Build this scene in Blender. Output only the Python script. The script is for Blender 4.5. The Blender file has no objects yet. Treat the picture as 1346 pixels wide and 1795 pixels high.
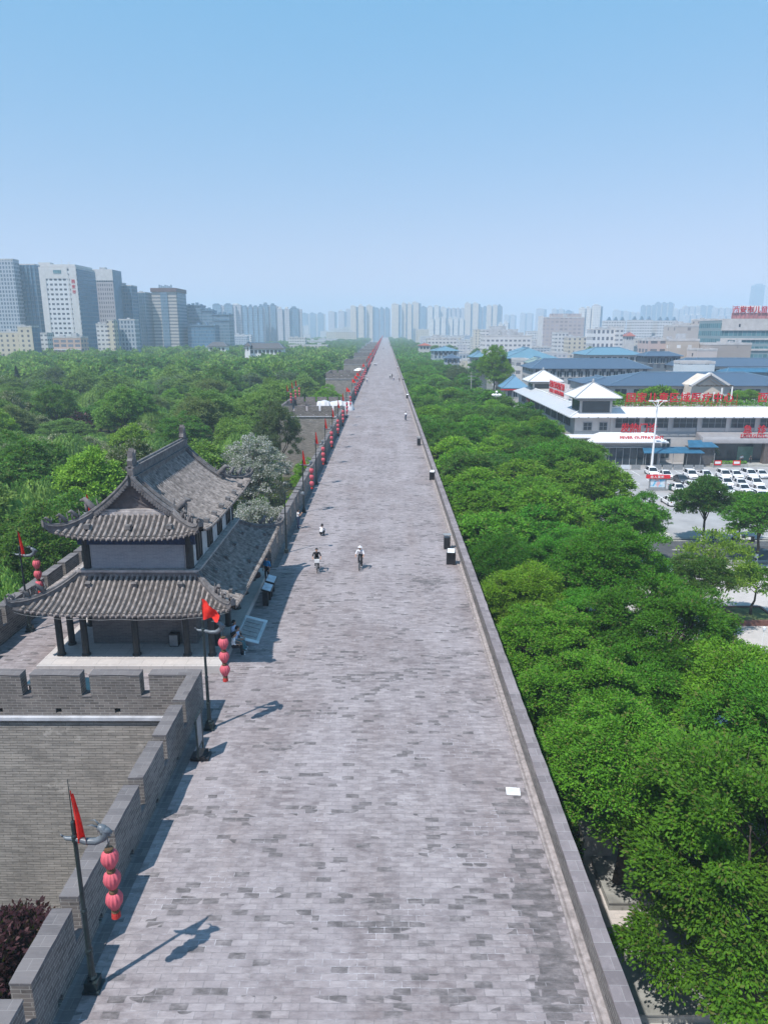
import bpy, bmesh, math, random
import numpy as np
from mathutils import Vector, Matrix
R = math.radians
SC = bpy.context.scene
# ------------------------------------------------------------------ camera, sky, sun, exposure
PITCH = R(14.32); FPX = 1244.0; CAMZ = 16.2
cam_d = bpy.data.cameras.new('camera'); cam = bpy.data.objects.new('camera', cam_d)
SC.collection.objects.link(cam); SC.camera = cam
cam_d.sensor_fit = 'VERTICAL'; cam_d.sensor_height = 36.0; cam_d.lens = FPX / 1795 * 36.0
cam_d.clip_start = 0.5; cam_d.clip_end = 20000
cam.location = (0, 0, CAMZ); cam.rotation_euler = (R(90) - PITCH, 0, R(0.138))
SUN_EL, SUN_AZ = R(60.5), R(226)          # azimuth clockwise from +Y: sun behind and to the left
W = bpy.data.worlds.new('World'); SC.world = W; W.use_nodes = True
wn = W.node_tree.nodes; wl = W.node_tree.links
bg = wn['Background']; sky = wn.new('ShaderNodeTexSky'); sky.sky_type = 'NISHITA'; sky.sun_disc = False
sky.sun_elevation = SUN_EL; sky.sun_rotation = SUN_AZ
sky.altitude = 0; sky.air_density = 1.0; sky.dust_density = 0.3; sky.ozone_density = 2.6
# city haze flattens the clear-sky gradient: less green and blue towards the horizon, paler above
vm = wn.new('ShaderNodeVectorMath'); vm.operation = 'MULTIPLY_ADD'; wl.new(sky.outputs[0], vm.inputs[0])
vm.inputs[1].default_value = (.86, .32, .18); vm.inputs[2].default_value = (-.04, 2.06, 3.95)
wl.new(vm.outputs[0], bg.inputs[0]); bg.inputs[1].default_value = 0.115
sun_d = bpy.data.lights.new('sun', 'SUN'); sun = bpy.data.objects.new('sun', sun_d); SC.collection.objects.link(sun)
sun_d.energy = 4.0; sun_d.angle = R(0.5); sun_d.color = (1.0, 0.955, 0.90)
sdir = Vector((math.sin(SUN_AZ) * math.cos(SUN_EL), math.cos(SUN_AZ) * math.cos(SUN_EL), math.sin(SUN_EL)))
sun.rotation_euler = sdir.to_track_quat('Z', 'Y').to_euler()
SC.view_settings.view_transform = 'Standard'; SC.view_settings.look = 'None'
SC.view_settings.exposure = 0.55; SC.view_settings.gamma = 1.0
SC.cycles.use_denoising = True
try: SC.cycles.denoiser = 'OPENIMAGEDENOISE'
except Exception: pass
SC.cycles.max_bounces = 6; SC.cycles.diffuse_bounces = 3; SC.cycles.glossy_bounces = 2
SC.cycles.transmission_bounces = 2; SC.cycles.volume_bounces = 1; SC.cycles.transparent_max_bounces = 4
SC.cycles.use_adaptive_sampling = True; SC.cycles.adaptive_threshold = 0.02
GZ = -12.0                                # city ground level; the wall top is z = 0

# ------------------------------------------------------------------ helpers
def ang(py): return PITCH + math.atan((py - 897.5) / FPX)
def at(px, py, Y):                        # world point at forward distance Y
    d = Y * math.tan(ang(py)); zc = Y * math.cos(PITCH) + d * math.sin(PITCH)
    return Vector(((px - 676) * zc / FPX, Y, CAMZ - d))
def onz(px, py, z):                       # world point on the level z
    return at(px, py, (CAMZ - z) / math.tan(ang(py)))
def inview(x, y, z, r):
    zc = y * math.cos(PITCH) + (CAMZ - z) * math.sin(PITCH)
    if zc < 3: return False
    u = x / zc * FPX; v = ((CAMZ - z) * math.cos(PITCH) - y * math.sin(PITCH)) / zc * FPX
    q = r / zc * FPX
    return abs(u) < 673 + q and -897 - q < v < 897 + q

def link(o): SC.collection.objects.link(o); return o
def tag(o, label=None, cat=None, group=None, kind=None):
    if label: o['label'] = label
    if cat: o['category'] = cat
    if group: o['group'] = group
    if kind: o['kind'] = kind
    return o
def thing(name, label, cat, loc=(0, 0, 0), rz=0, group=None):
    o = link(bpy.data.objects.new(name, None)); o.location = loc; o.rotation_euler = (0, 0, rz)
    return tag(o, label, cat, group)
def O(name, me, parent=None, loc=None, rz=None, sc=None):
    o = link(bpy.data.objects.new(name, me))
    if parent: o.parent = parent
    if loc is not None: o.location = loc
    if rz is not None: o.rotation_euler = (0, 0, rz)
    if sc is not None: o.scale = sc if hasattr(sc, '__len__') else (sc, sc, sc)
    return o
def copy_tree(o, parent=None):
    c = o.copy(); link(c)
    if parent: c.parent = parent
    for ch in list(o.children): copy_tree(ch, c)
    return c

class MB:
    def __init__(s): s.v = []; s.f = []; s.m = []
    def add(s, vs, fs, m=0):
        o = len(s.v); s.v += [tuple(v) for v in vs]
        for f in fs: s.f.append(tuple(i + o for i in f)); s.m.append(m)
        return s
    def box(s, x0, x1, y0, y1, z0, z1, m=0):
        return s.add([(x0,y0,z0),(x1,y0,z0),(x1,y1,z0),(x0,y1,z0),(x0,y0,z1),(x1,y0,z1),(x1,y1,z1),(x0,y1,z1)],
              [(0,3,2,1),(4,5,6,7),(0,1,5,4),(1,2,6,5),(2,3,7,6),(3,0,4,7)], m)
    def bar(s, p, q, w, h, m=0):          # rectangular bar from p to q
        p = Vector(p); q = Vector(q); d = (q - p).normalized()
        a = d.cross(Vector((0,0,1)))
        if a.length < 1e-4: a = Vector((1,0,0))
        a.normalize(); b = a.cross(d).normalized(); a *= w/2; b *= h/2
        vs = [p-a-b, p+a-b, p+a+b, p-a+b, q-a-b, q+a-b, q+a+b, q-a+b]
        return s.add(vs, [(0,1,2,3),(7,6,5,4),(0,4,5,1),(1,5,6,2),(2,6,7,3),(3,7,4,0)], m)
    def tube(s, pts, rad, n=8, m=0, cap=True):
        pts = [Vector(p) for p in pts]; k = len(pts)
        if not hasattr(rad, '__len__'): rad = [rad] * k
        vs = []; ref = None
        for i, p in enumerate(pts):
            d = (pts[min(i+1, k-1)] - pts[max(i-1, 0)])
            d = d.normalized() if d.length > 1e-9 else Vector((0,0,1))
            if ref is None:
                ref = Vector((1,0,0)) if abs(d.x) < .8 else Vector((0,1,0))
            a = (ref - d * ref.dot(d)).normalized(); ref = a; b = d.cross(a)
            for j in range(n):
                t = 2*math.pi*j/n; vs.append(p + (a*math.cos(t) + b*math.sin(t)) * rad[i])
        fs = [(i*n+j, i*n+(j+1)%n, (i+1)*n+(j+1)%n, (i+1)*n+j) for i in range(k-1) for j in range(n)]
        if cap: fs += [tuple(range(n))[::-1], tuple((k-1)*n + j for j in range(n))]
        return s.add(vs, fs, m)
    def lathe(s, prof, c=(0,0,0), n=12, m=0, ripple=0, nr=0):
        vs = []
        for r, z in prof:
            for j in range(n):
                t = 2*math.pi*j/n; rr = r * (1 + ripple*math.cos(nr*t)) if ripple else r
                vs.append((c[0]+rr*math.cos(t), c[1]+rr*math.sin(t), c[2]+z))
        k = len(prof)
        fs = [(i*n+j, i*n+(j+1)%n, (i+1)*n+(j+1)%n, (i+1)*n+j) for i in range(k-1) for j in range(n)]
        fs += [tuple(range(n))[::-1], tuple((k-1)*n + j for j in range(n))]
        return s.add(vs, fs, m)
    def prism(s, poly, axis, a0, a1, m=0):   # extrude a 2D outline; axis 'y': poly is (x,z); axis 'x': (y,z); axis 'z': (x,y)
        n = len(poly)
        f = {'y': lambda p, a: (p[0], a, p[1]), 'x': lambda p, a: (a, p[0], p[1]), 'z': lambda p, a: (p[0], p[1], a)}[axis]
        vs = [f(p, a0) for p in poly] + [f(p, a1) for p in poly]
        fs = [tuple(range(n)), tuple(range(2*n-1, n-1, -1))] + [(i, n+i, n+(i+1)%n, (i+1)%n) for i in range(n)]
        return s.add(vs, fs, m)
    def grid(s, rows, m=0, flip=False):
        n = len(rows[0]); vs = [p for r in rows for p in r]
        fs = [(i*n+j, i*n+j+1, (i+1)*n+j+1, (i+1)*n+j) for i in range(len(rows)-1) for j in range(n-1)]
        if flip: fs = [f[::-1] for f in fs]
        return s.add(vs, fs, m)
    def mesh(s, name, mats, smooth=False, fix=True):
        me = bpy.data.meshes.new(name); me.from_pydata(s.v, [], s.f)
        for m in (mats if isinstance(mats, (list, tuple)) else [mats]): me.materials.append(m)
        me.polygons.foreach_set('material_index', s.m)
        if fix:
            b = bmesh.new(); b.from_mesh(me); bmesh.ops.recalc_face_normals(b, faces=b.faces); b.to_mesh(me); b.free()
        if smooth: me.polygons.foreach_set('use_smooth', [True]*len(me.polygons))
        uv_box(me); return me
    def build(s, name, mats, parent=None, smooth=False, loc=None, rz=None, fix=True):
        return O(name, s.mesh(name, mats, smooth, fix), parent, loc, rz)
def uv_box(me):                            # metre-scaled box UVs
    uv = me.uv_layers.new(name='UVMap')
    nl = len(me.loops); vi = np.empty(nl, int); me.loops.foreach_get('vertex_index', vi)
    co = np.empty(len(me.vertices)*3); me.vertices.foreach_get('co', co); co = co.reshape(-1, 3)
    nf = len(me.polygons); no = np.empty(nf*3); me.polygons.foreach_get('normal', no); no = no.reshape(-1, 3)
    tot = np.empty(nf, int); me.polygons.foreach_get('loop_total', tot)
    N = np.repeat(no, tot, axis=0); P = co[vi]
    h = np.hypot(N[:, 0], N[:, 1]); flat = np.abs(N[:, 2]) > .75; hh = np.where(h < 1e-6, 1, h)
    u = np.where(flat, P[:, 0], (-N[:, 1]*P[:, 0] + N[:, 0]*P[:, 1]) / hh)
    v = np.where(flat, P[:, 1], P[:, 2])
    uv.data.foreach_set('uv', np.stack([u, v], 1).ravel())

# ------------------------------------------------------------------ materials
MATS = {}
class NT:
    def __init__(s, name):
        s.mat = bpy.data.materials.new(name); s.mat.use_nodes = True; s.t = s.mat.node_tree
        s.b = s.t.nodes['Principled BSDF']; s.out = s.t.nodes['Material Output']; MATS[name] = s.mat
    def n(s, typ, **kw):
        nd = s.t.nodes.new('ShaderNode' + typ)
        for k, v in kw.items():
            if k.startswith('i_'):
                key = k[2:]; key = int(key) if key.isdigit() else key
                if hasattr(v, 'is_output'): s.t.links.new(v, nd.inputs[key])
                else: nd.inputs[key].default_value = v
            else: setattr(nd, k, v)
        return nd
    def l(s, a, b): s.t.links.new(a, b)
    def math(s, op, a, b=None, c=None):
        nd = s.t.nodes.new('ShaderNodeMath'); nd.operation = op
        for i, x in enumerate((a, b, c)):
            if x is None: continue
            if hasattr(x, 'is_output'): s.l(x, nd.inputs[i])
            else: nd.inputs[i].default_value = x
        return nd.outputs[0]
    def mix(s, f, a, b, typ='MIX'):
        nd = s.t.nodes.new('ShaderNodeMix'); nd.data_type = 'RGBA'; nd.blend_type = typ
        for sock, x in ((nd.inputs[0], f), (nd.inputs[6], a), (nd.inputs[7], b)):
            if hasattr(x, 'is_output'): s.l(x, sock)
            elif sock.type == 'RGBA': sock.default_value = tuple(x)[:3] + (1,)
            else: sock.default_value = x
        return nd.outputs[2]
    def ramp(s, f, a, b, lo=0., hi=1.):
        nd = s.t.nodes.new('ShaderNodeMapRange'); nd.inputs[1].default_value = a; nd.inputs[2].default_value = b
        nd.inputs[3].default_value = lo; nd.inputs[4].default_value = hi; s.l(f, nd.inputs[0]); return nd.outputs[0]
    def coord(s, kind, scale=(1, 1, 1), loc=(0, 0, 0)):
        tc = s.t.nodes.new('ShaderNodeTexCoord'); mp = s.t.nodes.new('ShaderNodeMapping')
        mp.inputs['Scale'].default_value = scale; mp.inputs['Location'].default_value = loc
        s.l(tc.outputs[kind], mp.inputs[0]); return mp.outputs[0]
    def noise(s, vec, scale, det=3, rough=.55):
        nd = s.n('TexNoise', i_Scale=scale, i_Detail=det, i_Roughness=rough); s.l(vec, nd.inputs['Vector']); return nd.outputs['Fac']
    def bump(s, h, st=.3, dist=.02):
        nd = s.n('Bump', i_Strength=st, i_Distance=dist); s.l(h, nd.inputs['Height']); s.l(nd.outputs[0], s.b.inputs['Normal'])
    def col(s, c, rough=.8, spec=.3):
        if hasattr(c, 'is_output'): s.l(c, s.b.inputs['Base Color'])
        else: s.b.inputs['Base Color'].default_value = tuple(c)[:3] + (1,)
        s.b.inputs['Roughness'].default_value = rough; s.b.inputs['Specular IOR Level'].default_value = spec
        return s.mat
def plain(name, c, rough=.6, var=.15, sc=3., metal=0., spec=.4):
    t = NT(name); v = t.coord('Object'); f = t.noise(v, sc, 4)
    f2 = t.ramp(f, .3, .7); d = tuple(x*(1-var) for x in c); e = tuple(min(1, x*(1+var)) for x in c)
    t.col(t.mix(f2, d, e), rough, spec); t.b.inputs['Metallic'].default_value = metal
    return t.mat
def brickmat(name, c1, c2, mortar, bw, bh, ms=.012, stain=(.1,.1,.1), stain_amt=.35, patch=None, bump=.4, course=0.):
    t = NT(name); uv = t.coord('UV')
    wob = t.n('TexNoise', i_Scale=1.3, i_Detail=2.); t.l(uv, wob.inputs['Vector'])
    uvw = t.n('VectorMath', operation='MULTIPLY_ADD'); t.l(wob.outputs['Color'], uvw.inputs[0]); uvw.inputs[1].default_value = (.03, .03, 0); t.l(uv, uvw.inputs[2])
    br = t.n('TexBrick', i_Scale=1.0); t.l(uvw.outputs[0], br.inputs['Vector'])
    for k, x in (('Color1', c1), ('Color2', c2), ('Mortar', mortar)): br.inputs[k].default_value = tuple(x) + (1,)
    br.inputs['Mortar Size'].default_value = ms; br.inputs['Mortar Smooth'].default_value = .3
    br.inputs['Brick Width'].default_value = bw; br.inputs['Row Height'].default_value = bh; br.inputs['Bias'].default_value = 0.
    n1 = t.noise(uv, .45, 5, .6); n2 = t.noise(uv, 3.5, 4, .65)
    c = t.mix(t.ramp(n1, .42, .7, 0, stain_amt), br.outputs['Color'], stain)
    c = t.mix(t.ramp(n2, .5, .8, 0, .35), c, tuple(min(1, x*1.45) for x in c1))
    if course:
        n4 = t.noise(t.coord('UV', (.7, 9., 1)), 1., 4, .7); c = t.mix(t.ramp(n4, .48, .64, 0, course), c, tuple(x*1.35 for x in c1)); c = t.mix(t.ramp(n4, .46, .32, 0, course), c, mortar)
    if patch:
        n3 = t.noise(uv, .8, 4, .7); c = t.mix(t.ramp(n3, .62, .7, 0, .6), c, patch)
    t.col(c, .92, .15)
    h = t.math('ADD', t.math('MULTIPLY', br.outputs['Fac'], -1.), t.math('MULTIPLY', n2, .6)); t.bump(h, bump, .015)
    return t.mat
def facade(name, wall, glass, pw, ph, fw, fh, band=None, u0=0., v0=0., lum=.5, rough=.25):
    t = NT(name); uv = t.coord('UV'); sp = t.n('SeparateXYZ'); t.l(uv, sp.inputs[0])
    u = t.math('DIVIDE', t.math('ADD', sp.outputs[0], u0 + 1000*pw), pw); v = t.math('DIVIDE', t.math('ADD', sp.outputs[1], v0 + 100*ph), ph)
    fu = t.math('FRACT', u); fv = t.math('FRACT', v)
    m = t.math('MULTIPLY', t.math('LESS_THAN', t.math('ABSOLUTE', t.math('SUBTRACT', fu, .5)), fw/2), t.math('LESS_THAN', t.math('ABSOLUTE', t.math('SUBTRACT', fv, .5)), fh/2))
    cb = t.n('CombineXYZ'); t.l(t.math('FLOOR', u), cb.inputs[0]); t.l(t.math('FLOOR', v), cb.inputs[1])
    wn_ = t.n('TexWhiteNoise', noise_dimensions='2D'); t.l(cb.outputs[0], wn_.inputs['Vector'])
    g = t.mix(t.math('MULTIPLY', wn_.outputs['Value'], lum), glass, tuple(min(1, x*2.2+.05) for x in glass))
    ob = t.coord('Object'); n1 = t.noise(ob, .12, 4); wv = t.mix(t.ramp(n1, .3, .7, 0, .35), wall, tuple(x*.72 for x in wall))
    if band: 
        bm_ = t.math('GREATER_THAN', fv, 1 - band[1]); wv = t.mix(bm_, wv, band[0])
    ge = t.n('NewGeometry'); sn = t.n('SeparateXYZ'); t.l(ge.outputs['Normal'], sn.inputs[0])
    m = t.math('MULTIPLY', m, t.math('LESS_THAN', t.math('ABSOLUTE', sn.outputs[2]), .6))
    t.col(t.mix(m, wv, g), .8, .3)
    t.l(t.ramp(m, 0, 1, .8, rough), t.b.inputs['Roughness'])
    return t.mat
def leafmat(name, dark, light, tip=None, tipamt=0., trans=.34):
    t = NT(name); ge = t.n('NewGeometry'); oi = t.n('ObjectInfo')
    r = ge.outputs['Random Per Island']
    c = t.mix(r, dark, light)
    if tip:
        c = t.mix(t.math('GREATER_THAN', t.math('FRACT', t.math('MULTIPLY', r, 7.31)), 1 - tipamt), c, tip)
    ob = t.coord('Object'); n = t.noise(ob, .35, 2)
    hs = t.n('HueSaturation'); t.l(c, hs.inputs['Color'])
    t.l(t.math('ADD', t.math('MULTIPLY', oi.outputs['Random'], .03), .487), hs.inputs['Hue'])
    t.l(t.math('ADD', t.math('MULTIPLY', t.math('FRACT', t.math('MULTIPLY', oi.outputs['Random'], 13.7)), .62), .66), hs.inputs['Value'])
    v2 = t.mix(t.ramp(n, .45, .75, 0, .3), hs.outputs[0], tuple(x*1.2 for x in light))
    t.col(v2, .6, .12)
    tr = t.n('BsdfTranslucent'); t.l(t.mix(.45, v2, (.26, .46, .03)), tr.inputs[0])
    mx = t.n('MixShader'); mx.inputs[0].default_value = trans
    t.l(t.b.outputs[0], mx.inputs[1]); t.l(tr.outputs[0], mx.inputs[2]); t.l(mx.outputs[0], t.out.inputs['Surface'])
    return t.mat
def stripes(name, a, b, per, frac, axis=0, rough=.45, metal=0., kind='UV'):
    t = NT(name); uv = t.coord(kind); sp = t.n('SeparateXYZ'); t.l(uv, sp.inputs[0])
    f = t.math('FRACT', t.math('DIVIDE', t.math('ADD', sp.outputs[axis], 1000.), per)); m = t.math('LESS_THAN', f, frac)
    n = t.noise(t.coord('Object'), .6, 4); a2 = t.mix(t.ramp(n, .35, .7, 0, .3), a, tuple(x*.75 for x in a))
    t.col(t.mix(m, a2, b), rough, .4); t.bump(m, .3, .03); t.b.inputs['Metallic'].default_value = metal
    return t.mat

# paving of the wall top: worn grey bricks laid across, darker repair bricks in patches
def paving_mat():
    t = NT('worn_grey_paving'); uv = t.coord('UV')
    wob = t.n('TexNoise', i_Scale=.9, i_Detail=3.); t.l(uv, wob.inputs['Vector'])
    uvw = t.n('VectorMath', operation='MULTIPLY_ADD'); t.l(wob.outputs['Color'], uvw.inputs[0]); uvw.inputs[1].default_value = (.07, .07, 0); t.l(uv, uvw.inputs[2])
    br = t.n('TexBrick', i_Scale=1.0, offset_frequency=2); t.l(uvw.outputs[0], br.inputs['Vector'])
    br.inputs['Color1'].default_value = (0, 0, 0, 1); br.inputs['Color2'].default_value = (1, 1, 1, 1); br.inputs['Mortar'].default_value = (.5, .5, .5, 1)
    br.inputs['Mortar Size'].default_value = .012; br.inputs['Mortar Smooth'].default_value = .4
    br.inputs['Brick Width'].default_value = .46; br.inputs['Row Height'].default_value = .21
    r = br.outputs['Color']
    sp = t.n('SeparateXYZ'); t.l(uv, sp.inputs[0])
    big = t.noise(t.coord('UV', (.22, .16, 1)), 1., 4, .6)
    patch = t.noise(t.coord('UV', (.3, .55, 1), (7, 3, 0)), 1., 3, .6)
    grain = t.noise(uv, 7., 5, .7); fine = t.noise(uv, 34., 3, .7)
    lane = t.noise(t.coord('UV', (.55, .03, 1)), 1., 3, .6)
    mott = t.noise(t.coord('UV', (1.1, 2.6, 1)), 1.9, 6, .68); mott2 = t.noise(t.coord('UV', (.35, 1.6, 1), (5, 1, 0)), 1.6, 5, .7)
    c = t.mix(t.ramp(mott, .36, .62), (0.135, 0.114, 0.118), (0.385, 0.343, 0.346))
    c = t.mix(t.ramp(mott2, .48, .66, 0, .6), c, (0.155, 0.132, 0.138))
    c = t.mix(.40, c, t.mix(r, (0.130, 0.109, 0.115), (0.400, 0.357, 0.361)))
    c = t.mix(t.ramp(big, .45, .7, 0, .5), c, (0.365, 0.326, 0.336))
    c = t.mix(t.ramp(big, .52, .3, 0, .45), c, (0.200, 0.160, 0.159))
    c = t.mix(t.ramp(lane, .5, .68, 0, .4), c, (0.370, 0.333, 0.349))
    c = t.mix(t.ramp(lane, .46, .3, 0, .35), c, (0.250, 0.198, 0.186))
    # repair bricks: whole bricks much darker where a patch falls, and along the strip beside the right gutter
    edge = t.math('MULTIPLY', t.ramp(t.math('ABSOLUTE', t.math('SUBTRACT', sp.outputs[0], 4.45)), .75, .35), t.math('MAXIMUM', t.ramp(sp.outputs[1], 23., 18.), t.ramp(patch, .55, .66, 0, .5)))
    thr = t.math('SUBTRACT', t.ramp(patch, .49, .71, .966, .58), t.math('MULTIPLY', edge, .75))
    for x0, y0, rx, ry in ((-.6, 31., 3.0, 1.3), (-.5, 16.3, 1.9, .6), (-4.2, 17.6, 1.0, .5), (.8, 14.2, 2.2, .5), (3.0, 45, 2.5, 2.0)):
        dd = t.math('ADD', t.math('ABSOLUTE', t.math('DIVIDE', t.math('SUBTRACT', sp.outputs[0], x0), rx)), t.math('ABSOLUTE', t.math('DIVIDE', t.math('SUBTRACT', sp.outputs[1], y0), ry)))
        thr = t.math('SUBTRACT', thr, t.ramp(dd, 1.25, .4, 0, .30))
    dk = t.math('GREATER_THAN', r, thr)
    c = t.mix(t.math('MULTIPLY', dk, t.ramp(mott, .34, .68, 1., .35)), c, (.098, .089, .09))
    # joints: mostly worn away, whitish bloom in places
    bloom = t.noise(t.coord('UV', (.5, .7, 1), (3, 9, 0)), 1., 4, .75)
    jc = t.mix(t.ramp(bloom, .52, .62), (.16, .15, .155), (.56, .54, .57))
    c = t.mix(t.math('MULTIPLY', br.outputs['Fac'], t.ramp(grain, .40, .66, .7, .0)), c, jc)
    t.col(c, .9, .2)
    h = t.math('ADD', t.math('MULTIPLY', br.outputs['Fac'], -.8), t.math('MULTIPLY', grain, .8)); t.bump(h, .5, .02)
    return t.mat
M_pave = paving_mat()
M_brick = brickmat('grey_wall_brick', (.215, .193, .18), (.105, .096, .092), (.36, .34, .32), .42, .125, .011, (.09, .084, .083), .55, course=.25)
M_brickf = brickmat('bastion_face_brick', (.31, .285, .26), (.215, .20, .185), (.12, .115, .105), .62, .12, .010, (.145, .135, .125), .75, patch=(.42, .39, .36), bump=1., course=.42)
M_cope = brickmat('coping_stone', (.19, .175, .176), (.13, .12, .124), (.24, .225, .225), .62, .33, .010, (.085, .08, .082), .55, course=.2)
M_copeR = brickmat('parapet_coping', (.275, .24, .245), (.185, .162, .168), (.33, .31, .31), .60, .42, .010, (.13, .112, .115), .6)
M_ledge = plain('pale_ledge_stone', (.45, .46, .50), .7, .2, 1.5)
M_gutter = plain('gutter_stone', (.285, .25, .243), .9, .3, 5.)
M_plat = brickmat('platform_stone', (.52, .48, .46), (.47, .44, .43), (.32, .30, .29), 1.1, .6, .012, (.40, .37, .36), .4)
M_tile = plain('grey_roof_tile', (.235, .208, .196), .85, .55, 4., spec=.25)
M_tileb = plain('grey_pan_tile', (.06, .055, .055), .9, .4, 3., spec=.2)
M_ridge = plain('ridge_tile', (.135, .128, .13), .85, .4, 4.)
M_ridgel = plain('pale_ridge_moulding', (.36, .33, .32), .85, .3, 4.)
M_timber = plain('dark_timber', (.028, .032, .034), .55, .3, 6.)
M_frieze = plain('blue_painted_frieze', (.012, .03, .075), .6, .5, 8.)
M_panel = brickmat('pale_grey_brick_panel', (.26, .28, .31), (.21, .23, .26), (.32, .34, .37), .3, .075, .008, (.33, .34, .36), .4, bump=.15)
M_shut = plain('dark_shutter', (.03, .03, .033), .5, .3, 5.)
M_pier = plain('grey_plaster_pier', (.46, .455, .46), .8, .2, 3.)
M_iron = plain('dark_green_iron', (.028, .042, .045), .4, .25, 6., metal=.3)
M_silver = plain('silver_grey_metal', (.13, .15, .17), .42, .2, 6., metal=.15)
M_flag = plain('red_flag_cloth', (.68, .028, .018), .8, .2, 6.)
M_lant = plain('faded_red_lantern_cloth', (.56, .105, .135), .75, .15, 5.)
M_lantd = plain('deep_red_tassel', (.42, .03, .025), .8, .2, 5.)
M_gold = plain('dull_gold_band', (.12, .07, .035), .55, .3, 8., metal=.3)
M_black = plain('black_plastic', (.022, .023, .026), .45, .3, 6.)
M_white = plain('white_paint', (.78, .78, .78), .5, .05, 3.)
M_wpanel = plain('pale_board', (.62, .66, .70), .35, .1, 3.)
M_bark = plain('bark', (.07, .055, .042), .95, .4, 6.)
M_barkp = plain('pale_bark', (.22, .20, .17), .95, .3, 6.)
M_red = plain('red_sign_enamel', (.66, .012, .022), .45, .08, 3.)
M_tarp = plain('white_tarpaulin', (.52, .53, .56), .55, .08, 2.)
M_grey = plain('grey_steel', (.25, .26, .27), .5, .2, 4.)
M_conc = plain('concrete_slab', (.34, .34, .32), .9, .2, 1.2)
# ------------------------------------------------------------------ ground, city wall, walkway
rnd = random.Random(7)
LX, RX = -8.0, 5.42                      # inner faces of the two parapets
YN, YF = -12.0, 1850.0
def sheet(name, x0, x1, y0, y1, z, mat, nx=1, ny=1, kind='structure'):
    mb = MB(); rows = [[(x0+(x1-x0)*i/nx, y0+(y1-y0)*j/ny, z) for i in range(nx+1)] for j in range(ny+1)]
    mb.grid(rows); o = mb.build(name, mat, fix=False); tag(o, kind=kind); return o
t = NT('city_ground'); v = t.coord('Object'); n1 = t.noise(v, .01, 5); n2 = t.noise(v, .15, 4)
t.col(t.mix(t.ramp(n2, .35, .7), t.mix(t.ramp(n1, .4, .6), (.16, .155, .15), (.26, .25, .24)), (.11, .12, .10)), .95, .1); M_ground = t.mat
t = NT('park_turf'); v = t.coord('Object'); n1 = t.noise(v, .05, 5); n2 = t.noise(v, 1.2, 4)
t.col(t.mix(t.ramp(n2, .35, .7), t.mix(t.ramp(n1, .4, .6), (.03, .055, .015), (.055, .07, .025)), (.06, .055, .03)), .95, .1); M_turf = t.mat
M_plaza = brickmat('pale_plaza_paving', (.50, .46, .44), (.45, .42, .405), (.38, .36, .34), .6, .3, .012, (.36, .34, .33), .45, bump=.15)
M_asph = plain('asphalt', (.075, .078, .085), .9, .25, .8)
M_lot = plain('worn_car_park_asphalt', (.33, .325, .33), .95, .18, .25)
M_water = NT('pond_water'); M_water.col((.012, .03, .028), .12, .5); M_water = M_water.mat
sheet('ground', -5500, 5500, -60, 6200, GZ, M_ground, 4, 4)
sheet('park_ground', -420, -9.5, -20, 700, GZ+.004, M_turf)
sheet('verge_ground', 7.4, 33, 12, 640, GZ+.004, M_turf)
sheet('plaza', 9.4, 120, -10, 84, GZ+.008, M_plaza)
sheet('car_park', 25, 140, 96, 155.7, GZ+.012, M_lot)
sheet('road', 24, 140, 85.5, 95, GZ+.016, M_asph)
mb = MB(); mb.box(24, 140, 84.9, 85.5, GZ, GZ+.14); mb.box(24, 140, 95, 95.5, GZ, GZ+.14); tag(mb.build('road_kerb', M_conc), kind='structure')
mb = MB()
mb.grid([[(24, 94.3, 0), (140, 94.3, 0)], [(24, 94.5, 0), (140, 94.5, 0)]]); 
for k in range(30): x = 26+k*4; mb.grid([[(x, 90.1, 0), (x+2, 90.1, 0)], [(x, 90.3, 0), (x+2, 90.3, 0)]])
for k in range(9): x = 32.2+k*1.0; mb.grid([[(x, 97.5, 0), (x+.45, 97.5, 0)], [(x-1.2, 101.5, 0), (x-.75, 101.5, 0)]])
M_ypaint = plain('faded_road_paint', (.62, .60, .50), .8, .2, 4.)
o = mb.build('road_marking', M_ypaint, loc=(0, 0, GZ+.021), fix=False); tag(o, kind='structure')
mb = MB()
for k in range(14):
    for yy in (134, 142.6, 121): 
        x = 48+k*3.0; mb.grid([[(x, yy-2.3, 0), (x+.12, yy-2.3, 0)], [(x, yy+2.7, 0), (x+.12, yy+2.7, 0)]])
o = mb.build('bay_marking', M_white, loc=(0, 0, GZ+.017), fix=False); tag(o, kind='structure')
# canal and its embankment path in the park
def strip(name, pts, w, z, mat):
    mb = MB(); rows = [[], []]
    for i, p in enumerate(pts):
        q = pts[min(i+1, len(pts)-1)]; r0 = pts[max(i-1, 0)]; d = Vector((q[0]-r0[0], q[1]-r0[1], 0)).normalized(); n = Vector((d.y, -d.x, 0))*w/2
        rows[0].append((p[0]-n.x, p[1]-n.y, z)); rows[1].append((p[0]+n.x, p[1]+n.y, z))
    mb.grid(rows); return tag(mb.build(name, mat, fix=False), kind='structure')
PATH = [(-92, 425), (-76, 490), (-66, 600), (-58, 760)]
strip('canal_path', PATH, 7, GZ+.012, M_lot)
strip('canal', [(-106, 425), (-90, 490), (-80, 600), (-72, 760)], 13, GZ+.010, M_water)
POND = (-42.5, 116)
mb = MB(); mb.add([(POND[0]+17*math.cos(a)*(1+.18*math.sin(3*a)), POND[1]+15*math.sin(a)*(1+.15*math.cos(2*a)), GZ+.01) for a in [i*2*math.pi/40 for i in range(40)]], [tuple(range(40))])
tag(mb.build('pond', M_water, fix=False), kind='structure')

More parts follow.
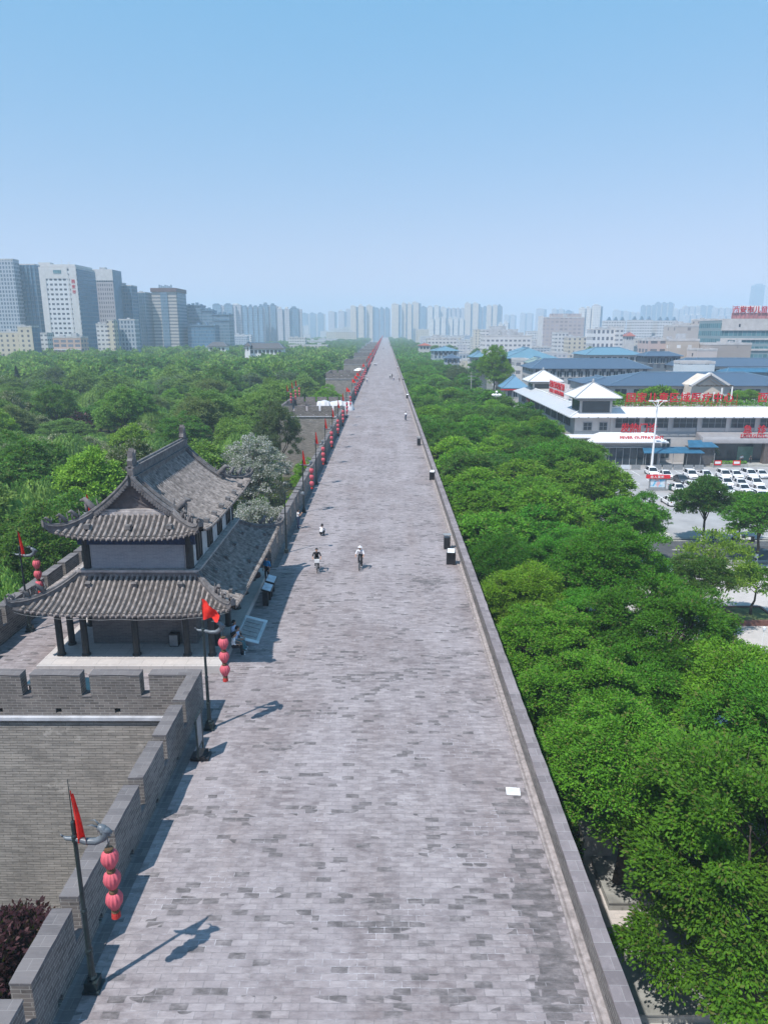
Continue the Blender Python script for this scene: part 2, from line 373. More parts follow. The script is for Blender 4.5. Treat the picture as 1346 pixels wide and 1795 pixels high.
def rough_box(mb, x0, x1, y0, y1, z0, z1, m, r, j=.012, axis='y', step=.4):
    a0, a1 = (y0, y1) if axis == 'y' else (x0, x1); n = max(2, int((a1-a0)/step)); rows = []
    for i in range(n+1):
        a = a0+(a1-a0)*i/n; q = lambda: r.uniform(-j, j)
        if axis == 'y': rows.append([(x0+q(), a, z0), (x0+q(), a, z1+q()), (x1+q(), a, z1+q()), (x1+q(), a, z0)])
        else: rows.append([(a, y0+q(), z0), (a, y0+q(), z1+q()), (a, y1+q(), z1+q()), (a, y1+q(), z0)])
    mb.grid([rw+rw[:1] for rw in rows], m); mb.add(rows[0], [(0, 1, 2, 3)], m); mb.add(rows[-1], [(3, 2, 1, 0)], m)
wall = thing('city_wall', 'long grey brick city wall carrying the broad paved walkway', 'city wall', (0, 0, 0))
mb = MB()
prof = [(-10.2, GZ), (7.9, GZ), (RX+.48, -.004), (LX-.52, -.004)]
mb.prism(prof, 'y', YN, YF); mb.build('rampart', M_brickf, wall)
# walkway sheet, cut finely so the shader has room; a gentle crown keeps it from reading as a plane
mb = MB(); xs = [LX, -7.4, -6, -4, -2, 0, 2, 4, 5.15]
def crown(x): return .05*(1-((x+1.4)/6.7)**2) + .002
mb.grid([[(x, y, crown(x)) for x in xs] for y in [YN + (YF-YN)*(i/60)**2 for i in range(61)]])
walk = mb.build('walkway', M_pave, fix=False, smooth=True); tag(walk, kind='structure')
# right parapet and the stone gutter in front of it
mb = MB(); mb.box(RX, RX+.44, YN, YF, 0, .752); r_ = random.Random(5); rough_box(mb, RX-.012, RX+.452, YN, 90, .75, .82, 1, r_, .014, 'y', .45); mb.box(RX-.012, RX+.452, 90, YF, .75, .82, 1)
mb.build('parapet', [M_brick, M_copeR], wall)
mb = MB()
gp = [(5.10, 0), (5.10, .06), (5.17, .07), (5.25, .03), (5.33, .07), (RX-.002, .075), (RX-.002, 0)]
mb.prism(gp, 'y', YN, YF); mb.build('gutter', M_gutter, wall)
mb = MB(); mb.prism([(LX+.002, 0), (LX+.002, .06), (LX+.10, .03), (LX+.40, .05), (LX+.40, 0)], 'y', YN, 28.2); mb.prism([(LX+.002, 0), (LX+.002, .06), (LX+.10, .03), (LX+.40, .05), (LX+.40, 0)], 'y', 47.6, 139.6)
mb.build('left_gutter', M_cope, wall)
# crenellated parapets -------------------------------------------------------
PER, GAP, TH = 2.54, .40, .50
def merlon_mesh(L, axis, seed):
    mb = MB(); h = TH/2
    if axis == 'y': r = random.Random(seed); mb.box(-h, h, 0, L, .85, 1.855, 0); rough_box(mb, -h-.012, h+.012, -.008, L+.008, 1.85, 1.91, 1, r)
    else: r = random.Random(seed); mb.box(0, L, -h, h, .85, 1.855, 0); rough_box(mb, -.008, L+.008, -h-.012, h+.012, 1.85, 1.91, 1, r, axis='x')
    me = mb.mesh('merlon', [M_brick, M_cope]); uv = me.uv_layers[0].data
    for l in uv: l.uv = (l.uv[0] + seed*3.7, l.uv[1] + seed*1.9)
    return me
MER = {}
def crenel(parent, axis, a0, a1, c, single=True, join=None, loops=True):
    """base wall with loopholes from a0 to a1, centred across on c, merlons on top"""
    base = MB() if join is None else join; h = TH/2
    def bx(p, q, z0, z1, m=0, e=0.):
        if axis == 'y': base.box(c-h-e, c+h+e, p, q, z0, z1, m)
        else: base.box(p, q, c-h-e, c+h+e, z0, z1, m)
    n = max(1, round((a1-a0+GAP)/PER)); per = (a1-a0+GAP)/n; L = per-GAP
    for i in range(n):
        p = a0 + i*per; mid = p + L/2; e = p+per if i < n-1 else p+L
        if loops and single:
            bx(p, mid-.13, -.05, .85); bx(mid+.13, e, -.05, .85); bx(mid-.13, mid+.13, -.05, .08); bx(mid-.13, mid+.13, .30, .85)
        else: bx(p, e, -.05, .85)
        if i < n-1: bx(p+L-.005, e+.005, .85, .90, 1, .02)
        if single:
            k = (axis, round(L, 3), rnd.randrange(4))
            if k not in MER: MER[k] = merlon_mesh(L, axis, k[2])
            O('merlon', MER[k], parent, (c, p, 0) if axis == 'y' else (p, c, 0))
        else:
            bx(p, p+L, .85, 1.83); bx(p-.02, p+L+.02, 1.83, 1.9, 1, .025)
    if join is None: base.build('parapet_base', [M_brick, M_cope], parent)
CX = LX - TH/2
BAST = [28.25 + 112*k for k in range(16)]; BL = 19.2; BXL = -20.4       # bastions every 112 m
crenel(wall, 'y', 5.26, 27.75, CX)
crenel(wall, 'y', BAST[0]+BL+.50, BAST[1]-.50, CX)
far = MB()
for k in range(1, 16):
    y0 = BAST[k]+BL+.50; y1 = BAST[k+1]-.50 if k < 15 else YF
    crenel(wall, 'y', y0, y1, CX, False, far)
o = far.build('distant_battlement', [M_brick, M_cope], wall); o['kind'] = 'stuff'
BLAB = ['brick bastion carrying the two-storey watchtower', 'brick bastion with white tarpaulins on its deck',
        'brick bastion next after the one with tarpaulins', 'fourth brick bastion along the wall, small with distance']
for k in range(9):
    y0, y1 = BAST[k], BAST[k]+BL
    b = thing('bastion', BLAB[k] if k < 4 else 'tiny hazy brick bastion far along the wall', 'bastion', (0, 0, 0), 0, 'bastions projecting from the left side of the wall' if k >= 4 else None)
    mb = MB(); vs = []
    for z, e in ((GZ, 1.75), (-.30, .52)):
        vs += [(BXL-e, y0-e, z), (LX-.52, y0-e, z), (LX-.52, y1+e, z), (BXL-e, y1+e, z)]
    mb.add(vs, [(0,3,2,1),(4,5,6,7),(0,1,5,4),(1,2,6,5),(2,3,7,6),(3,0,4,7)]); mb.build('body', M_brickf, b)
    mb = MB(); mb.box(BXL-.60, LX-.522, y0-.60, y1+.60, -.30, -.20, 0); mb.box(BXL-.68, LX-.522, y0-.68, y1+.68, -.20, -.055, 1)
    mb.build('string_course', [M_brick, M_ledge], b)
    mb = MB(); mb.grid([[(BXL, y0, .0), (LX+.02, y0, .0)], [(BXL, y1, .0), (LX+.02, y1, .0)]]); mb.build('deck', M_pave, b, fix=False)
    if k < 3:
        crenel(b, 'x', BXL, LX, y0-TH/2); crenel(b, 'y', y0, y1, BXL-TH/2+.001); crenel(b, 'x', BXL, LX-.002, y1+TH/2)
    else:
        j = MB(); crenel(b, 'x', BXL, LX, y0-TH/2, False, j); crenel(b, 'y', y0, y1, BXL-TH/2, False, j); crenel(b, 'x', BXL, LX, y1+TH/2, False, j)
        j.build('battlement', [M_brick, M_cope], b)

# ------------------------------------------------------------------ lamp posts with flags and lantern strings
def flag_mesh(kind):
    mb = MB(); rows = []
    n = 10
    for i in range(n+1):
        s = i/n; row = []
        for j in range(7):
            q = j/6
            if kind == 'hang':            # limp, folded against the staff
                z = 5.75 - 1.35*s - .12*q; w = .10 + .30*s
                x = q*w*.75 + .02; y = .07*math.sin(q*9+s*2)*(.4+s)
            else:                          # blown out to the side
                z = 5.80 - .90*s + (s-.5)*.55*q - .26*q*q + .05*math.sin(q*11+s*3)*q; x = .78*q*(1-.3*abs(s-.5)) + .03*math.sin(s*9); y = .13*math.sin(q*8+s*3.5)*(.3+q) - .3*q*q
            row.append((x, y, z))
        rows.append(row)
    mb.grid(rows); me = mb.mesh('flag', M_flag, smooth=True, fix=False); return me
FLAGS = {k: flag_mesh(k) for k in ('hang', 'blown')}
def post_parts(parent, flag='hang', arm=True):
    mb = MB(); mb.box(-.21, .21, -.21, .21, 0, .06); mb.box(-.16, .16, -.16, .16, .06, .30)
    mb.lathe([(.12, .30), (.12, .36), (.085, .42), (.075, 1.1), (.095, 1.12), (.095, 1.2), (.07, 1.24), (.06, 2.3), (.075, 2.32), (.075, 2.38), (.055, 2.42), (.05, 3.5), (.05, 4.35), (.075, 4.37), (.075, 4.52), (.05, 4.56), (.055, 4.9), (.02, 4.95)], n=10)
    mb.build('pole', M_iron, parent, smooth=False)
    if flag:
        mb = MB(); mb.tube([(0, 0, 4.9), (0, 0, 6.05)], [.016, .008], 6); st = mb.build('flag_staff', M_iron, parent)
        O('flag', FLAGS[flag], st)
    if arm:
        mb = MB()
        pts = [(-.28, 0, 4.50), (-.20, 0, 4.44), (0, 0, 4.44), (.25, 0, 4.36), (.50, 0, 4.36), (.68, 0, 4.46), (.74, 0, 4.60), (.70, 0, 4.72), (.58, 0, 4.78)]
        mb.tube(pts, [.02, .05, .065, .08, .09, .10, .10, .09, .07], 8)
        mb.tube([(.66, 0, 4.66), (.78, 0, 4.66), (.90, 0, 4.60)], [.10, .09, .04], 7)       # dragon head: snout, jaw, horns
        mb.tube([(.70, 0, 4.60), (.80, 0, 4.55), (.86, 0, 4.50)], [.04, .035, .015], 6)
        for s in (-1, 1): mb.tube([(.60, .04*s, 4.78), (.48, .09*s, 4.88), (.36, .10*s, 4.86)], [.025, .018, .006], 5)
        mb.tube([(-.28, 0, 4.50), (-.34, 0, 4.56)], [.03, .008], 5); mb.tube([(.78, 0, 4.53), (.78, 0, 4.30)], .012, 5)
        mb.build('dragon_arm', M_silver, parent, smooth=True)
post_m = {}
def lantern_parts(parent):
    top = .0
    mb = MB(); mb.tube([(0, 0, .12), (0, 0, -.06)], .012, 5); mb.lathe([(.10, -.10), (.14, -.07), (.13, -.03), (.05, -.02)], n=10); mb.build('hanger', M_gold, parent)
    for k in range(3):
        zc = -.10 - k*.66
        mb = MB(); prof = [(.12, 0), (.19, -.05), (.235, -.15), (.245, -.24), (.22, -.34), (.16, -.44), (.115, -.53)]
        mb.lathe([(r, zc+z) for r, z in prof], n=48, ripple=.085, nr=12); la = mb.build('lantern', M_lant, parent, smooth=True)
        mb = MB(); mb.lathe([(.13, zc+.03), (.135, zc), (.125, zc-.01)], n=14); mb.build('band', M_gold, la); mb = MB(); mb.lathe([(.12, zc-.52), (.128, zc-.55), (.10, zc-.58), (.128, zc-.61), (.12, zc-.63)], n=14); mb.build('band', M_gold, la)
    mb = MB(); mb.lathe([(.11, -2.04), (.13, -2.10), (.14, -2.22), (.12, -2.23)], n=14); mb.build('tassel', M_lantd, parent)
P0 = thing('lamp_post', '', 'lamp post', (-7.40, 14.46, .03)); post_parts(P0, 'hang')
P1 = thing('lamp_post', '', 'lamp post', (-7.36, 26.6, .03)); post_parts(P1, 'blown')
L0 = thing('lantern_string', '', 'lanterns', (-7.40+.78, 14.46, 4.22)); lantern_parts(L0); L0.scale = (.80, .80, .90)
ORD = ['first', 'second', 'third', 'fourth', 'fifth', 'sixth', 'seventh', 'eighth', 'ninth', 'tenth']
def put_post(x, y, rz, flag, lab, llab, g, lg, z=.03, first=None, firstl=None):
    p = first or copy_tree(P1 if flag == 'blown' else P0); p.location = (x, y, z); p.rotation_euler.z = rz
    tag(p, lab, group=g)
    if llab is None: return
    l = firstl or copy_tree(L0); l.location = (x+.78*math.cos(rz), y+.78*math.sin(rz), z+4.19); l.rotation_euler.z = rnd.uniform(0, 2)
    tag(p, lab, group=g); tag(l, llab, group=lg)
put_post(-7.40, 14.46, 0, 'hang', 'iron lamp post with dragon arm and limp red flag, largest of the row', 'string of three faded red lanterns on the largest lamp post with the limp flag', None, None, first=P0, firstl=L0)
put_post(-7.36, 26.6, 0, 'blown', 'iron lamp post with a wind-blown red flag before the watchtower', 'string of three faded red lanterns below the blown flag in front of the watchtower', None, None, first=P1)
k = 0
for i in range(4, 146):
    y = 14.46 + 12.2*i; fl = rnd.choice(('hang', 'hang', 'blown'))
    if any(b-1 < y < b+BL+1 for b in BAST): continue
    if y > YF-20: break
    rz = rnd.uniform(-.12, .12)
    if y < 140:
        put_post(-7.5, y, rz, fl, f'{ORD[k]} flagged lamp post beyond the watchtower along the battlement', f'lantern string on the {ORD[k]} flagged lamp post beyond the watchtower', None, None)
    else:
        put_post(-7.5, y, rz, fl, 'slender lamp post with red flag far along the battlement', 'small red lantern string far along the battlement', 'lamp posts far along the wall', 'lantern strings far along the wall')
    k += 1
put_post(-19.75, 36.6, .1, 'hang', 'lamp post with red flag on the outer edge of the bastion left of the watchtower', 'lantern string beside the outer parapet left of the watchtower', None, None)
put_post(-19.75, 45.6, .1, 'hang', 'lamp post behind the watchtower with only its red flag tip above the roof', None, None, None)
for q, yy in enumerate((143.5, 151, 157.5)):
    put_post(-19.75, yy, .1, 'hang', f'{ORD[q]} lamp post on the outer edge of the bastion with white tarpaulins', f'lantern string on the {ORD[q]} outer lamp post of the tarpaulin bastion', None, None)
# bare street lamp with a curved arm just past the watchtower
s = thing('street_lamp', 'plain dark street lamp with a curved arm and no flag, just past the watchtower', 'street lamp', (-7.45, 51.0, .03))
mb = MB(); mb.lathe([(.16, 0), (.16, .25), (.08, .3), (.06, 2.5), (.045, 4.6)], n=10); mb.tube([(0, 0, 4.6), (.15, 0, 4.78), (.6, 0, 4.92), (1.15, 0, 4.85), (1.35, 0, 4.7)], .03, 6); mb.build('pole', M_iron, s)
mb = MB(); mb.lathe([(.05, 0), (.14, -.08), (.17, -.2), (.05, -.3)], (1.35, 0, 4.72), n=10); mb.build('lamp_head', M_silver, s)

# ------------------------------------------------------------------ the two-storey watchtower
TX, TY = -12.5, 39.0
tw = thing('watchtower', 'two-storey grey tiled watchtower with upturned eaves on the near bastion', 'watchtower', (TX, TY, 0))
PZ = .38
mb = MB(); mb.box(-4.5, 4.5, -7.4, 7.4, 0, PZ); mb.build('platform', M_plat, tw)
def lerp(a, b, t): return a + (b-a)*t
class Roof:
    """one slope of a curved Chinese roof; side 0 front(-y) 1 right(+x) 2 back 3 left"""
    def __init__(s, side, S, D, Z, lift, t0=0., rib=.27):
        s.side, s.S, s.D, s.Z, s.lift, s.t0, s.rib = side, S, D, Z, lift, t0, rib
    def P(s, a, t, dz=0.):
        St = s.S(t); k = min(1, abs(a)/max(s.S(1.), .01)); q = k**4 * max(0, (t-s.t0)/(1-s.t0))**1.5
        d = s.D(t) + .16*q; z = s.Z(t) + s.lift*q + dz
        if s.side == 0: return (a, -d, z)
        if s.side == 2: return (-a, d, z)
        if s.side == 1: return (d, a, z)
        return (-d, -a, z)
    def make(s, base, ribs, nt=10, ns=44, soff=True):
        ts = [s.t0 + (1-s.t0)*i/nt for i in range(nt+1)] if s.t0 else [i/nt for i in range(nt+1)]
        up = [[s.P(lerp(-s.S(t), s.S(t), j/ns), t) for j in range(ns+1)] for t in ts]
        lo = [[(x, y, z-.13) for x, y, z in r] for r in up]
        base.grid(up); base.grid(lo, flip=True); base.grid([up[-1], lo[-1]], 1)
        n = int(s.S(1.)*2/s.rib); r = s.rib*.27
        for i in range(n+1):
            a = -s.S(1.) + (i+.5)*s.S(1.)*2/(n+1)
            seg = [t for t in ts if s.S(t) >= abs(a)-.02]
            if len(seg) < 2: continue
            vs = []; 
            for t in seg:
                for q in range(5):
                    th = math.pi*q/4; vs.append(s.P(a + r*math.cos(th), t, r*1.25*math.sin(th) + .01))
            m = len(seg)
            fs = [(k*5+q, k*5+q+1, (k+1)*5+q+1, (k+1)*5+q) for k in range(m-1) for q in range(4)]
            ribs.add(vs, fs)
            # round end tile and the drip tile between ribs
            e = [s.P(a + r*1.15*math.cos(th), 1., r*1.15*math.sin(th)-.02) for th in [2*math.pi*j/8 for j in range(8)]]
            e2 = [s.P(a + r*1.15*math.cos(th), 1.02, r*1.15*math.sin(th)-.02) for th in [2*math.pi*j/8 for j in range(8)]]
            ribs.add(e+e2, [tuple(range(8)), tuple(range(8, 16))[::-1]] + [(j, (j+1) % 8, 8+(j+1) % 8, 8+j) for j in range(8)])
            b = a + s.rib/2
            if abs(b) < s.S(1.)-.1: ribs.add([s.P(b-.10, 1.005, -.01), s.P(b+.10, 1.005, -.01), s.P(b, 1.012, -.17)], [(0, 1, 2)])
def bent(f, n=8): return [f(i/n) for i in range(n+1)]
def beast(mb, p, d, s=1.):                # small crouching roof beast facing d
    p = Vector(p); d = Vector((d[0], d[1], 0)).normalized(); u = Vector((0, 0, 1))
    mb.tube([p-d*.16*s, p-d*.10*s+u*.18*s, p+d*.02*s+u*.30*s, p+d*.10*s+u*.40*s, p+d*.22*s+u*.36*s], [.04*s, .09*s, .09*s, .07*s, .03*s], 6)
    mb.tube([p-d*.14*s, p-d*.26*s+u*.22*s, p-d*.20*s+u*.42*s], [.05*s, .04*s, .01*s], 5)
    mb.tube([p+d*.06*s, p+d*.08*s+u*.28*s], [.035*s, .05*s], 5)
def hip(mb, pts, w=.26, h=.26):
    """ridge of stacked tiles along a curve"""
    P = [Vector(p) for p in pts]; rows = []
    for i, p in enumerate(P):
        d = (P[min(i+1, len(P)-1)] - P[max(i-1, 0)]); a = Vector((d.y, -d.x, 0)).normalized()*w/2; u = Vector((0, 0, 1))
        rows.append([p-a-u*.08, p-a+u*h*.55, p-a*1.25+u*h*.6, p-a*1.25+u*h*.72, p-a*.7+u*h*.76, p-a*.5+u*h*1.1, p+a*.5+u*h*1.1, p+a*.7+u*h*.76, p+a*1.25+u*h*.72, p+a*1.25+u*h*.6, p+a+u*h*.55, p+a-u*.08])
    mb.grid(rows); mb.add(rows[0], [tuple(range(12))]); mb.add(rows[-1], [tuple(range(12))[::-1]])
def sag(t): return .42*t + .58*(1-(1-t)**2)
# lower roof
lax, lay, lbx, lby, lzt, lze, llift = 2.95, 5.0, 5.2, 7.35, 4.28, 3.02, .46
lz = lambda t: lzt - (lzt-lze)*sag(t)
LR = [Roof(0, lambda t: lerp(lax, lbx, t), lambda t: lerp(lay, lby, t), lz, llift), Roof(1, lambda t: lerp(lay, lby, t), lambda t: lerp(lax, lbx, t), lz, llift),
      Roof(2, lambda t: lerp(lax, lbx, t), lambda t: lerp(lay, lby, t), lz, llift), Roof(3, lambda t: lerp(lay, lby, t), lambda t: lerp(lax, lbx, t), lz, llift)]
lr = None
def roof_obj(name, rs, extra=None):
    b = MB(); r = MB()
    for q in rs: q.make(b, r)
    o = b.build(name, [M_tileb, M_ridge], tw, smooth=False); ro = r.build('tile_rows', M_tile, o, smooth=True); return o
lr = roof_obj('lower_roof', LR)
hb = MB(); bb = MB()
for rr in LR:
    f = lambda t: rr.P(rr.S(t), t, .03)
    pts = bent(f, 10); e = Vector(pts[-1]); d = (e - Vector(pts[-2])).normalized(); d.z = 0
    pts.append(tuple(e + d*.12 + Vector((0, 0, .09)))); pts.append(tuple(e + d*.22 + Vector((0, 0, .22))))
    hip(hb, pts); 
    dd = d
    for t in (.62, .80): beast(bb, Vector(f(t)) + Vector((0, 0, .24)), dd, 1.0 if t > .7 else 1.35)
    beast(bb, Vector(f(.99)) + Vector((0, 0, .26)), dd, .8)
for s in (0, 1):
    c = 1.0
for (x0, x1, y0, y1) in ((-3.05, 3.05, -5.12, -4.86), (-3.05, 3.05, 4.86, 5.12), (-3.06, -2.80, -4.86, 4.86), (2.80, 3.06, -4.86, 4.86)):
    hb.box(x0, x1, y0, y1, 4.15, 4.42)
hb.build('hip_ridge', M_ridge, lr); bb.build('roof_beast', M_ridge, lr, smooth=True)
mb = MB()
for (x0, x1, y0, y1) in ((-3.12, 3.12, -5.19, -4.84), (-3.12, 3.12, 4.84, 5.19), (-3.13, -2.78, -4.84, 4.84), (2.78, 3.13, -4.84, 4.84)):
    mb.box(x0, x1, y0, y1, 4.42, 4.54); 
    cxm, cym = (x0+x1)/2, (y0+y1)/2
mb.build('ridge_moulding', M_ridgel, lr)
mb = MB()
def tile_blocks(rr, aa, t):
    for a in aa:
        p = Vector(rr.P(a, t)); q = Vector(rr.P(a, t+.07)); mb.bar(p+Vector((0, 0, .13)), q+Vector((0, 0, .17)), .26, .26)
tile_blocks(LR[0], (-2.3, 0, 2.3), .24); tile_blocks(LR[1], (-3.6, -1.2, 1.2, 3.6), .24)
tile_blocks(LR[1], (-5.2, -2.6, 0, 2.6, 5.2), .72)
mb.build('tile_block', M_ridge, lr)
# upper roof (hip and gable)
ubx, uby, uz0, uze, ulift, gy = 3.62, 6.25, 9.05, 6.55, .46, 5.0
uz = lambda t: uz0 - (uz0-uze)*sag(t)
tg = .50
fz = lambda t: (0 if t < tg else (t-tg)/(1-tg))
UR = [Roof(1, lambda t: lerp(gy, uby, fz(t)), lambda t: .08 + t*(ubx-.08), uz, ulift), Roof(3, lambda t: lerp(gy, uby, fz(t)), lambda t: .08 + t*(ubx-.08), uz, ulift)]
for q in UR:
    q.t0 = 0.
    def P(a, t, dz=0., s=q):
        k = min(1, abs(a)/uby); qq = k**4 * max(0, fz(t))**1.5
        d = s.D(t) + .16*qq; z = s.Z(t) + s.lift*qq + dz
        return (d, a, z) if s.side == 1 else (-d, -a, z)
    q.P = P
US = [Roof(0, lambda t: .08 + t*(ubx-.08), lambda t: lerp(gy-.18, uby, (t-tg)/(1-tg)), uz, ulift, tg), Roof(2, lambda t: .08 + t*(ubx-.08), lambda t: lerp(gy-.18, uby, (t-tg)/(1-tg)), uz, ulift, tg)]
ur = roof_obj('upper_roof', UR + US)
hb = MB(); bb = MB(); gb = MB()
for rr in US:
    for sg in (-1, 1):
        f = lambda t: rr.P(sg*rr.S(t), t, .03)
        pts = [f(lerp(tg, 1, i/8)) for i in range(9)]; e = Vector(pts[-1]); d = (e-Vector(pts[-2])).normalized(); d.z = 0
        pts += [tuple(e+d*.12+Vector((0, 0, .09))), tuple(e+d*.22+Vector((0, 0, .22)))]
        hip(hb, pts)
        for t in (.74, .86): beast(bb, Vector(f(t))+Vector((0, 0, .24)), d, 1.2)
        beast(bb, Vector(f(.99))+Vector((0, 0, .26)), d, .8)
for rr in UR:
    for sg in (-1, 1):                    # verge ridges down the gable edge
        pts = [rr.P(sg*(gy-.05), t, .03) for t in [tg*1.08*i/8 for i in range(9)]]; hip(hb, pts, .24, .26)
        pts = [rr.P(sg*(gy-.52), t, .03) for t in [tg*1.25*i/8 for i in range(9)]]; hip(hb, pts, .22, .30)
        beast(bb, Vector(rr.P(sg*(gy-.52), tg*1.28)) + Vector((0, 0, .15)), (1 if rr.side == 1 else -1, 0), 1.9)
        for i in range(16):                # row of little end tiles hanging along the verge
            p = Vector(rr.P(sg*(gy+.02), tg*(i+.5)/16, -.06)); yy = gy+.03
            gb.lathe([(.0, -.085), (.085, -.085), (.085, .085), (.0, .085)], (p.x, p.y, p.z), n=7)
hb.box(-.20, .20, -gy+.1, gy-.1, 8.75, 9.22); hb.box(-.24, .24, -gy+.1, gy-.1, 9.22, 9.28); hb.box(-.15, .15, -gy+.1, gy-.1, 9.28, 9.66); hb.box(-.20, .20, -gy+.1, gy-.1, 9.66, 9.74); hb.tube([(0, -gy+.1, 9.76), (0, gy-.1, 9.76)], .09, 8)
hb.build('hip_ridge', M_ridge, ur); bb.build('roof_beast', M_ridge, ur, smooth=True)
gb.build('verge_tile', M_ridge, ur)
mb = MB(); tile_blocks(UR[0], (-4.2, -2.5, -.8, .9, 2.6, 4.3), .9)
for a in (-2.0, 0, 2.0): 
    p = Vector(US[0].P(a, .8)); mb.box(p.x-.13, p.x+.13, p.y-.2, p.y+.1, p.z+.03, p.z+.24)
mb.build('tile_block', M_ridge, ur)
for s in (-1, 1):                          # fish-tailed ridge-end ornaments
    pl = [(0, 9.2), (.62, 9.2), (.66, 9.6), (.56, 9.8), (.60, 10.05), (.46, 10.15), (.44, 10.5), (.30, 10.38), (.22, 10.62), (.12, 10.3), (-.06, 10.5), (.02, 10.1), (-.10, 9.9), (.04, 9.7), (-.12, 9.45)]
    mb = MB(); mb.prism([(s*(gy-.75+x), z) for x, z in pl], 'x', -.13, .13); mb.tube([(-.16, s*(gy-.45), 9.75), (0, s*(gy-.45), 9.8), (.16, s*(gy-.45), 9.75)], [.05, .09, .05], 6)
    mb.build('ridge_ornament', M_ridge, ur)
    pr = [(-UR[0].D(t), uz(t)-.14) for t in [tg*i/6 for i in range(6, -1, -1)]] + [(UR[0].D(t), uz(t)-.14) for t in [tg*i/6 for i in range(1, 7)]]
    mb = MB(); mb.prism(pr, 'y', s*(gy-.30), s*(gy-.55))
    mb.prism([(-.75, 7.78), (0, 8.22), (.75, 7.78), (.68, 7.74), (0, 8.10), (-.68, 7.74)], 'y', s*(gy-.30), s*(gy-.24))
    mb.build('gable', plain('gable_brick', (.12, .105, .105), .9, .25, 5.) if s < 0 else MATS['gable_brick'], tw)
    mb = MB(); mb.box(-2.05, 2.05, min(s*(gy-.36), s*(gy-.05)), max(s*(gy-.36), s*(gy-.05)), 7.30, 7.50); mb.box(-1.9, 1.9, min(s*(gy-.36), s*(gy-.10)), max(s*(gy-.36), s*(gy-.10)), 7.50, 7.62)
    mb.build('gable_moulding', M_ridgel, ur)
# columns
for x in (-3.8, -2.55, 0, 2.55, 3.8):
    for y in (-6.15, 6.15):
        mb = MB(); mb.lathe([(.22, 0), (.22, .07), (.165, .12), (.16, 2.9)], (x, y, PZ), n=12); mb.build('column', M_timber, tw, smooth=False)
for x in (-3.8, 3.8):
    for y in (-4.9, -2.45, 0, 2.45, 4.9):
        mb = MB(); mb.lathe([(.22, 0), (.22, .07), (.165, .12), (.16, 2.9)], (x, y, PZ), n=12); mb.build('column', M_timber, tw)
mb = MB(); mb.box(-3.95, 3.95, -6.25, -6.05, 2.75, 3.05); mb.box(-3.95, 3.95, 6.05, 6.25, 2.75, 3.05); mb.box(-3.9, -3.7, -6.05, 6.05, 2.75, 3.05); mb.box(3.7, 3.9, -6.05, 6.05, 2.75, 3.05)
mb.build('eave_beam', M_frieze, tw)
# ground-floor and upper-floor rooms
M_lowbrick = brickmat('porch_brick', (.20, .185, .18), (.14, .13, .13), (.24, .23, .23), .36, .09, .010, (.10, .095, .1), .4)
mb = MB(); mb.box(-2.7, 2.7, -4.8, 4.8, PZ, 4.2); mb.build('ground_floor_wall', M_lowbrick, tw)
mb = MB(); mb.box(-2.72, 2.72, -4.82, 4.82, 4.2, 6.55); mb.build('upper_core', M_pier, tw)
for s in (-1, 1):
    mb = MB(); y = 4.82*s; mb.box(-2.35, 2.35, min(y, y+.05*s), max(y, y+.05*s), 4.55, 5.78); mb.build('gable_panel', M_panel, tw)
mb = MB()
for y in (-4.78, 4.78):
    for x in (-2.6, 2.6): mb = MB(); mb.tube([(x, y, 4.45), (x, y, 6.5)], .21, 10); mb.build('upper_column', M_timber, tw)
mb = MB(); mb.box(-2.95, 2.95, -4.93, -4.80, 5.80, 6.62); mb.box(-2.95, 2.95, 4.80, 4.93, 5.80, 6.62); mb.box(-2.95, -2.74, -4.8, 4.8, 6.26, 6.62); mb.box(2.74, 2.95, -4.8, 4.8, 6.26, 6.62)
mb.build('upper_frieze', M_frieze, tw)
for sx in (-1, 1):
    for y in (-3.5, -1.18, 1.18, 3.5):
        x = 2.72*sx; w = MB(); w.box(min(x, x+.05*sx), max(x, x+.05*sx), y-.42, y+.42, 4.75, 6.15); wo = w.build('window', M_shut, tw)
        f = MB()
        for yy in (-.45, 0, .45): f.box(min(x, x+.09*sx), max(x, x+.09*sx), y+yy-.03, y+yy+.03, 4.72, 6.18)
        f.box(min(x, x+.088*sx), max(x, x+.088*sx), y-.48, y+.48, 4.66, 4.72); f.box(min(x, x+.088*sx), max(x, x+.088*sx), y-.48, y+.48, 6.18, 6.24)
        f.build('frame', M_timber, wo)
# string of little bulbs along the front eave
mb = MB(); pts = []
for j in range(41):
    a = lerp(-5.1, 5.1, j/40); p = Vector(LR[0].P(a, 1.03)); pts.append((p.x, p.y-.08, p.z - .16 - .02*math.sin(j*.9)))
mb.tube(pts, .006, 4); mb.build('light_string', M_grey, tw)
# downpipe
mb = MB(); mb.tube([(2.0, -4.9, 4.1), (2.0, -4.9, .5)], .035, 6); mb.build('downpipe', M_grey, tw)

# things around the tower ------------------------------------------------------
o = thing('speaker_box', 'black box loudspeaker standing on the watchtower porch against the brick wall', 'loudspeaker', (-10.9, 33.9, PZ))
mb = MB(); mb.box(-.24, .24, -.16, .16, .04, .72); mb.build('cabinet', M_black, o); mb = MB(); mb.box(-.21, .21, -.175, -.162, .08, .66); mb.build('grille', M_grey, o)
mb = MB()
for x in (-.18, .18): mb.box(x-.03, x+.03, -.1, .1, 0, .04)
mb.build('foot', M_black, o)
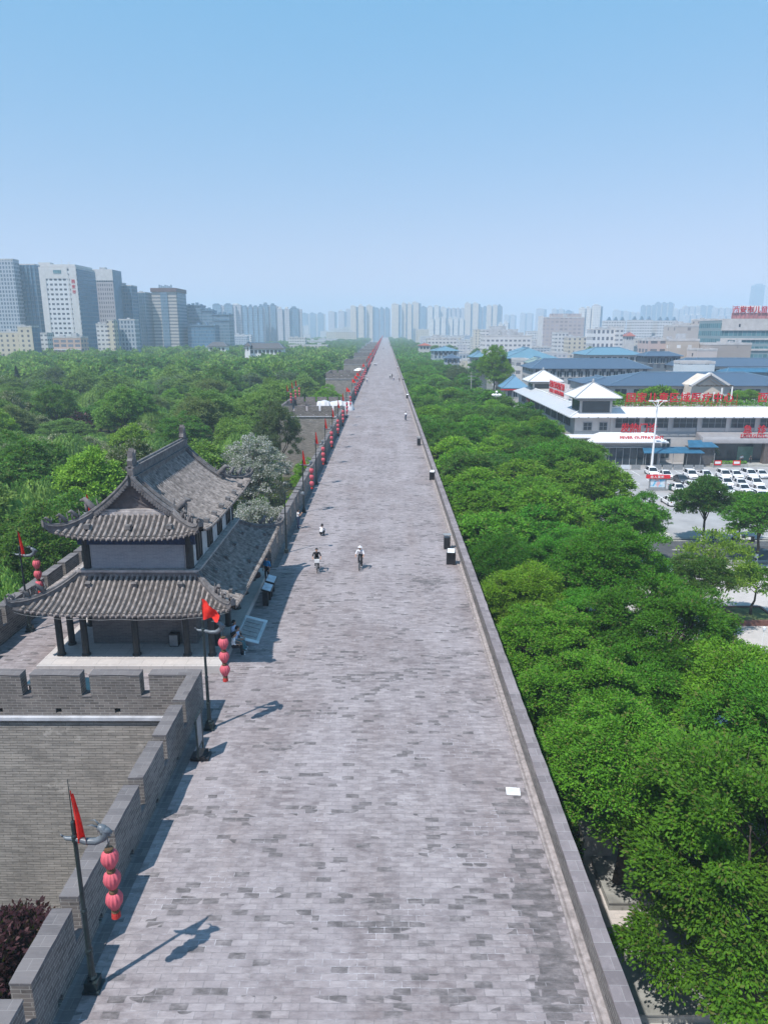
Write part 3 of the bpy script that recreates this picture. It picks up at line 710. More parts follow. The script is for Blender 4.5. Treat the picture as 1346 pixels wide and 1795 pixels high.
# wheelchair ramp off the porch
o = thing('ramp', 'grey metal ramp leading down from the watchtower porch', 'ramp', (0, 0, 0))
mb = MB(); X0, X1, y0, y1 = -8.0, -6.75, 34.8, 37.9
mb.add([(X0, y0, .02), (X1, y0, .02), (X1, y1, .02), (X0, y1, .02), (X0, y0, PZ+.01), (X1, y0, .06), (X1, y1, .06), (X0, y1, PZ+.01)], [(0,3,2,1),(4,5,6,7),(0,1,5,4),(1,2,6,5),(2,3,7,6),(3,0,4,7)])
mb.build('ramp_plate', plain('ramp_plate', (.30, .30, .31), .6, .25, 4.), o)
mb = MB()
for y in (y0+.15, y1-.15): mb.bar((X0, y, PZ+.03), (X1, y, .08), .3, .05)
mb.bar((X0+.06, y0+.3, PZ+.03), (X0+.06, y1-.3, PZ+.03), .10, .05); mb.bar((X1-.1, y0+.3, .10), (X1-.1, y1-.3, .10), .16, .05)
mb.build('edge_strip', M_wpanel, o)
mb = MB()
for q in range(4): 
    y = y0+.7+q*.55; mb.bar((X0+.2, y, PZ-.02), (X1-.25, y, .14), .05, .03)
mb.build('cleat', M_grey, o)
def lectern(name, lab, loc, rz, w=.9, two=False):
    o = thing(name, lab, 'lectern', loc, rz)
    for i, yy in enumerate((0,) if not two else (-.75, .75)):
        mb = MB()
        for s in (-1, 1): mb.box(-.05, .28, yy+s*w/2*.75-.09, yy+s*w/2*.75+.09, .0, .88)
        if not two: mb.box(-.02, .2, yy-w/2*.72, yy+w/2*.72, .05, .86)
        mb.build('leg' if two else 'pedestal', M_black, o)
        mb = MB(); mb.add([(-.25, yy-w/2, .84), (.35, yy-w/2, 1.02), (.35, yy+w/2, 1.02), (-.25, yy+w/2, .84), (-.25, yy-w/2, .92), (.35, yy-w/2, 1.10), (.35, yy+w/2, 1.10), (-.25, yy+w/2, .92)], [(0,3,2,1),(4,5,6,7),(0,1,5,4),(1,2,6,5),(2,3,7,6),(3,0,4,7)]); mb.build('board_frame', M_black, o)
        mb = MB(); mb.add([(-.2, yy-w/2+.05, .945), (.3, yy-w/2+.05, 1.095), (.3, yy+w/2-.05, 1.095), (-.2, yy+w/2-.05, .945), (-.2, yy-w/2+.05, .95), (.3, yy-w/2+.05, 1.1), (.3, yy+w/2-.05, 1.1), (-.2, yy+w/2-.05, .95)], [(0,3,2,1),(4,5,6,7),(0,1,5,4),(1,2,6,5),(2,3,7,6),(3,0,4,7)]); mb.build('board', plain('board_print', (.40, .47, .56), .3, .3, 3.) if 'board_print' not in MATS else MATS['board_print'] if two else M_white, o)
    return o
lectern('display_lectern', 'pair of tilted display boards on black legs beside the watchtower porch', (-7.15, 41.6, .03), math.pi, 1.25, True)
# glass notice stand near the battlement
o = thing('notice_stand', 'slim dark framed notice stand near the bastion corner by the battlement', 'notice stand', (-7.2, 24.5, .03))
mb = MB(); mb.box(-.35, .35, -.25, .25, 0, .12); mb.box(-.22, .22, -.3, .3, .12, .22); mb.build('base', M_black, o)
mb = MB()
for y in (-.36, .36): mb.box(-.03, .03, y-.03, y+.03, .2, 1.85)
mb.box(-.03, .03, -.36, .36, 1.82, 1.88); mb.box(-.03, .03, -.36, .36, .55, .60); mb.build('frame', M_iron, o)
mb = MB(); mb.box(-.012, .012, -.33, .33, .6, 1.82); mb.build('panel', M_grey, o)
# teal board lying between the battlement and the tower
o = thing('folded_barrier', 'dark teal folded barrier lying behind the merlons in front of the porch', 'barrier', (-14.6, 30.2, 0))
mb = MB(); mb.box(-2.1, 2.1, -.35, .35, .25, .33); mb.build('top_board', plain('teal_board', (.02, .06, .09), .4, .2, 3.), o)
mb = MB()
for x in (-1.9, -.6, .6, 1.9): mb.box(x-.05, x+.05, -.3, .3, 0, .25)
mb.build('leg', M_black, o); mb = MB(); mb.box(-2.12, 2.12, -.40, -.355, .30, .36); mb.build('rail', M_silver, o)
o = thing('stair_hatch', 'dark blue stair hatch seen through the gap between two merlons', 'hatch', (-13.3, 29.25, 0))
mb = MB(); mb.box(-.8, .8, -.5, .5, 0, .5); mb.build('frame', M_black, o); mb = MB(); mb.box(-.7, .7, -.45, .4, .5, .55); mb.build('lid', MATS['teal_board'], o)

# bins, lecterns and crates along the right gutter ------------------------------
def bins(lab, x, y, s=1.):
    o = thing('litter_bin', lab, 'litter bin', (x, y, .03)); 
    mb = MB()
    mb.box(-.27, .27, -.24, .24, .10, 1.02)
    mb.build('bin_body', M_black, o); mb = MB(); mb.box(-.33, .33, -.28, .28, 1.24, 1.30); mb.box(-.28, -.22, -.05, .05, 1.02, 1.24); mb.box(.22, .28, -.05, .05, 1.02, 1.24); mb.build('canopy', M_grey, o)
    mb = MB()
    mb.box(-.23, .23, -.20, .20, 1.02, 1.06)
    mb.build('ash_tray', M_silver, o); mb = MB()
    for sx in (-.2, .2): mb.box(sx-.05, sx+.05, -.2, .2, 0, .1)
    mb.build('foot', M_iron, o); o.scale = (s, s, s); return o
p = onz(783, 962, 0); bins('black litter bin with a tray canopy, tallest beside the right parapet', p.x, p.y, .88)
p = onz(734, 781, 0); bins('squat black litter bin beyond the white-topped lectern', p.x, p.y, .95)
p = onz(706.5, 670, 0); bins('distant black litter bin close to the strollers', p.x, p.y)
p = onz(694, 622, 0); bins('farthest black litter bin along the right parapet', p.x, p.y)
p = onz(790, 990, 0); lectern('info_lectern', 'dark information lectern with white top beside the tallest litter bin', (p.x, p.y, .03), R(82), .62)
p = onz(757, 842, 0); lectern('info_lectern', 'small information lectern with white top standing alone by the right parapet', (p.x, p.y, .03), R(82), .55)
p = onz(714, 699, 0); lectern('info_lectern', 'far information lectern by the right parapet beyond the lone cyclist', (p.x, p.y, .03), R(82), .6)
# notice plate on the paving
o = thing('floor_plate', 'white notice plate lying on the paving by the right gutter', 'notice plate', (4.62, onz(922, 1388, 0).y, crown(4.4)+.004), R(-6))
mb = MB(); mb.box(-.25, .25, -.21, .21, 0, .02); mb.build('plate', M_white, o)
mb = MB()
for q in range(5): mb.box(-.19, .19 - .05*(q % 2), .13-q*.065, .15-q*.065, .02, .022)
mb.build('text_lines', M_grey, o)
# covered heaps on the second bastion
def heap(lab, x, y, lx, ly, h, seed):
    r = random.Random(seed); mb = MB(); rows = []
    for i in range(13):
        row = []
        for j in range(13):
            u, v = i/6-1, j/6-1; q = max(abs(u), abs(v)); zz = h*(1-q**14)*(1+.06*math.sin(5*u+seed)+.05*math.sin(6*v)) + (.05 if q > .95 else 0)*r.random()
            row.append((u*lx*(1+.04*math.sin(9*v)), v*ly*(1+.04*math.sin(8*u)), max(0, zz)))
        rows.append(row)
    mb.grid(rows); o = mb.build('tarpaulin_cover', M_tarp, smooth=True, loc=(x, y, .01)); tag(o, lab, 'cover'); return o
heap('greyish white tarpaulin over a narrow heap on the second bastion', -13.0, 150, 1.5, 1.6, 1.9, 1)
heap('long bright white tarpaulin over stored goods on the second bastion', -9.5, 151, 2.7, 1.8, 1.75, 2)
o = thing('parasol', 'single white parasol on a bastion deck far along the battlement', 'parasol', (-9.6, 262, .0))
mb = MB(); mb.lathe([(2.0, 2.3), (1.9, 2.45), (1.0, 2.95), (.05, 3.2)], n=12); mb.build('canopy', M_white, o); mb = MB(); mb.lathe([(.3, 0), (.3, .08), (.04, .1), (.04, 3.1)], n=8); mb.build('pole', M_grey, o)
# ------------------------------------------------------------------ people
SKINS = plain('skin', (.42, .24, .17), .6, .1, 5.); HAIR = plain('black_hair', (.012, .011, .011), .5, .2, 8.)
CL = {}
def cloth(n, c):
    if n not in CL: CL[n] = plain('cloth_' + n, c, .85, .2, 7.)
    return CL[n]
for n_, c_ in (('white', (.72, .72, .75)), ('black', (.018, .018, .022)), ('navy', (.025, .04, .09)), ('blue', (.02, .28, .62)), ('pale_blue', (.42, .55, .78)), ('teal', (.10, .22, .26)), ('grey', (.2, .2, .21)), ('red', (.4, .04, .05)), ('dark', (.04, .035, .04)), ('jeans', (.06, .10, .20))): cloth(n_, c_)
POSE = {
 'stand': dict(pel=(0,0,.93), ch=(0,.02,1.25), nk=(0,.02,1.46), hd=(0,.05,1.60), sh=(.19,0,1.40), el=(.25,-.04,1.12), wr=(.25,.06,.88), hip=(.10,0,.90), kn=(.11,.03,.50), an=(.11,-.02,.09), toe=(.12,.17,.05)),
 'walk': dict(pel=(0,0,.92), ch=(0,.04,1.25), nk=(0,.06,1.46), hd=(0,.09,1.60), sh=(.19,.03,1.40), el=(.25,-.10,1.13), wr=(.24,.05,.92), hip=(.10,0,.89), kn=(.11,.18,.52), an=(.11,.16,.10), toe=(.12,.34,.07), L=dict(el=(-.25,.12,1.13), wr=(-.24,.26,.95), kn=(-.11,-.05,.50), an=(-.11,-.30,.14), toe=(-.12,-.14,.05))),
 'phone': dict(pel=(0,0,.93), ch=(0,.0,1.25), nk=(0,.02,1.46), hd=(0,.06,1.60), sh=(.19,.02,1.40), el=(.27,.10,1.15), wr=(.10,.30,1.32), hip=(.10,0,.90), kn=(.11,.03,.50), an=(.11,-.02,.09), toe=(.12,.17,.05)),
 'sit': dict(pel=(0,0,.11), ch=(0,.06,.42), nk=(0,.10,.63), hd=(0,.15,.77), sh=(.19,.08,.56), el=(.25,.12,.30), wr=(.14,.36,.24), hip=(.10,.03,.10), kn=(.12,.44,.12), an=(.12,.46,-.30), toe=(.13,.64,-.34)),
 'squat': dict(pel=(0,-.10,.24), ch=(0,.05,.52), nk=(0,.12,.72), hd=(0,.16,.86), sh=(.19,.09,.66), el=(.22,.25,.46), wr=(.10,.42,.48), hip=(.10,-.08,.24), kn=(.17,.32,.46), an=(.14,.10,.09), toe=(.15,.28,.05)),
 'ride': dict(pel=(0,-.22,.93), ch=(0,-.02,1.22), nk=(0,.10,1.40), hd=(0,.15,1.54), sh=(.19,.08,1.34), el=(.28,.22,1.10), wr=(.27,.40,1.04), hip=(.09,-.19,.90), kn=(.10,.18,.76), an=(.11,.05,.38), toe=(.11,.20,.34), L=dict(kn=(-.10,.12,.55), an=(-.11,.02,.16), toe=(-.11,.17,.13))),
}
def person(lab, loc, rz, pose='stand', top='white', legs='black', hat=None, sc=1., group=None, fingers=True, cat='person'):
    D = POSE[pose]; L = D.get('L', {})
    V, E, Rd, K = [], [], [], []
    def v(p, r, k, frm=None):
        V.append(Vector(p)); Rd.append(r); K.append(k)
        if frm is not None: E.append((frm, len(V)-1))
        return len(V)-1
    def m(k, s): return L.get(k, (-D[k][0],)+tuple(D[k][1:])) if s < 0 else D[k]
    pel = v(D['pel'], (.15, .115), 1); mid = v(Vector(D['pel']).lerp(Vector(D['ch']), .5), (.135, .10), 0, pel); ch = v(D['ch'], (.165, .115), 0, mid)
    nkb = v(Vector(D['nk'])-Vector((0,0,.05)), (.07, .065), 0, ch); nk = v(D['nk'], (.052, .055), 2, nkb)
    hd = Vector(D['hd']); chin = v(hd+Vector((0,.03,-.075)), (.06, .07), 2, nk); h1 = v(hd, (.078, .095), 2, chin); h2 = v(hd+Vector((0,-.01,.075)), (.07, .085), 2, h1)
    v(hd+Vector((0,.115,-.02)), (.016, .016), 2, h1)                     # nose
    for s in (-1, 1):
        v(hd+Vector((s*.088,-.01,-.01)), (.018, .022), 2, h1)            # ear
        sh = v(m('sh', s), (.062, .062), 0, ch); el = v(m('el', s), (.045, .045), 0 if pose != 'phone' else 2, sh); wr = v(m('wr', s), (.03, .034), 2, el)
        d = (V[wr]-V[el]).normalized(); side = Vector((1, 0, 0)); pm = v(V[wr]+d*.07, (.036, .02), 2, wr)
        if fingers:
            for q, ln in zip((-1.5, -.5, .5, 1.5), (.065, .08, .085, .07)):
                a = v(V[pm]+d*ln*.6+side*q*.021, (.0095, .0095), 2, pm); v(V[a]+d*ln*.4+Vector((0, .02, -.025)), (.008, .008), 2, a)
            a = v(V[wr]+d*.05+side*(-s)*.045+Vector((0, .02, 0)), (.011, .011), 2, wr); v(V[a]+d*.04, (.009, .009), 2, a)
        hp = v(m('hip', s), (.095, .10), 1, pel); kn = v(m('kn', s), (.06, .065), 1, hp); an = v(m('an', s), (.042, .045), 1, kn)
        he = v(V[an]+Vector((0, -.05, -.035)), (.04, .04), 3, an); v(m('toe', s), (.042, .035), 3, an)
    me = bpy.data.meshes.new('body'); me.from_pydata([tuple(p) for p in V], E, [])
    o = link(bpy.data.objects.new('tmp', me)); o.modifiers.new('s', 'SKIN')
    sv = me.skin_vertices[0].data
    for i, r in enumerate(Rd): sv[i].radius = r; sv[i].use_root = (i == 0)
    sb = o.modifiers.new('u', 'SUBSURF'); sb.levels = 1; sb.render_levels = 1
    dg = bpy.context.evaluated_depsgraph_get(); me2 = bpy.data.meshes.new_from_object(o.evaluated_get(dg)); me2.name = 'body'
    bpy.data.objects.remove(o); bpy.data.meshes.remove(me)
    me2.materials.clear()
    for mm in (CL[top], CL[legs], SKINS, CL['white'] if legs in ('black', 'navy', 'jeans', 'teal') else CL['black']): me2.materials.append(mm)
    VV = np.array([tuple(p) for p in V]); ctr = np.array([tuple(p.center) for p in me2.polygons])
    seg = []
    mids = [(VV[i], K[i]) for i in range(len(V))] + [((VV[a]*.5+VV[b]*.5), K[a] if K[a] in (0, 1) and K[b] != 2 else K[b]) for a, b in E]
    MP = np.array([a for a, k in mids]); MK = np.array([k for a, k in mids])
    idx = MK[np.argmin(((ctr[:, None, :]-MP[None])**2).sum(2), 1)]
    me2.polygons.foreach_set('material_index', idx.astype(int)); me2.polygons.foreach_set('use_smooth', [True]*len(me2.polygons))
    root = thing('person', lab, cat, loc, rz, group); root.scale = (sc, sc, sc)
    O('body', me2, root)
    mb = MB(); c = hd + Vector((0, -.02, .045)); rows = []
    for i in range(6):
        th = i/5*math.pi*.58; rows.append([(c.x+.098*math.sin(th)*math.cos(f), c.y+.118*math.sin(th)*math.sin(f)-.012*(i > 3), c.z+.098*math.cos(th) - (.05 if i > 3 and math.sin(f) < .2 else 0)) for f in [2*math.pi*j/12 for j in range(13)]])
    mb.grid(rows); mb.build('hair' if not hat else 'hat', HAIR if not hat else CL[hat], root, smooth=True)
    if hat:
        mb = MB(); mb.lathe([(.10, 0), (.155, -.015), (.10, -.02)], (c.x, c.y, c.z+.01), n=12); mb.build('hat_brim', CL[hat], root)
    return root
# ------------------------------------------------------------------ bicycles
def bicycle(lab, loc, rz, basket=True):
    o = thing('bicycle', lab, 'bicycle', loc, rz)
    for y in (-.52, .52):
        mb = MB(); mb.tube([(0, y+.33*math.cos(a), .34+.33*math.sin(a)) for a in [2*math.pi*i/24 for i in range(25)]], .021, 6, cap=False); ty = mb.build('wheel', M_black, o)
        mb = MB()
        for i in range(9): a = math.pi*i/9; mb.tube([(0, y+.3*math.cos(a), .34+.3*math.sin(a)), (0, y-.3*math.cos(a), .34-.3*math.sin(a))], .004, 4)
        mb.tube([(-.06, y, .34), (.06, y, .34)], .025, 6); mb.build('spokes', M_silver, ty)
    mb = MB()
    for a, b in (((0,-.52,.34),(0,-.12,.34)), ((0,-.12,.30),(0,-.22,.86)), ((0,-.22,.78),(0,.36,.84)), ((0,-.12,.32),(0,.37,.76)), ((0,-.52,.34),(0,-.2,.76)), ((0,.52,.34),(0,.38,.76)), ((0,.38,.74),(0,.33,1.04))): mb.tube([a, b], .02, 6)
    mb.build('frame', M_silver, o)
    mb = MB(); mb.tube([(-.29,.26,1.0),(-.16,.33,1.05),(.16,.33,1.05),(.29,.26,1.0)], .014, 6); mb.build('handlebar', M_iron, o)
    mb = MB(); mb.box(-.09, .09, -.34, -.12, .86, .91); mb.tube([(0,-.14,.9),(0,.0,.9)], [.05,.02], 6); mb.build('saddle', M_black, o)
    mb = MB(); mb.tube([(-.13,-.12,.40),(.13,-.12,.22)], .012, 5); mb.box(-.17,-.07,-.16,-.08,.39,.42); mb.box(.07,.17,-.16,-.08,.20,.23); mb.build('pedals', M_iron, o)
    if basket:
        mb = MB(); 
        for s in (-1, 1): mb.box(s*.16-.006, s*.16+.006, .44, .68, .78, .98)
        mb.box(-.16, .16, .44, .452, .78, .98); mb.box(-.16, .16, .668, .68, .78, .98); mb.box(-.16, .16, .452, .668, .78, .79); mb.build('basket', M_white, o)
    return o
def on(px, py): p = onz(px, py, 0); return (p.x, p.y, crown(max(LX, min(4.9, p.x))))
p = on(556, 1001); bicycle('bicycle with white front basket under the rider in black', p, R(186)); person('person in black riding a bicycle towards the camera with dark hair', (p[0], p[1], p[2]), R(186), 'ride', 'black', 'black')
p = on(632, 997); bicycle('bicycle under the rider in white', p, R(174), False); person('person in white top and white cap riding a bicycle', p, R(174), 'ride', 'white', 'black', 'white')
p = on(711, 737); bicycle('bicycle under the lone distant rider near the right parapet', p, R(5), False); person('lone distant person in white riding away near the right parapet', p, R(5), 'ride', 'white', 'navy')
p = on(564, 940); person('person in white squatting on the walkway, seen from behind', p, R(-20), 'squat', 'white', 'black')
p = on(523, 927); person('person in white top and dark trousers leaning by the battlement', p, R(-70), 'phone', 'white', 'navy')
person('person in bright blue shirt standing at the far corner of the watchtower porch', (-7.85, 44.6, .03), R(150), 'stand', 'blue', 'black', sc=1.03)
person('person in white with black trousers seated on the porch edge nearest the lanterns', (-7.86, 33.6, PZ+.02), R(-80), 'sit', 'white', 'black')
person('person in pale top and teal trousers seated second on the porch edge', (-7.86, 34.35, PZ+.02), R(-95), 'sit', 'pale_blue', 'teal')
person('person in pale blue standing behind the two people seated on the porch', (-8.2, 35.15, PZ+.02), R(-100), 'sit', 'pale_blue', 'black')['label'] = 'person in pale blue seated behind the two people on the porch edge'
o = thing('backpack', 'black backpack beside the people seated on the porch', 'backpack', (-7.95, 34.62, PZ)); mb = MB(); mb.lathe([(.10, 0), (.17, .05), (.18, .25), (.14, .42), (.05, .47)], n=10); mb.build('bag_body', M_black, o, smooth=True)
mb = MB(); mb.lathe([(.05, 0), (.13, .03), (.14, .15), (.06, .22)], (.13, 0, 0), n=8); mb.build('front_pocket', M_black, o)
o = thing('suitcase', 'dark red bag on the porch floor by the person in blue', 'bag', (-8.6, 44.5, PZ)); mb = MB(); mb.lathe([(.3, 0), (.36, .1), (.33, .28), (.15, .36)], n=10); mb.build('bag_body', plain('dark_red_bag', (.06, .03, .03), .7, .2, 5.), o, smooth=True); mb = MB(); mb.tube([(-.15, 0, .34), (-.1, 0, .46), (.1, 0, .46), (.15, 0, .34)], .02, 5); mb.build('handle', M_black, o)
WK = [(683.6, 664, 'white', 'black', 'walk', 0), (687, 664, 'dark', 'dark', 'walk', 0), (690, 668.5, 'white', 'jeans', 'walk', 170), (700, 670, 'grey', 'black', 'walk', 190), (639.7, 668, 'black', 'dark', 'stand', 90), (643.5, 671.5, 'white', 'jeans', 'walk', 180),
      (656.5, 642, 'white', 'black', 'walk', 0), (659.5, 642.5, 'white', 'navy', 'walk', 10), (697, 648, 'white', 'grey', 'walk', 180), (700.5, 648, 'black', 'black', 'walk', 180), (697.6, 634, 'red', 'dark', 'walk', 180), (672, 613, 'dark', 'black', 'walk', 0)]
WL = ['person in white walking beside a person in dark clothes in mid walkway', 'person in dark clothes walking beside a person in white in mid walkway', 'person in white and jeans walking just in front of the pair in mid walkway', 'person in grey beside the distant litter bin', 'person in black standing against the distant lantern row', 'person in white and jeans stepping away from the distant lantern row',
      'person in white and black trousers farther up the lantern row', 'person in white and navy trousers farther up the lantern row', 'distant person in white and grey by the right parapet', 'distant person all in black by the right parapet', 'distant person in red top by the right parapet', 'farthest dark walker on the walkway']
for (px, py, a, b, ps, rz), lb in zip(WK, WL): person(lb, on(px, py), R(rz), ps, a, b, fingers=False)

# ------------------------------------------------------------------ cars
M_carw = plain('white_car_paint', (.80, .80, .82), .22, .03, 1., spec=.6); M_card = plain('dark_grey_car_paint', (.06, .065, .072), .25, .1, 1., spec=.6)
M_glass = plain('dark_car_glass', (.012, .016, .022), .08, .1, 1., spec=.7); M_tyre = plain('tyre_rubber', (.015, .015, .016), .9, .2, 8.); M_light = plain('headlight_lens', (.55, .58, .62), .1, .1, 3.)
M_tail = plain('tail_light', (.35, .01, .01), .2, .1, 3.)
def car_parts(o, paint, suv):
    h = 1.62 if suv else 1.45; ln = 4.6; belt = .98 if suv else .90
    # lower body: stations front(+y) to rear
    st = [(2.30, .62, .35, .55), (2.22, .80, .22, .68), (1.9, .88, .19, .80), (1.0, .91, .19, belt-.02), (.2, .92, .19, belt), (-1.0, .92, .19, belt+.01), (-1.9, .89, .20, belt if suv else belt-.03), (-2.22, .82, .26, belt-.08 if suv else belt-.1), (-2.30, .66, .36, .75)]
    mb = MB(); rows = []
    for y, w, z0, z1 in st: rows.append([(-w*.86, y, z0), (-w, y, z0+.14), (-w, y, z1-.12), (-w*.88, y, z1), (0, y, z1+.03), (w*.88, y, z1), (w, y, z1-.12), (w, y, z0+.14), (w*.86, y, z0), (-w*.86, y, z0)])
    mb.grid(rows); mb.add(rows[0][:-1], [tuple(range(9))]); mb.add(rows[-1][:-1], [tuple(range(9))[::-1]]); mb.build('body', paint, o, smooth=False)
    # cabin: glass house with painted roof
    if suv: cs = [(1.15, .80, belt-.02, belt-.01), (.45, .72, belt-.02, h-.10), (.15, .70, belt-.02, h), (-1.3, .70, belt-.02, h-.02), (-1.85, .70, belt-.02, h-.12), (-2.18, .76, belt-.06, belt+.02)]
    else: cs = [(1.05, .80, belt-.03, belt-.02), (.35, .68, belt-.03, h-.07), (.05, .66, belt-.03, h), (-.7, .66, belt-.03, h-.02), (-1.0, .67, belt-.03, h-.09), (-1.75, .76, belt-.05, belt)]
    g = MB(); rows = []
    for y, w, z0, z1 in cs: rows.append([(-.86, y, z0), (-w, y, z1), (0, y, z1+.02), (w, y, z1), (.86, y, z0)])
    g.grid(rows); g.build('windows', M_glass, o)
    r = MB(); rr = []
    for y, w, z0, z1 in cs[1:-1]: rr.append([(-w-.015, y, z1-.02), (-w*.9, y, z1+.03), (0, y, z1+.05), (w*.9, y, z1+.03), (w+.015, y, z1-.02)])
    r.grid(rr)
    for s in (-1, 1):                     # pillars
        for i, (y, w, z0, z1) in enumerate(cs):
            if i in (0, len(cs)-1): continue
            if i in (1, 3, 4): r.bar((s*.875, y+(.0), z0), (s*(w+.01), y, z1), .05, .09)
        r.bar((s*.83, cs[0][0], cs[0][3]), (s*(cs[1][1]+.01), cs[1][0], cs[1][3]), .07, .07); r.bar((s*.78, cs[-1][0], cs[-1][3]), (s*(cs[-2][1]+.01), cs[-2][0], cs[-2][3]), .07, .07)
    r.build('roof', paint, o)
    for x in (-.80, .80):
        for y in (1.40, -1.38):
            w = MB(); w.tube([(x-.11, y, .33), (x+.13 if x > 0 else x-.13+.22, y, .33)], .33, 16); wo = w.build('wheel', M_tyre, o)
            q = MB(); xx = x+(.135 if x > 0 else -.135); q.tube([(xx-.01, y, .33), (xx+.01, y, .33)], .21, 10); q.build('rim', M_silver, wo)
    for s in (-1, 1):
        l = MB(); l.add([(s*.50, 2.272, .60), (s*.80, 2.20, .62), (s*.84, 2.05, .74), (s*.52, 2.24, .70)], [(0, 1, 2, 3)]); l.box(min(s*.55, s*.78), max(s*.55, s*.78), 2.2, 2.262, .60, .69); l.build('headlight', M_light, o)
        l = MB(); l.box(min(s*.52, s*.82), max(s*.52, s*.82), -2.285, -2.2, .72, .84); l.build('tail_light', M_tail, o)
        l = MB(); l.box(min(s*.92, s*1.06), max(s*.92, s*1.06), .72, .86, belt+.02, belt+.14); l.build('mirror', paint, o)
    l = MB(); l.box(-.45, .45, 2.25, 2.305, .40, .56); l.build('grille', M_black, o); l = MB(); l.box(-.26, .26, 2.30, 2.318, .30, .40); l.build('number_plate', M_wpanel, o)
CZ = GZ+.016
CARS = [(1148, 833, 'v', 'white suv parked left end of the far car row beside the lamp mast', 0), (1172, 838, 's', 'white saloon parked right of the lamp mast in the far car row', 0), (1217, 838, 'v', 'large white suv third from the mast in the far car row', 0), (1243, 838, 's', 'white saloon fourth from the mast in the far car row', 0), (1276, 838, 'v', 'white suv with dark roof glass standing alone in the far car row', 0), (1321, 837, 'v', 'white suv in the far car row below the emergency entrance', 0), (1341, 837, 's', 'white saloon at the right edge of the far car row', 0),
        (1201, 847, 'd', 'dark grey saloon, only dark car among the white ones', 0), (1279, 853, 'v', 'white suv left end of the middle car row', 0), (1305, 854, 's', 'white saloon second in the middle car row', 0), (1331, 853, 'v', 'white suv right end of the middle car row', 0), (1195, 863, 's', 'white saloon beside the red bulletin board tree edge', 0), (1222, 861, 'v', 'white suv half hidden behind the round dark tree', 0), (1281, 867, 'v', 'white suv in front of the middle car row', 0), (1310, 864, 's', 'white saloon second in front of the middle car row', 0), (1182, 886, 's', 'white saloon seen from behind, parked below the bulletin board', 180), (1262, 853, 's', 'white saloon just left of the middle car row', 0), (1340, 866, 's', 'white saloon at the right edge in front of the middle car row', 0), (1296, 838, 's', 'white saloon between two suvs in the far car row', 0), (1342, 878, 'v', 'white suv at the right edge nearest the road', 0), (1256, 868, 's', 'white saloon partly behind the round dark tree on its right', 0), (1322, 876, 's', 'white saloon in the nearest car row by the road', 0), (1290, 884, 's', 'white saloon behind the two round trees by the road', 0)]
proto = {}
for px, py, kd, lb, rz in CARS:
    p = onz(px, py+3, CZ)
    if kd not in proto:
        o = thing('car', lb, 'car', (0, 0, 0)); car_parts(o, M_card if kd == 'd' else M_carw, kd == 'v'); proto[kd] = o
    else: o = copy_tree(proto[kd])
    o['label'] = lb; o['group'] = 'cars in the hospital car park'; o.location = (p.x, p.y+2.3, CZ); o.rotation_euler = (0, 0, R(180+rnd.uniform(-4, 4)+rz))
# scooters and people by the road
def scooter(lab, p, rz, cover):
    o = thing('scooter', lab, 'scooter', p, rz)
    for y in (-.6, .6):
        mb = MB(); mb.tube([(-.05, y, .25), (.05, y, .25)], .25, 12); mb.build('wheel', M_tyre, o)
    mb = MB(); mb.box(-.14, .14, -.75, -.1, .35, .72); mb.box(-.13, .13, -.1, .4, .26, .34); mb.add([(-.16, .4, .3), (.16, .4, .3), (.12, .5, .95), (-.12, .5, .95), (-.14, .55, .3), (.14, .55, .3), (.1, .6, .95), (-.1, .6, .95)], [(0,1,2,3),(4,7,6,5),(0,4,5,1),(1,5,6,2),(2,6,7,3),(3,7,4,0)]); mb.build('body', M_white if cover else M_black, o)
    mb = MB(); mb.box(-.13, .13, -.8, -.05, .72, .80); mb.build('seat', M_black, o); mb = MB(); mb.tube([(-.32, .45, 1.0), (0, .52, 1.0), (.32, .45, 1.0)], .02, 5); mb.build('handlebar', M_iron, o)
p = onz(1303, 950, GZ); scooter('white scooter parked beside dark scooters on the roadside', (p.x, p.y, GZ+.14), R(60), True)
p = onz(1294, 949, GZ); scooter('dark scooter left of the white scooter on the roadside', (p.x, p.y+.4, GZ+.02), R(70), False)
p = onz(1312, 950, GZ); scooter('dark scooter right of the white scooter on the roadside', (p.x, p.y+.4, GZ+.02), R(55), False)
p = onz(1245, 948, GZ); person('person in dark clothes on the roadside left of a companion', (p.x, p.y, GZ+.02), R(160), 'stand', 'dark', 'black', fingers=False)
p = onz(1251, 948, GZ); person('person in black on the roadside right of a companion', (p.x, p.y, GZ+.02), R(200), 'walk', 'black', 'black', fingers=False)
for px, lb, tp in ((1276, 'person in white at the emergency entrance, leftmost of three', 'white'), (1280, 'person in white and black in front of the emergency entrance doors', 'white'), (1290, 'person in dark top at the emergency entrance beside the doors', 'dark')):
    p = onz(px, 806, GZ); person(lb, (p.x, 152.3+(px % 3)*.5, GZ+.31), R(180), 'stand', tp, 'black', fingers=False)
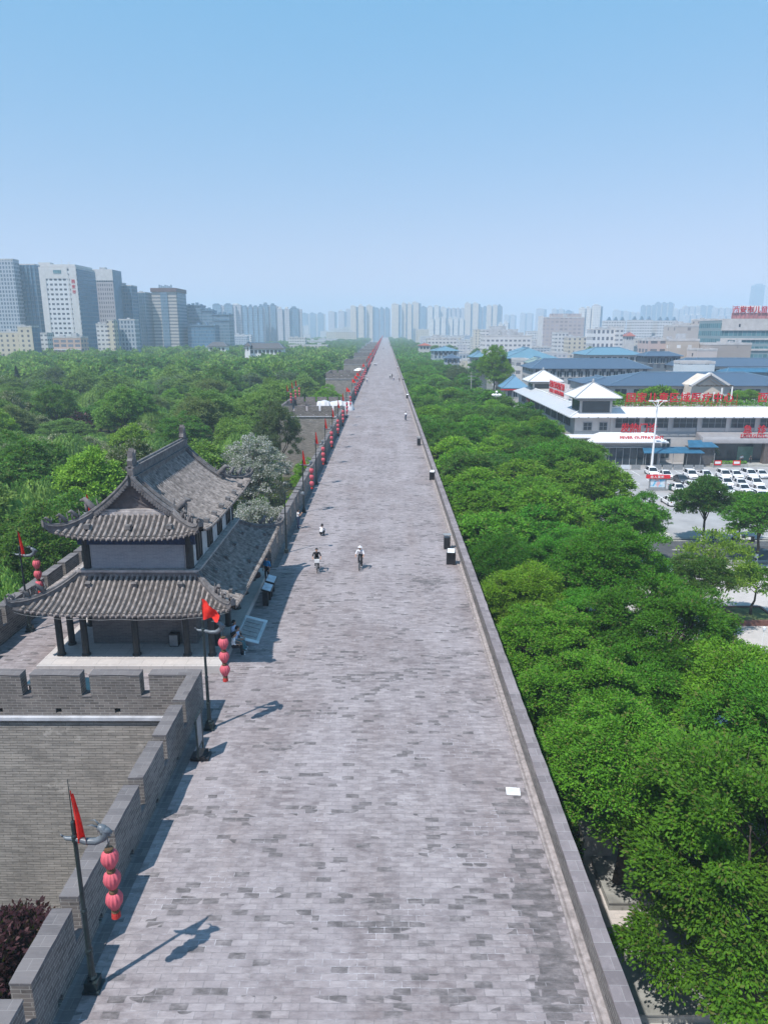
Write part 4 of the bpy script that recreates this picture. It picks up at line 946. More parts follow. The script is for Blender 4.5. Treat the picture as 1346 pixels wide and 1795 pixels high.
# ------------------------------------------------------------------ trees
def mk_mesh(name, V, F, mats, mi=None, smooth=False):
    me = bpy.data.meshes.new(name); me.vertices.add(len(V)); me.vertices.foreach_set('co', V.astype(np.float32).ravel())
    n = len(F); k = F.shape[1]; me.loops.add(n*k); me.loops.foreach_set('vertex_index', F.astype(np.int32).ravel())
    me.polygons.add(n); me.polygons.foreach_set('loop_start', np.arange(0, n*k, k, dtype=np.int32)); 
    if mi is not None: me.polygons.foreach_set('material_index', mi.astype(np.int32))
    me.update(calc_edges=True)
    for m in mats: me.materials.append(m)
    return me
def unit(a): return a/np.maximum(np.linalg.norm(a, axis=1, keepdims=True), 1e-9)
def leaves(P, D, N, ln, wd):
    """rhombic leaf sprays at P pointing along D with face normal near N"""
    D = unit(D); S = unit(np.cross(D, N)); ln = ln[:, None]; wd = wd[:, None]
    up = unit(np.cross(S, D))
    V = np.stack([P - D*ln*.5, P + S*wd*.5 - up*wd*.12, P + D*ln*.5, P - S*wd*.5 - up*wd*.12], 1).reshape(-1, 3)
    F = np.arange(len(V)).reshape(-1, 4); return V, F
def lobes(g, Rr, H, n, z0, sk=0):
    L = []
    for i in range(n):
        a = i*2.399 + g.uniform(-.5, .5); q = math.sqrt((i+.5)/n); r = Rr*.72*q*g.uniform(.8, 1.1)
        z = z0 + H*(.30 + .42*(1-q**2) + g.uniform(-.10, .13)); L.append((r*math.cos(a), r*math.sin(a), z, Rr*g.uniform(.30, .46)))
    for i in range(sk or max(3, n//3)):
        a = (i*2.4 if sk else g.uniform(0, 6.28)); r = Rr*g.uniform(.5, .85); L.append((r*math.cos(a), r*math.sin(a), z0+H*g.uniform(.12, .34), Rr*g.uniform(.22, .34)))
    return L
def broad(seed, Rr, H, z0, nl, nclump, per, lsz, csz, droop=.25, sk=0):
    g = np.random.default_rng(seed); L = lobes(g, Rr, H, nl, z0, sk); LA = np.array(L)
    C = []; CD = []
    w = LA[:, 3]**2; w /= w.sum()
    while len(C) < nclump:
        l = L[g.choice(len(L), p=w)]; d = g.normal(size=3); d /= np.linalg.norm(d)
        if d[2] < -.45: continue
        rr = l[3]*g.uniform(.80, 1.12); p = np.array([l[0]+d[0]*rr, l[1]+d[1]*rr, l[2]+d[2]*rr*.82])
        q = np.linalg.norm((LA[:, :3]-p)*[1, 1, 1/.82], axis=1)/LA[:, 3]
        if (q < .70).sum() > 0 and g.random() < .88: continue
        C.append(p); CD.append(d)
    C = np.array(C); CD = np.array(CD)
    P = np.repeat(C, per, 0); OD = np.repeat(CD, per, 0); m = len(P)
    cs = np.repeat(g.uniform(.7, 1.3, len(C)), per)[:, None]
    u = unit(g.normal(size=(m, 3))); u[:, 2] = np.abs(u[:, 2])*1.0 - .35*(g.random(m) < .3)
    off = u*(g.random(m)**.45)[:, None]*csz*1.75*[1, 1, .72]*cs; P = P + off + g.normal(size=(m, 3))*csz*.12
    N = unit(u*.75 + OD*.25 + np.array([0, 0, .45]) + g.normal(size=(m, 3))*.30)
    D = unit(off/csz*.7 + OD*.6 + g.normal(size=(m, 3))*.5 - np.array([0, 0, droop]))
    ln = lsz*g.uniform(.7, 1.3, m); return leaves(P, D, N, ln, ln*.5), L
def willow(seed, Rr, H, z0, nstr, per, lsz):
    g = np.random.default_rng(seed); L = lobes(g, Rr*.92, H, 9, z0); P = []; Dd = []
    for i in range(nstr):
        l = L[g.integers(len(L))]; d = g.normal(size=3); d[2] = abs(d[2])*.9; d /= np.linalg.norm(d)
        p = np.array([l[0], l[1], l[2]]) + d*l[3]*[1, 1, .7]; out = np.array([d[0], d[1], 0])*.4
        n = int(per*g.uniform(.5, 1.3)); s = np.arange(n)/per; ll = H*.42*g.uniform(.6, 1.2)
        x = p + out*ll*(s**.5)[:, None]*.5 + np.stack([g.normal(size=n)*.07, g.normal(size=n)*.07, -s*ll - g.random(n)*.1], 1); P.append(x)
        Dd.append(np.tile([0, 0, -1.], (n, 1)) + out*(.9-s)[:, None] + g.normal(size=(n, 3))*.25)
    P = np.concatenate(P); Dd = np.concatenate(Dd); m = len(P); k = P[:, 2] > z0-.5; P = P[k]; Dd = Dd[k]; m = len(P)
    N = unit(np.stack([P[:, 0], P[:, 1], np.full(m, 1.2)], 1) + g.normal(size=(m, 3))*.4); ln = lsz*g.uniform(.7, 1.3, m)
    return leaves(P, Dd, N, ln, ln*.32), L
def conifer(seed, Rr, H, z0, n, lsz):
    g = np.random.default_rng(seed); s = g.random(n)**.8; a = g.uniform(0, 6.283, n); tier = np.floor(s*11)/11
    r = Rr*(1-s)**.85*(.55+.45*np.sqrt(g.random(n)))*(1-.5*(s*11-tier*11))*(1+.2*np.sin(a*3+tier*20))
    P = np.stack([r*np.cos(a), r*np.sin(a), z0+s*H-.2*r], 1); D = np.stack([np.cos(a), np.sin(a), -.35+0*a], 1)+g.normal(size=(n, 3))*.3
    N = unit(np.stack([np.cos(a)*.4, np.sin(a)*.4, .9+0*a], 1)+g.normal(size=(n, 3))*.3); ln = lsz*g.uniform(.7, 1.3, n)
    return leaves(P, D, N, ln, ln*.4), []
def trunk_mesh(seed, L, z0, base=.22, mat=None, white=False, limbs=8):
    r = random.Random(seed); mb = MB()
    top = z0+ (.25*(max([l[2] for l in L], default=z0+3)-z0) if L else 3)
    b = [(0, 0, -.15), (.04, .02, .6), (r.uniform(-.15, .15), r.uniform(-.15, .15), z0*.55), (r.uniform(-.25, .25), r.uniform(-.25, .25), top)]
    mb.tube(b, [base*1.35, base, base*.82, base*.55], 9)
    if white: mb.tube([(0, 0, -.02), (.03, .015, .5), (.04, .02, 1.1)], [base*1.36, base*1.06, base*1.03], 9, 1)
    for l in L[:limbs]:
        p = Vector(b[3]).lerp(Vector(b[2]), r.uniform(0, .6)); e = Vector(l[:3]); m_ = p.lerp(e, .5)+Vector((r.uniform(-.3, .3), r.uniform(-.3, .3), -.25))
        mb.tube([p, m_, e], [base*.42, base*.26, base*.08], 6)
        for q in range(2):
            d = Vector((r.uniform(-1, 1), r.uniform(-1, 1), r.uniform(-.1, 1)))*l[3]*.8; mb.tube([m_.lerp(e, .5+.25*q), e+d], [base*.14, base*.03], 4)
    return mb.mesh('trunk', [mat or M_bark, M_white], smooth=True)
LF = {
 'street': leafmat('street_tree_leaf', (0.036, 0.125, 0.012), (0.120, 0.315, 0.024), (.15, .16, .05), .09),
 'street2': leafmat('bright_tree_leaf', (0.075, 0.195, 0.014), (0.200, 0.410, 0.031), (.15, .16, .05), .09),
 'dark': leafmat('dark_tree_leaf', (0.034, 0.101, 0.018), (0.106, 0.238, 0.037), (.15, .16, .05), .09),
 'park': leafmat('park_tree_leaf', (0.086, 0.192, 0.030), (0.221, 0.381, 0.071), (.15, .16, .05), .09),
 'parklight': leafmat('light_park_leaf', (0.095, 0.168, 0.034), (0.224, 0.354, 0.083)),
 'greypark': leafmat('greyish_park_leaf', (0.078, 0.118, 0.056), (0.165, 0.224, 0.118)),
 'olive': leafmat('olive_tree_leaf', (0.123, 0.174, 0.052), (0.267, 0.335, 0.125)),
 'willow': leafmat('willow_leaf', (0.131, 0.254, 0.051), (0.312, 0.478, 0.120), trans=.35),
 'lime': leafmat('lime_tree_leaf', (0.098, 0.203, 0.017), (0.260, 0.433, 0.051), trans=.35),
 'cream': leafmat('cream_flower_leaf', (.07, .11, .03), (.16, .21, .08), (.46, .45, .33), .30),
 'silver': leafmat('silver_blossom', (.17, .19, .14), (.28, .30, .24), (.62, .60, .62), .45, trans=.3),
 'plum': leafmat('purple_plum_leaf', (.016, .006, .010), (.055, .018, .028), (.14, .07, .08), .12, trans=.15),
 'conifer': leafmat('dark_needles', (.010, .028, .014), (.03, .06, .03), trans=.1),
 'palm': leafmat('palm_leaf', (.03, .05, .015), (.07, .10, .03)),
}
TR = {}
def proto_tree(key, gen, leaf, base=.22, mat=None, white=False, limbs=8, z0=0):
    (V, F), L = gen; TR[key] = (mk_mesh('crown', V, F, [LF[leaf]]), trunk_mesh(hash(key) % 999 if False else sum(map(ord, key)), L, z0, base, mat, white, limbs))
for i in range(5):                          # near street trees, leaf sprays small enough for a close view
    proto_tree(f'near{i}', broad(10+i, 4.3, 6.8, 3.8, 17, 330, 250, .150, .36), 'street' if i != 3 else 'street2', .25, limbs=12, z0=4.2)
proto_tree('nearlow', broad(9, 4.4, 8.6, 1.2, 20, 480, 250, .150, .36, sk=13), 'street', .26, limbs=14, z0=2.4)
for i in range(5):
    proto_tree(f'mid{i}', broad(30+i, 4.2, 6.6, 4.0, 15, 260, 90, .27, .40), ('street', 'street2', 'street', 'street2', 'dark')[i], .22, z0=4.0)
for i in range(4):
    proto_tree(f'far{i}', broad(50+i, 4.4, 6.8, 4.0, 12, 150, 46, .48, .52), ('street', 'street', 'dark', 'street2')[i], .22, limbs=5, z0=4.0)
for i in range(3):
    proto_tree(f'park{i}', broad(60+i, 4.6, 7.6, 3.8, 15, 240, 84, .29, .44), ('park', 'dark', 'parklight')[i], .24, z0=3.4)
    proto_tree(f'parkfar{i}', broad(70+i, 4.8, 7.6, 3.6, 12, 150, 42, .50, .56), ('parklight', 'dark', 'greypark')[i], .24, limbs=5, z0=3.2)
proto_tree('olive0', broad(80, 4.2, 7.2, 3.6, 13, 330, 52, .28, .44), 'olive', .22, z0=3.4)
proto_tree('lime0', broad(81, 3.8, 5.4, 3.0, 14, 240, 90, .26, .40), 'lime', .2, z0=3.)
proto_tree('lime1', broad(82, 3.0, 3.4, .8, 11, 200, 80, .24, .36), 'lime', .12, z0=.8)
proto_tree('cream0', broad(83, 3.8, 6.4, 3.4, 14, 250, 90, .24, .38), 'cream', .22, z0=3.4)
proto_tree('silver0', broad(84, 4.6, 7.4, 3.2, 18, 360, 120, .19, .34), 'silver', .26, z0=3.2, limbs=12)
proto_tree('silver1', broad(85, 4.6, 7.0, 3.2, 17, 300, 110, .21, .38), 'silver', .26, z0=3.2, limbs=12)
proto_tree('greygreen0', broad(86, 5.0, 7.4, 3.4, 16, 280, 90, .25, .42), 'greypark', .26, z0=3.4)
proto_tree('plum0', broad(87, 2.9, 5.4, 2.2, 14, 520, 60, .20, .30), 'plum', .16, z0=2.2, limbs=10)
proto_tree('plum1', broad(88, 3.0, 4.2, 2.2, 9, 170, 22, .45, .42), 'plum', .16, z0=2.2)
proto_tree('willow0', willow(90, 4.4, 7.5, 2.6, 620, 20, .42), 'willow', .25, z0=3.2)
proto_tree('willow1', willow(91, 4.8, 8.0, 2.6, 640, 20, .44), 'willow', .25, z0=3.2)
proto_tree('conifer0', conifer(92, 2.3, 9.5, 1.0, 5200, .5), 'conifer', .2, z0=2)
proto_tree('sparse0', broad(93, 4.0, 5.6, 3.4, 13, 210, 34, .26, .42), 'lime', .18, M_barkp, limbs=14, z0=3.4)
proto_tree('round0', broad(94, 3.5, 6.4, 3.0, 13, 420, 56, .28, .36), 'dark', .2, None, True, z0=3.0)
proto_tree('round1', broad(95, 3.4, 6.0, 3.2, 12, 380, 50, .28, .38), 'street', .18, None, True, z0=3.2)
proto_tree('small0', broad(96, 1.7, 1.9, 2.0, 8, 150, 40, .18, .22), 'street2', .09, z0=2.0, limbs=6)
proto_tree('shrub0', broad(97, 1.6, 1.6, .15, 8, 130, 26, .26, .26), 'street2', .06, z0=.3, limbs=4)
def tree(key, lab, x, y, s=1., sz=None, group=None, z=GZ, cat='tree', rz=None, name='tree', lean=0.):
    o = thing(name, lab, cat, (x, y, z), 0, group); o.rotation_euler = (lean*.3, lean, rnd.uniform(0, 6.28) if rz is None else rz)
    o.scale = (s, s, sz or s); c, t = TR[key]; O('crown', c, o); O('trunk', t, o); return o
# --- right belt between the wall and the street -------------------------------
tree_n = 0
def belt_right(y): return min(33.5, 19.5 + (y-62)*.25)
HAND = [('nearlow', 19.8, 22.6, .95, 'low leafy tree cut off by the right edge of the photo in the near corner'), ('nearlow', 15.9, 24.8, 1.2, 'large leafy tree nearest the camera overhanging the paved slabs'), ('near3', 21.0, 36.0, 1.06, 'broad bright green tree right behind the nearest leafy tree'), ('near1', 12.0, 31.0, 1.0, 'leafy tree touching the right parapet behind the nearest tree'),
        ('near0', 19.5, 30.5, 1.12, 'rounded green tree at the plaza edge right of the parapet-side tree'), ('near2', 11.4, 38.0, .95, 'smaller green tree squeezed between two larger ones by the parapet'), ('near4', 15.2, 48.8, .9, 'smaller dark tree wedged among the wide trees of the second rank'), ('near1', 15.4, 39.5, .95, 'green tree wedged between the parapet trees and the bright tree'), ('near2', 18.6, 44.5, 1.15, 'wide full tree in the second rank beside the plaza'), ('near4', 10.8, 44.0, .95, 'darker tree close to the parapet in the second rank'), 
        ('near3', 11.3, 53.0, .98, 'bright tree along the parapet in front of the tall rounded tree'), ('near0', 18.2, 55.0, 1.2, 'tall dark rounded tree rising above its neighbours by the plaza'), ('near1', 11.2, 62, 1.0, 'green tree along the parapet level with the tall rounded tree'), ('near2', 17.2, 64, 1.0, 'green tree behind the tall rounded tree')]
for k, x, y, s, lb in HAND: tree(k, lb, x, y, s*1.1, s*1.0)
y = 72.0; i = 0
while y < 455:
    xr = belt_right(y) if y < 235 else 30; x = 11.0 + rnd.uniform(-.5, .5); sp = 6.9 if y < 170 else 9.5
    while x < xr:
        xx = x+rnd.uniform(-1.2, 1.2); yy = y+rnd.uniform(-2, 2); s = rnd.uniform(1.08, 1.5)
        key = (f'mid{rnd.randrange(5)}' if yy < 190 else f'far{rnd.randrange(4)}')
        lb = 'rounded green street tree in the belt close below the right parapet' if yy < 170 else 'small green tree in the far belt below the right parapet'
        if inview(xx, yy, -6, 4): tree(key, lb, xx, yy, s, rnd.uniform(.92, 1.14), 'street trees close below the right parapet' if yy < 170 else 'trees of the far right belt')
        x += sp*rnd.uniform(.85, 1.15)
    y += sp*.92; i += 1
# named trees on the right
tree('mid2', 'green tree with drooping right side between the belt and the bulletin board', 31.0, 83, .85, .85); tree('mid0', 'green tree bulging from the belt towards the road', 27, 80, 1.1, .95)
p = onz(1228, 952, GZ); tree('round0', 'round dark green tree by the road in front of the parked cars', p.x, p.y, 1.05, 1.02)
p = onz(1323, 985, GZ); tree('round1', 'green tree with white painted trunk at the right edge of the road', p.x, p.y, 1.12, 1.05)
p = onz(1262, 905+48, GZ); tree('mid0', 'green tree between the round dark tree and the white trunked tree', p.x+3.4, p.y+2, .5, .7)
p = onz(1246, 1088, GZ); tree('sparse0', 'thin pale yellow-green tree with open crown leaning over the plaza', p.x-.6, p.y-1, .92, 1.05, lean=.10)
p = onz(1275, 1100, GZ); tree('mid4', 'low leaning green tree beside the thin pale tree', p.x-4.6, p.y-1.5, .82, .72, lean=.12)
p = onz(1313, 1083, GZ); tree('small0', 'small tree with flat crown standing in a brown plaza planter', p.x, p.y, 1.35, 1.3, z=GZ+.5); PL = p
tree('mid3', 'very tall dark green tree rising above the belt near the blue roofs', at(866, 640, 258).x, 258, 1.50, 2.15)
tree('greygreen0', 'grey-green tree left of the very tall dark tree', at(803, 640, 300).x, 300, 1.3, 1.35)
tree('far2', 'dark green tree standing among the old town roofs', at(838, 620, 330).x, 330, 1.3, 1.5)
for px, py, Yv, s in ((1035, 600, 560, 1.5), (836, 606, 560, 1.4), (912, 603, 700, 1.5), (1085, 597, 480, 1.4), (1110, 598, 470, 1.4), (790, 603, 640, 1.5), (1075, 603, 420, 1.2), (760, 600, 640, 1.5)):
    tree('far1', 'dark tree standing between low roofs of the old town', at(px, py, Yv).x, Yv, s, s, 'trees between the old town roofs')
# --- left park -----------------------------------------------------------------
NAMED = [('plum0', -12.9, 19.6, 1.16, 1.22, 'purple-leaved plum tree below the bastion face in the near left corner', GZ),
 ('silver0', -18.2, 94, 1.22, 1.36, 'large tree covered in silvery white blossom behind the watchtower roof', GZ), ('silver1', -13.2, 72, .80, 1.12, 'smaller silvery blossoming tree beside the battlement behind the watchtower', GZ),
 ('greygreen0', -19.3, 128, .88, 1.5, 'grey-green blossoming tree in front of the tarpaulin bastion', GZ),
 ('cream0', -33.0, 92, 1.25, 1.5, 'pale cream flowering tree behind the left roof ridge', GZ), ('lime0', -36.5, 86, 1.5, 1.6, 'bright lime green tree left of the watchtower roof', GZ),
 ('lime1', at(352, 795, 88).x, 88, 1.25, 1.5, 'low lime green tree between the roof and the silver blossom', GZ), ('street2_', at(330, 745, 112).x, 112, 1., 1., 'vivid green tree by the pond fountain', GZ),
 ('plum1', at(205, 673, 210).x, 210, 1.5, 1.6, 'dark purple tree far out in the park canopy', GZ), ('plum1', at(300, 690, 160).x, 168, 1.1, 1.1, 'purple tree behind the pond', GZ),
 ('willow0', at(120, 790, 84).x, 86, 1.1, 1.0, 'weeping willow with pale hanging strands left of the lime tree', GZ), ('willow1', at(40, 800, 88).x, 90, 1.1, .98, 'weeping willow at the left edge beside a dark tree', GZ), ('willow0', at(260, 715, 128).x, 130, 1.15, 1.05, 'tall weeping willow across the pond', GZ), ('willow1', at(215, 730, 118).x, 118, 1.0, .95, 'second weeping willow left of the one across the pond', GZ),
 ('park1', at(25, 880, 62).x, 66, 1.1, 1.05, 'dark broadleaf tree at the left edge beyond the bastion parapet', GZ), ('park1', at(95, 870, 70).x, 74, 1.05, 1., 'dark broadleaf tree right of the darkest one near the bastion', GZ),
 ('lime1', at(30, 975, 50).x, 50, 1.3, 1.15, 'bright green shrubby tree just outside the bastion parapet', GZ), ('lime1', at(105, 930, 56).x, 56, 1.2, 1.1, 'yellow-green low tree behind the flagged lamp post', GZ), ('lime1', at(130, 905, 60).x, 61, 1.1, 1.2, 'fresh green low tree left of the upper roof corner', GZ), ('cream0', at(20, 1010, 46).x, 47, .7, .55, 'low white-flecked shrubby tree outside the left bastion parapet', GZ),
 ('street2_', at(555, 680, 190).x, 188, 1.1, 1.15, 'vivid green tree behind the tarpaulin bastion', GZ), ('street2_', at(575, 665, 215).x, 212, 1.05, 1.25, 'second vivid green tree behind the tarpaulin bastion', GZ), ('street2_', at(530, 690, 175).x, 176, .9, 1.0, 'green tree at the corner behind the tarpaulin bastion', GZ), ('park1', at(590, 700, 192).x, 196, .6, .9, 'dark round shrub tree against the third bastion', GZ), ('lime1', -11.6, 103, 1.2, 1.3, 'fresh green bush against the wall nearer the tarpaulin bastion', GZ), ('street2_', -13.2, 116, .62, .75, 'green bushy tree at the foot of the tarpaulin bastion', GZ), ('lime1', at(545, 800, 96).x, 94, 1.1, 1.5, 'green bushy tree against the wall before the tarpaulin bastion', GZ)]
(V_, F_), L_ = broad(61, 4.2, 6.6, 3.2, 14, 240, 80, .27, .40); TR['street2_'] = (mk_mesh('crown', V_, F_, [LF['street2']]), trunk_mesh(5, L_, 3.2, .22))
NP = []; HERO = []
for k, x, y, s, sz, lb, z in NAMED:
    tree(k, lb, x, y, s, sz, z=z); NP.append((x, y))
    if k in ('lime0', 'cream0') or 'willow' in lb: HERO.append((x, y))
PLB = {'park': ('mid-green broadleaf tree in the park canopy left of the wall', 'park broadleaf trees'), 'dark': ('dark green broadleaf tree in the park canopy left of the wall', 'dark park trees'), 'olive': ('dull olive green tree in the park canopy left of the wall', 'olive park trees'), 'willow': ('pale weeping willow in the park canopy left of the wall', 'park willows'), 'conifer': ('dark pointed conifer in the park left of the wall', 'park conifers'), 'lime': ('lime green tree in the park canopy left of the wall', 'lime green park trees'), 'cream': ('cream flowering tree in the park canopy left of the wall', 'cream flowering park trees'), 'plum': ('purple-leaved tree in the park canopy left of the wall', 'purple park trees')}
def clear(x, y):
    if math.hypot(x-POND[0], y-POND[1]) < 15.5 or (abs(x+41-(y-92)*.0) < 4.5 and 84 < y < 104): return False
    for i in range(len(PATH)-1):
        (xa, ya), (xb, yb) = PATH[i], PATH[i+1]
        if ya <= y <= yb:
            c = xa + (xb-xa)*(y-ya)/(yb-ya)
            if c-18 < x < c+3.5: return False
    for a, b in HERO:
        if b-34 < y < b and abs(x/y-a/b)*b < 5.5: return False
    return all(math.hypot(x-a, y-b) > 5.2 for a, b in NP)
y = 54.0; cnt = 0
while y < 300:
    sp = 8.4 if y < 130 else (10.5 if y < 200 else 12); x = -25.5 if y < 118 else -30; xm = -.56*y-12
    while x > xm:
        xx = x+rnd.uniform(-2.2, 2.2); yy = y+rnd.uniform(-2.2, 2.2)
        if clear(xx, yy) and inview(xx, yy, -5, 4):
            r = rnd.random(); s = rnd.uniform(1.0, 1.65); fr = yy > 215
            if r < .30: k = 'parkfar0' if fr else rnd.choice(('park0', 'park2'))
            elif r < .46: k = 'parkfar1' if fr else 'park1'
            elif r < .64: k = 'parkfar2' if fr else 'olive0'
            elif r < .84 and yy < 260: k = rnd.choice(('willow0', 'willow1'))
            elif r < .85: k = 'conifer0'
            elif r < .93: k = 'lime0'
            elif r < .975: k = 'cream0'
            else: k = 'plum1'
            if yy < 165 and rnd.random() < .2: k = rnd.choice(('lime0', 'cream0', 'willow0', 'park2'))
            kk = {'park0': 'park', 'park2': 'park', 'park1': 'dark', 'parkfar0': 'park', 'parkfar1': 'dark', 'parkfar2': 'olive', 'olive0': 'olive', 'willow0': 'willow', 'willow1': 'willow', 'conifer0': 'conifer', 'lime0': 'lime', 'cream0': 'cream', 'plum1': 'plum'}[k]
            lb, gp = PLB[kk]; nm = {'willow': 'willow_tree', 'conifer': 'conifer_tree'}.get(kk, 'park_tree')
            tree(k, lb, xx, yy, s, rnd.uniform(.75, 1.45), gp, cat={'willow': 'willow', 'conifer': 'conifer'}.get(kk, 'tree'), name=nm); cnt += 1
        x -= sp*rnd.uniform(.88, 1.12)
    y += sp*.93
print('park trees', cnt)
for kk in range(1, 5):                       # greenery between the bastions
    for q in range(6):
        yy = BAST[kk]+32+q*12.5; tree(rnd.choice(('park0', 'park2', 'street2_')) if kk < 2 else rnd.choice(('parkfar0', 'far3', 'far0')), 'green tree growing between two distant bastions', -17.5-rnd.uniform(0, 8), yy, rnd.uniform(.8, 1.1), rnd.uniform(.7, .95), 'trees between the distant bastions')
# line of cypresses on the canal side beyond the third bastion
for px, py, Yv in ((593, 640, 268), (600, 636, 285), (607, 632, 300)):
    tree('conifer0', 'dark pointed conifer in the short row beside the third bastion', at(px, py, Yv).x, Yv, 1.1, 1.05, 'conifers beside the third bastion', cat='conifer', name='conifer_tree')
# far woods: crowns beyond counting
def woods(name, spots, leaf, seed):
    g = np.random.default_rng(seed); Vs = []; Fs = []; o = 0; base = [broad(100+i, 4.8, 6.4, 3.6, 8, 90, 9, 1.35, .85)[0] for i in range(4)]
    for x, y, s, sz in spots:
        V, F = base[g.integers(4)]; a = g.uniform(0, 6.28); c, q = math.cos(a), math.sin(a)
        W_ = np.stack([(V[:, 0]*c-V[:, 1]*q)*s+x, (V[:, 0]*q+V[:, 1]*c)*s+y, V[:, 2]*sz+GZ], 1); Vs.append(W_); Fs.append(F+o); o += len(V)
    me = mk_mesh(name, np.concatenate(Vs), np.concatenate(Fs), [LF[leaf]]); ob = O(name, me); tag(ob, kind='stuff'); return ob
sp1, sp2, sp3 = [], [], []
y = 300.
while y < 660:
    x = -31.
    while x > -.58*y-20:
        xx = x+rnd.uniform(-4, 4); yy = y+rnd.uniform(-4, 4)
        if clear(xx, yy) or yy > 520: (sp1 if rnd.random() < .55 else sp2).append((xx, yy, rnd.uniform(.95, 1.5), rnd.uniform(1.0, 1.5)))
        x -= 11*rnd.uniform(.85, 1.15)
    y += 10.5
y = 660.
while y < 1900:
    for x0, x1 in ((-170, -30), (12, 46)):
        x = x0
        while x < x1:
            sp2.append((x+rnd.uniform(-5, 5), y+rnd.uniform(-5, 5), rnd.uniform(1.1, 1.7), rnd.uniform(.9, 1.3))); x += 14
    y += 16 if y < 1100 else 28
y = 455.
while y < 760:
    for x in np.arange(13, 44, 10.5): sp3.append((x+rnd.uniform(-2.5, 2.5), y+rnd.uniform(-3, 3), rnd.uniform(.9, 1.3), rnd.uniform(.85, 1.15)))
    y += 9.5
woods('distant_woods', sp1, 'park', 1); woods('dark_woods', sp2, 'dark', 2); woods('far_tree_belt', sp3, 'street', 3)
# undergrowth beneath the trees
g = np.random.default_rng(9)
def cover(name, n, fx, fy, h, leaf, lsz):
    P = np.stack([fx(n), fy(n), GZ+g.random(n)*h], 1)
    k = (np.hypot(P[:, 0]-POND[0], P[:, 1]-POND[1]) > 17) & ((P[:, 0] > 0) | (P[:, 0] < -21.8) | (P[:, 0] > -10.2)*1 > 0)
    P = P[k]; n = len(P); V, F = leaves(P, g.normal(size=(n, 3)), np.tile([0, 0, 1.], (n, 1))+g.normal(size=(n, 3))*.4, lsz*g.uniform(.6, 1.4, n), lsz*.6*g.uniform(.6, 1.4, n))
    ob = O(name, mk_mesh(name, V, F, [LF[leaf]])); tag(ob, kind='stuff')
cover('ground_cover', 26000, lambda n: g.uniform(8.2, 13, n), lambda n: 37+85*g.random(n)**1.4, .7, 'dark', .35)
cover('undergrowth', 40000, lambda n: -22-90*g.random(n), lambda n: 38+130*g.random(n), 1.2, 'park', .5)
# small shrubs along the wall foot
for k in range(26):
    yy = 34 + k*4.3 + rnd.uniform(-1, 1); tree('shrub0', 'low green shrub at the foot of the right wall', 9.2+rnd.uniform(-.3, .5), yy, rnd.uniform(.8, 1.3), rnd.uniform(.7, 1.2), 'shrubs at the foot of the right wall', cat='shrub', name='shrub') if yy < 70 else None
# ------------------------------------------------------------------ lettering
def letters(name, s, size, loc, mat, parent, rz=0., bold=.02, ext=.12, space=1., back=None, align='LEFT', tilt=90, sx=1.):
    cu = bpy.data.curves.new(name, 'FONT'); cu.body = s; cu.size = size; cu.extrude = ext; cu.offset = bold*size; cu.space_character = space; cu.align_x = align
    cu.resolution_u = 3
    o = link(bpy.data.objects.new('tmp', cu)); dg = bpy.context.evaluated_depsgraph_get()
    me = bpy.data.meshes.new_from_object(o.evaluated_get(dg)); bpy.data.objects.remove(o); bpy.data.curves.remove(cu)
    me.transform(Matrix.Diagonal((sx, 1, 1, 1))); me.transform(Matrix.Rotation(R(tilt), 4, 'X')); me.name = name; me.materials.clear(); me.materials.append(mat)
    q = O(name, me, parent, loc, rz); return q
# ------------------------------------------------------------------ hospital with white hipped roofs
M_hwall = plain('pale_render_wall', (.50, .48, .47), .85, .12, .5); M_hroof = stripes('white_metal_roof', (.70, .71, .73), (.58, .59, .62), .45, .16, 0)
M_hroofy = stripes('shaded_white_metal_roof', (.50, .515, .54), (.40, .41, .44), .45, .16, 1)  # same white sheet as the front, with the side slope's shade in its colour
M_hglass = plain('blue_dark_window_glass', (.018, .035, .05), .12, .3, .6, spec=.6); M_frame = plain('grey_window_frame', (.30, .32, .34), .5, .1, 3.)
M_broof = stripes('blue_grey_metal_roof', (.065, .105, .165), (.05, .08, .13), .5, .15, 0, .5); M_teal = stripes('teal_metal_roof', (.12, .24, .32), (.09, .19, .26), .6, .15, 0, .5)
M_canopy = plain('blue_canopy_sheet', (.03, .12, .21), .4, .2, 1.); M_soff = plain('dark_soffit', (.09, .085, .085), .8, .2, 2.)
M_greenroof = plain('planted_roof', (.08, .11, .04), .95, .5, 1.5); M_terr = plain('roof_terrace', (.40, .38, .36), .9, .2, .8)
H = thing('hospital', 'two-storey hospital with white hipped roofs, corner pavilions and red roof signs', 'hospital', (0, 0, 0))
HX, HY, HX1, HY1 = 41.5, 156.0, 112., 224.
mb = MB(); mb.box(HX, HX1, HY, HY+14, GZ, -1.4); mb.box(HX, HX+13, HY+14, HY1, GZ, -1.4); mb.build('wall', M_hwall, H)
mb = MB(); mb.box(HX+2.2, HX1-.2, HY+2.4, HY+13.8, -1.4, -.35); mb.box(HX+2.2, HX+12.8, HY+13.8, HY1-2.2, -1.4, -.35); mb.build('roof_terrace', M_terr, H)
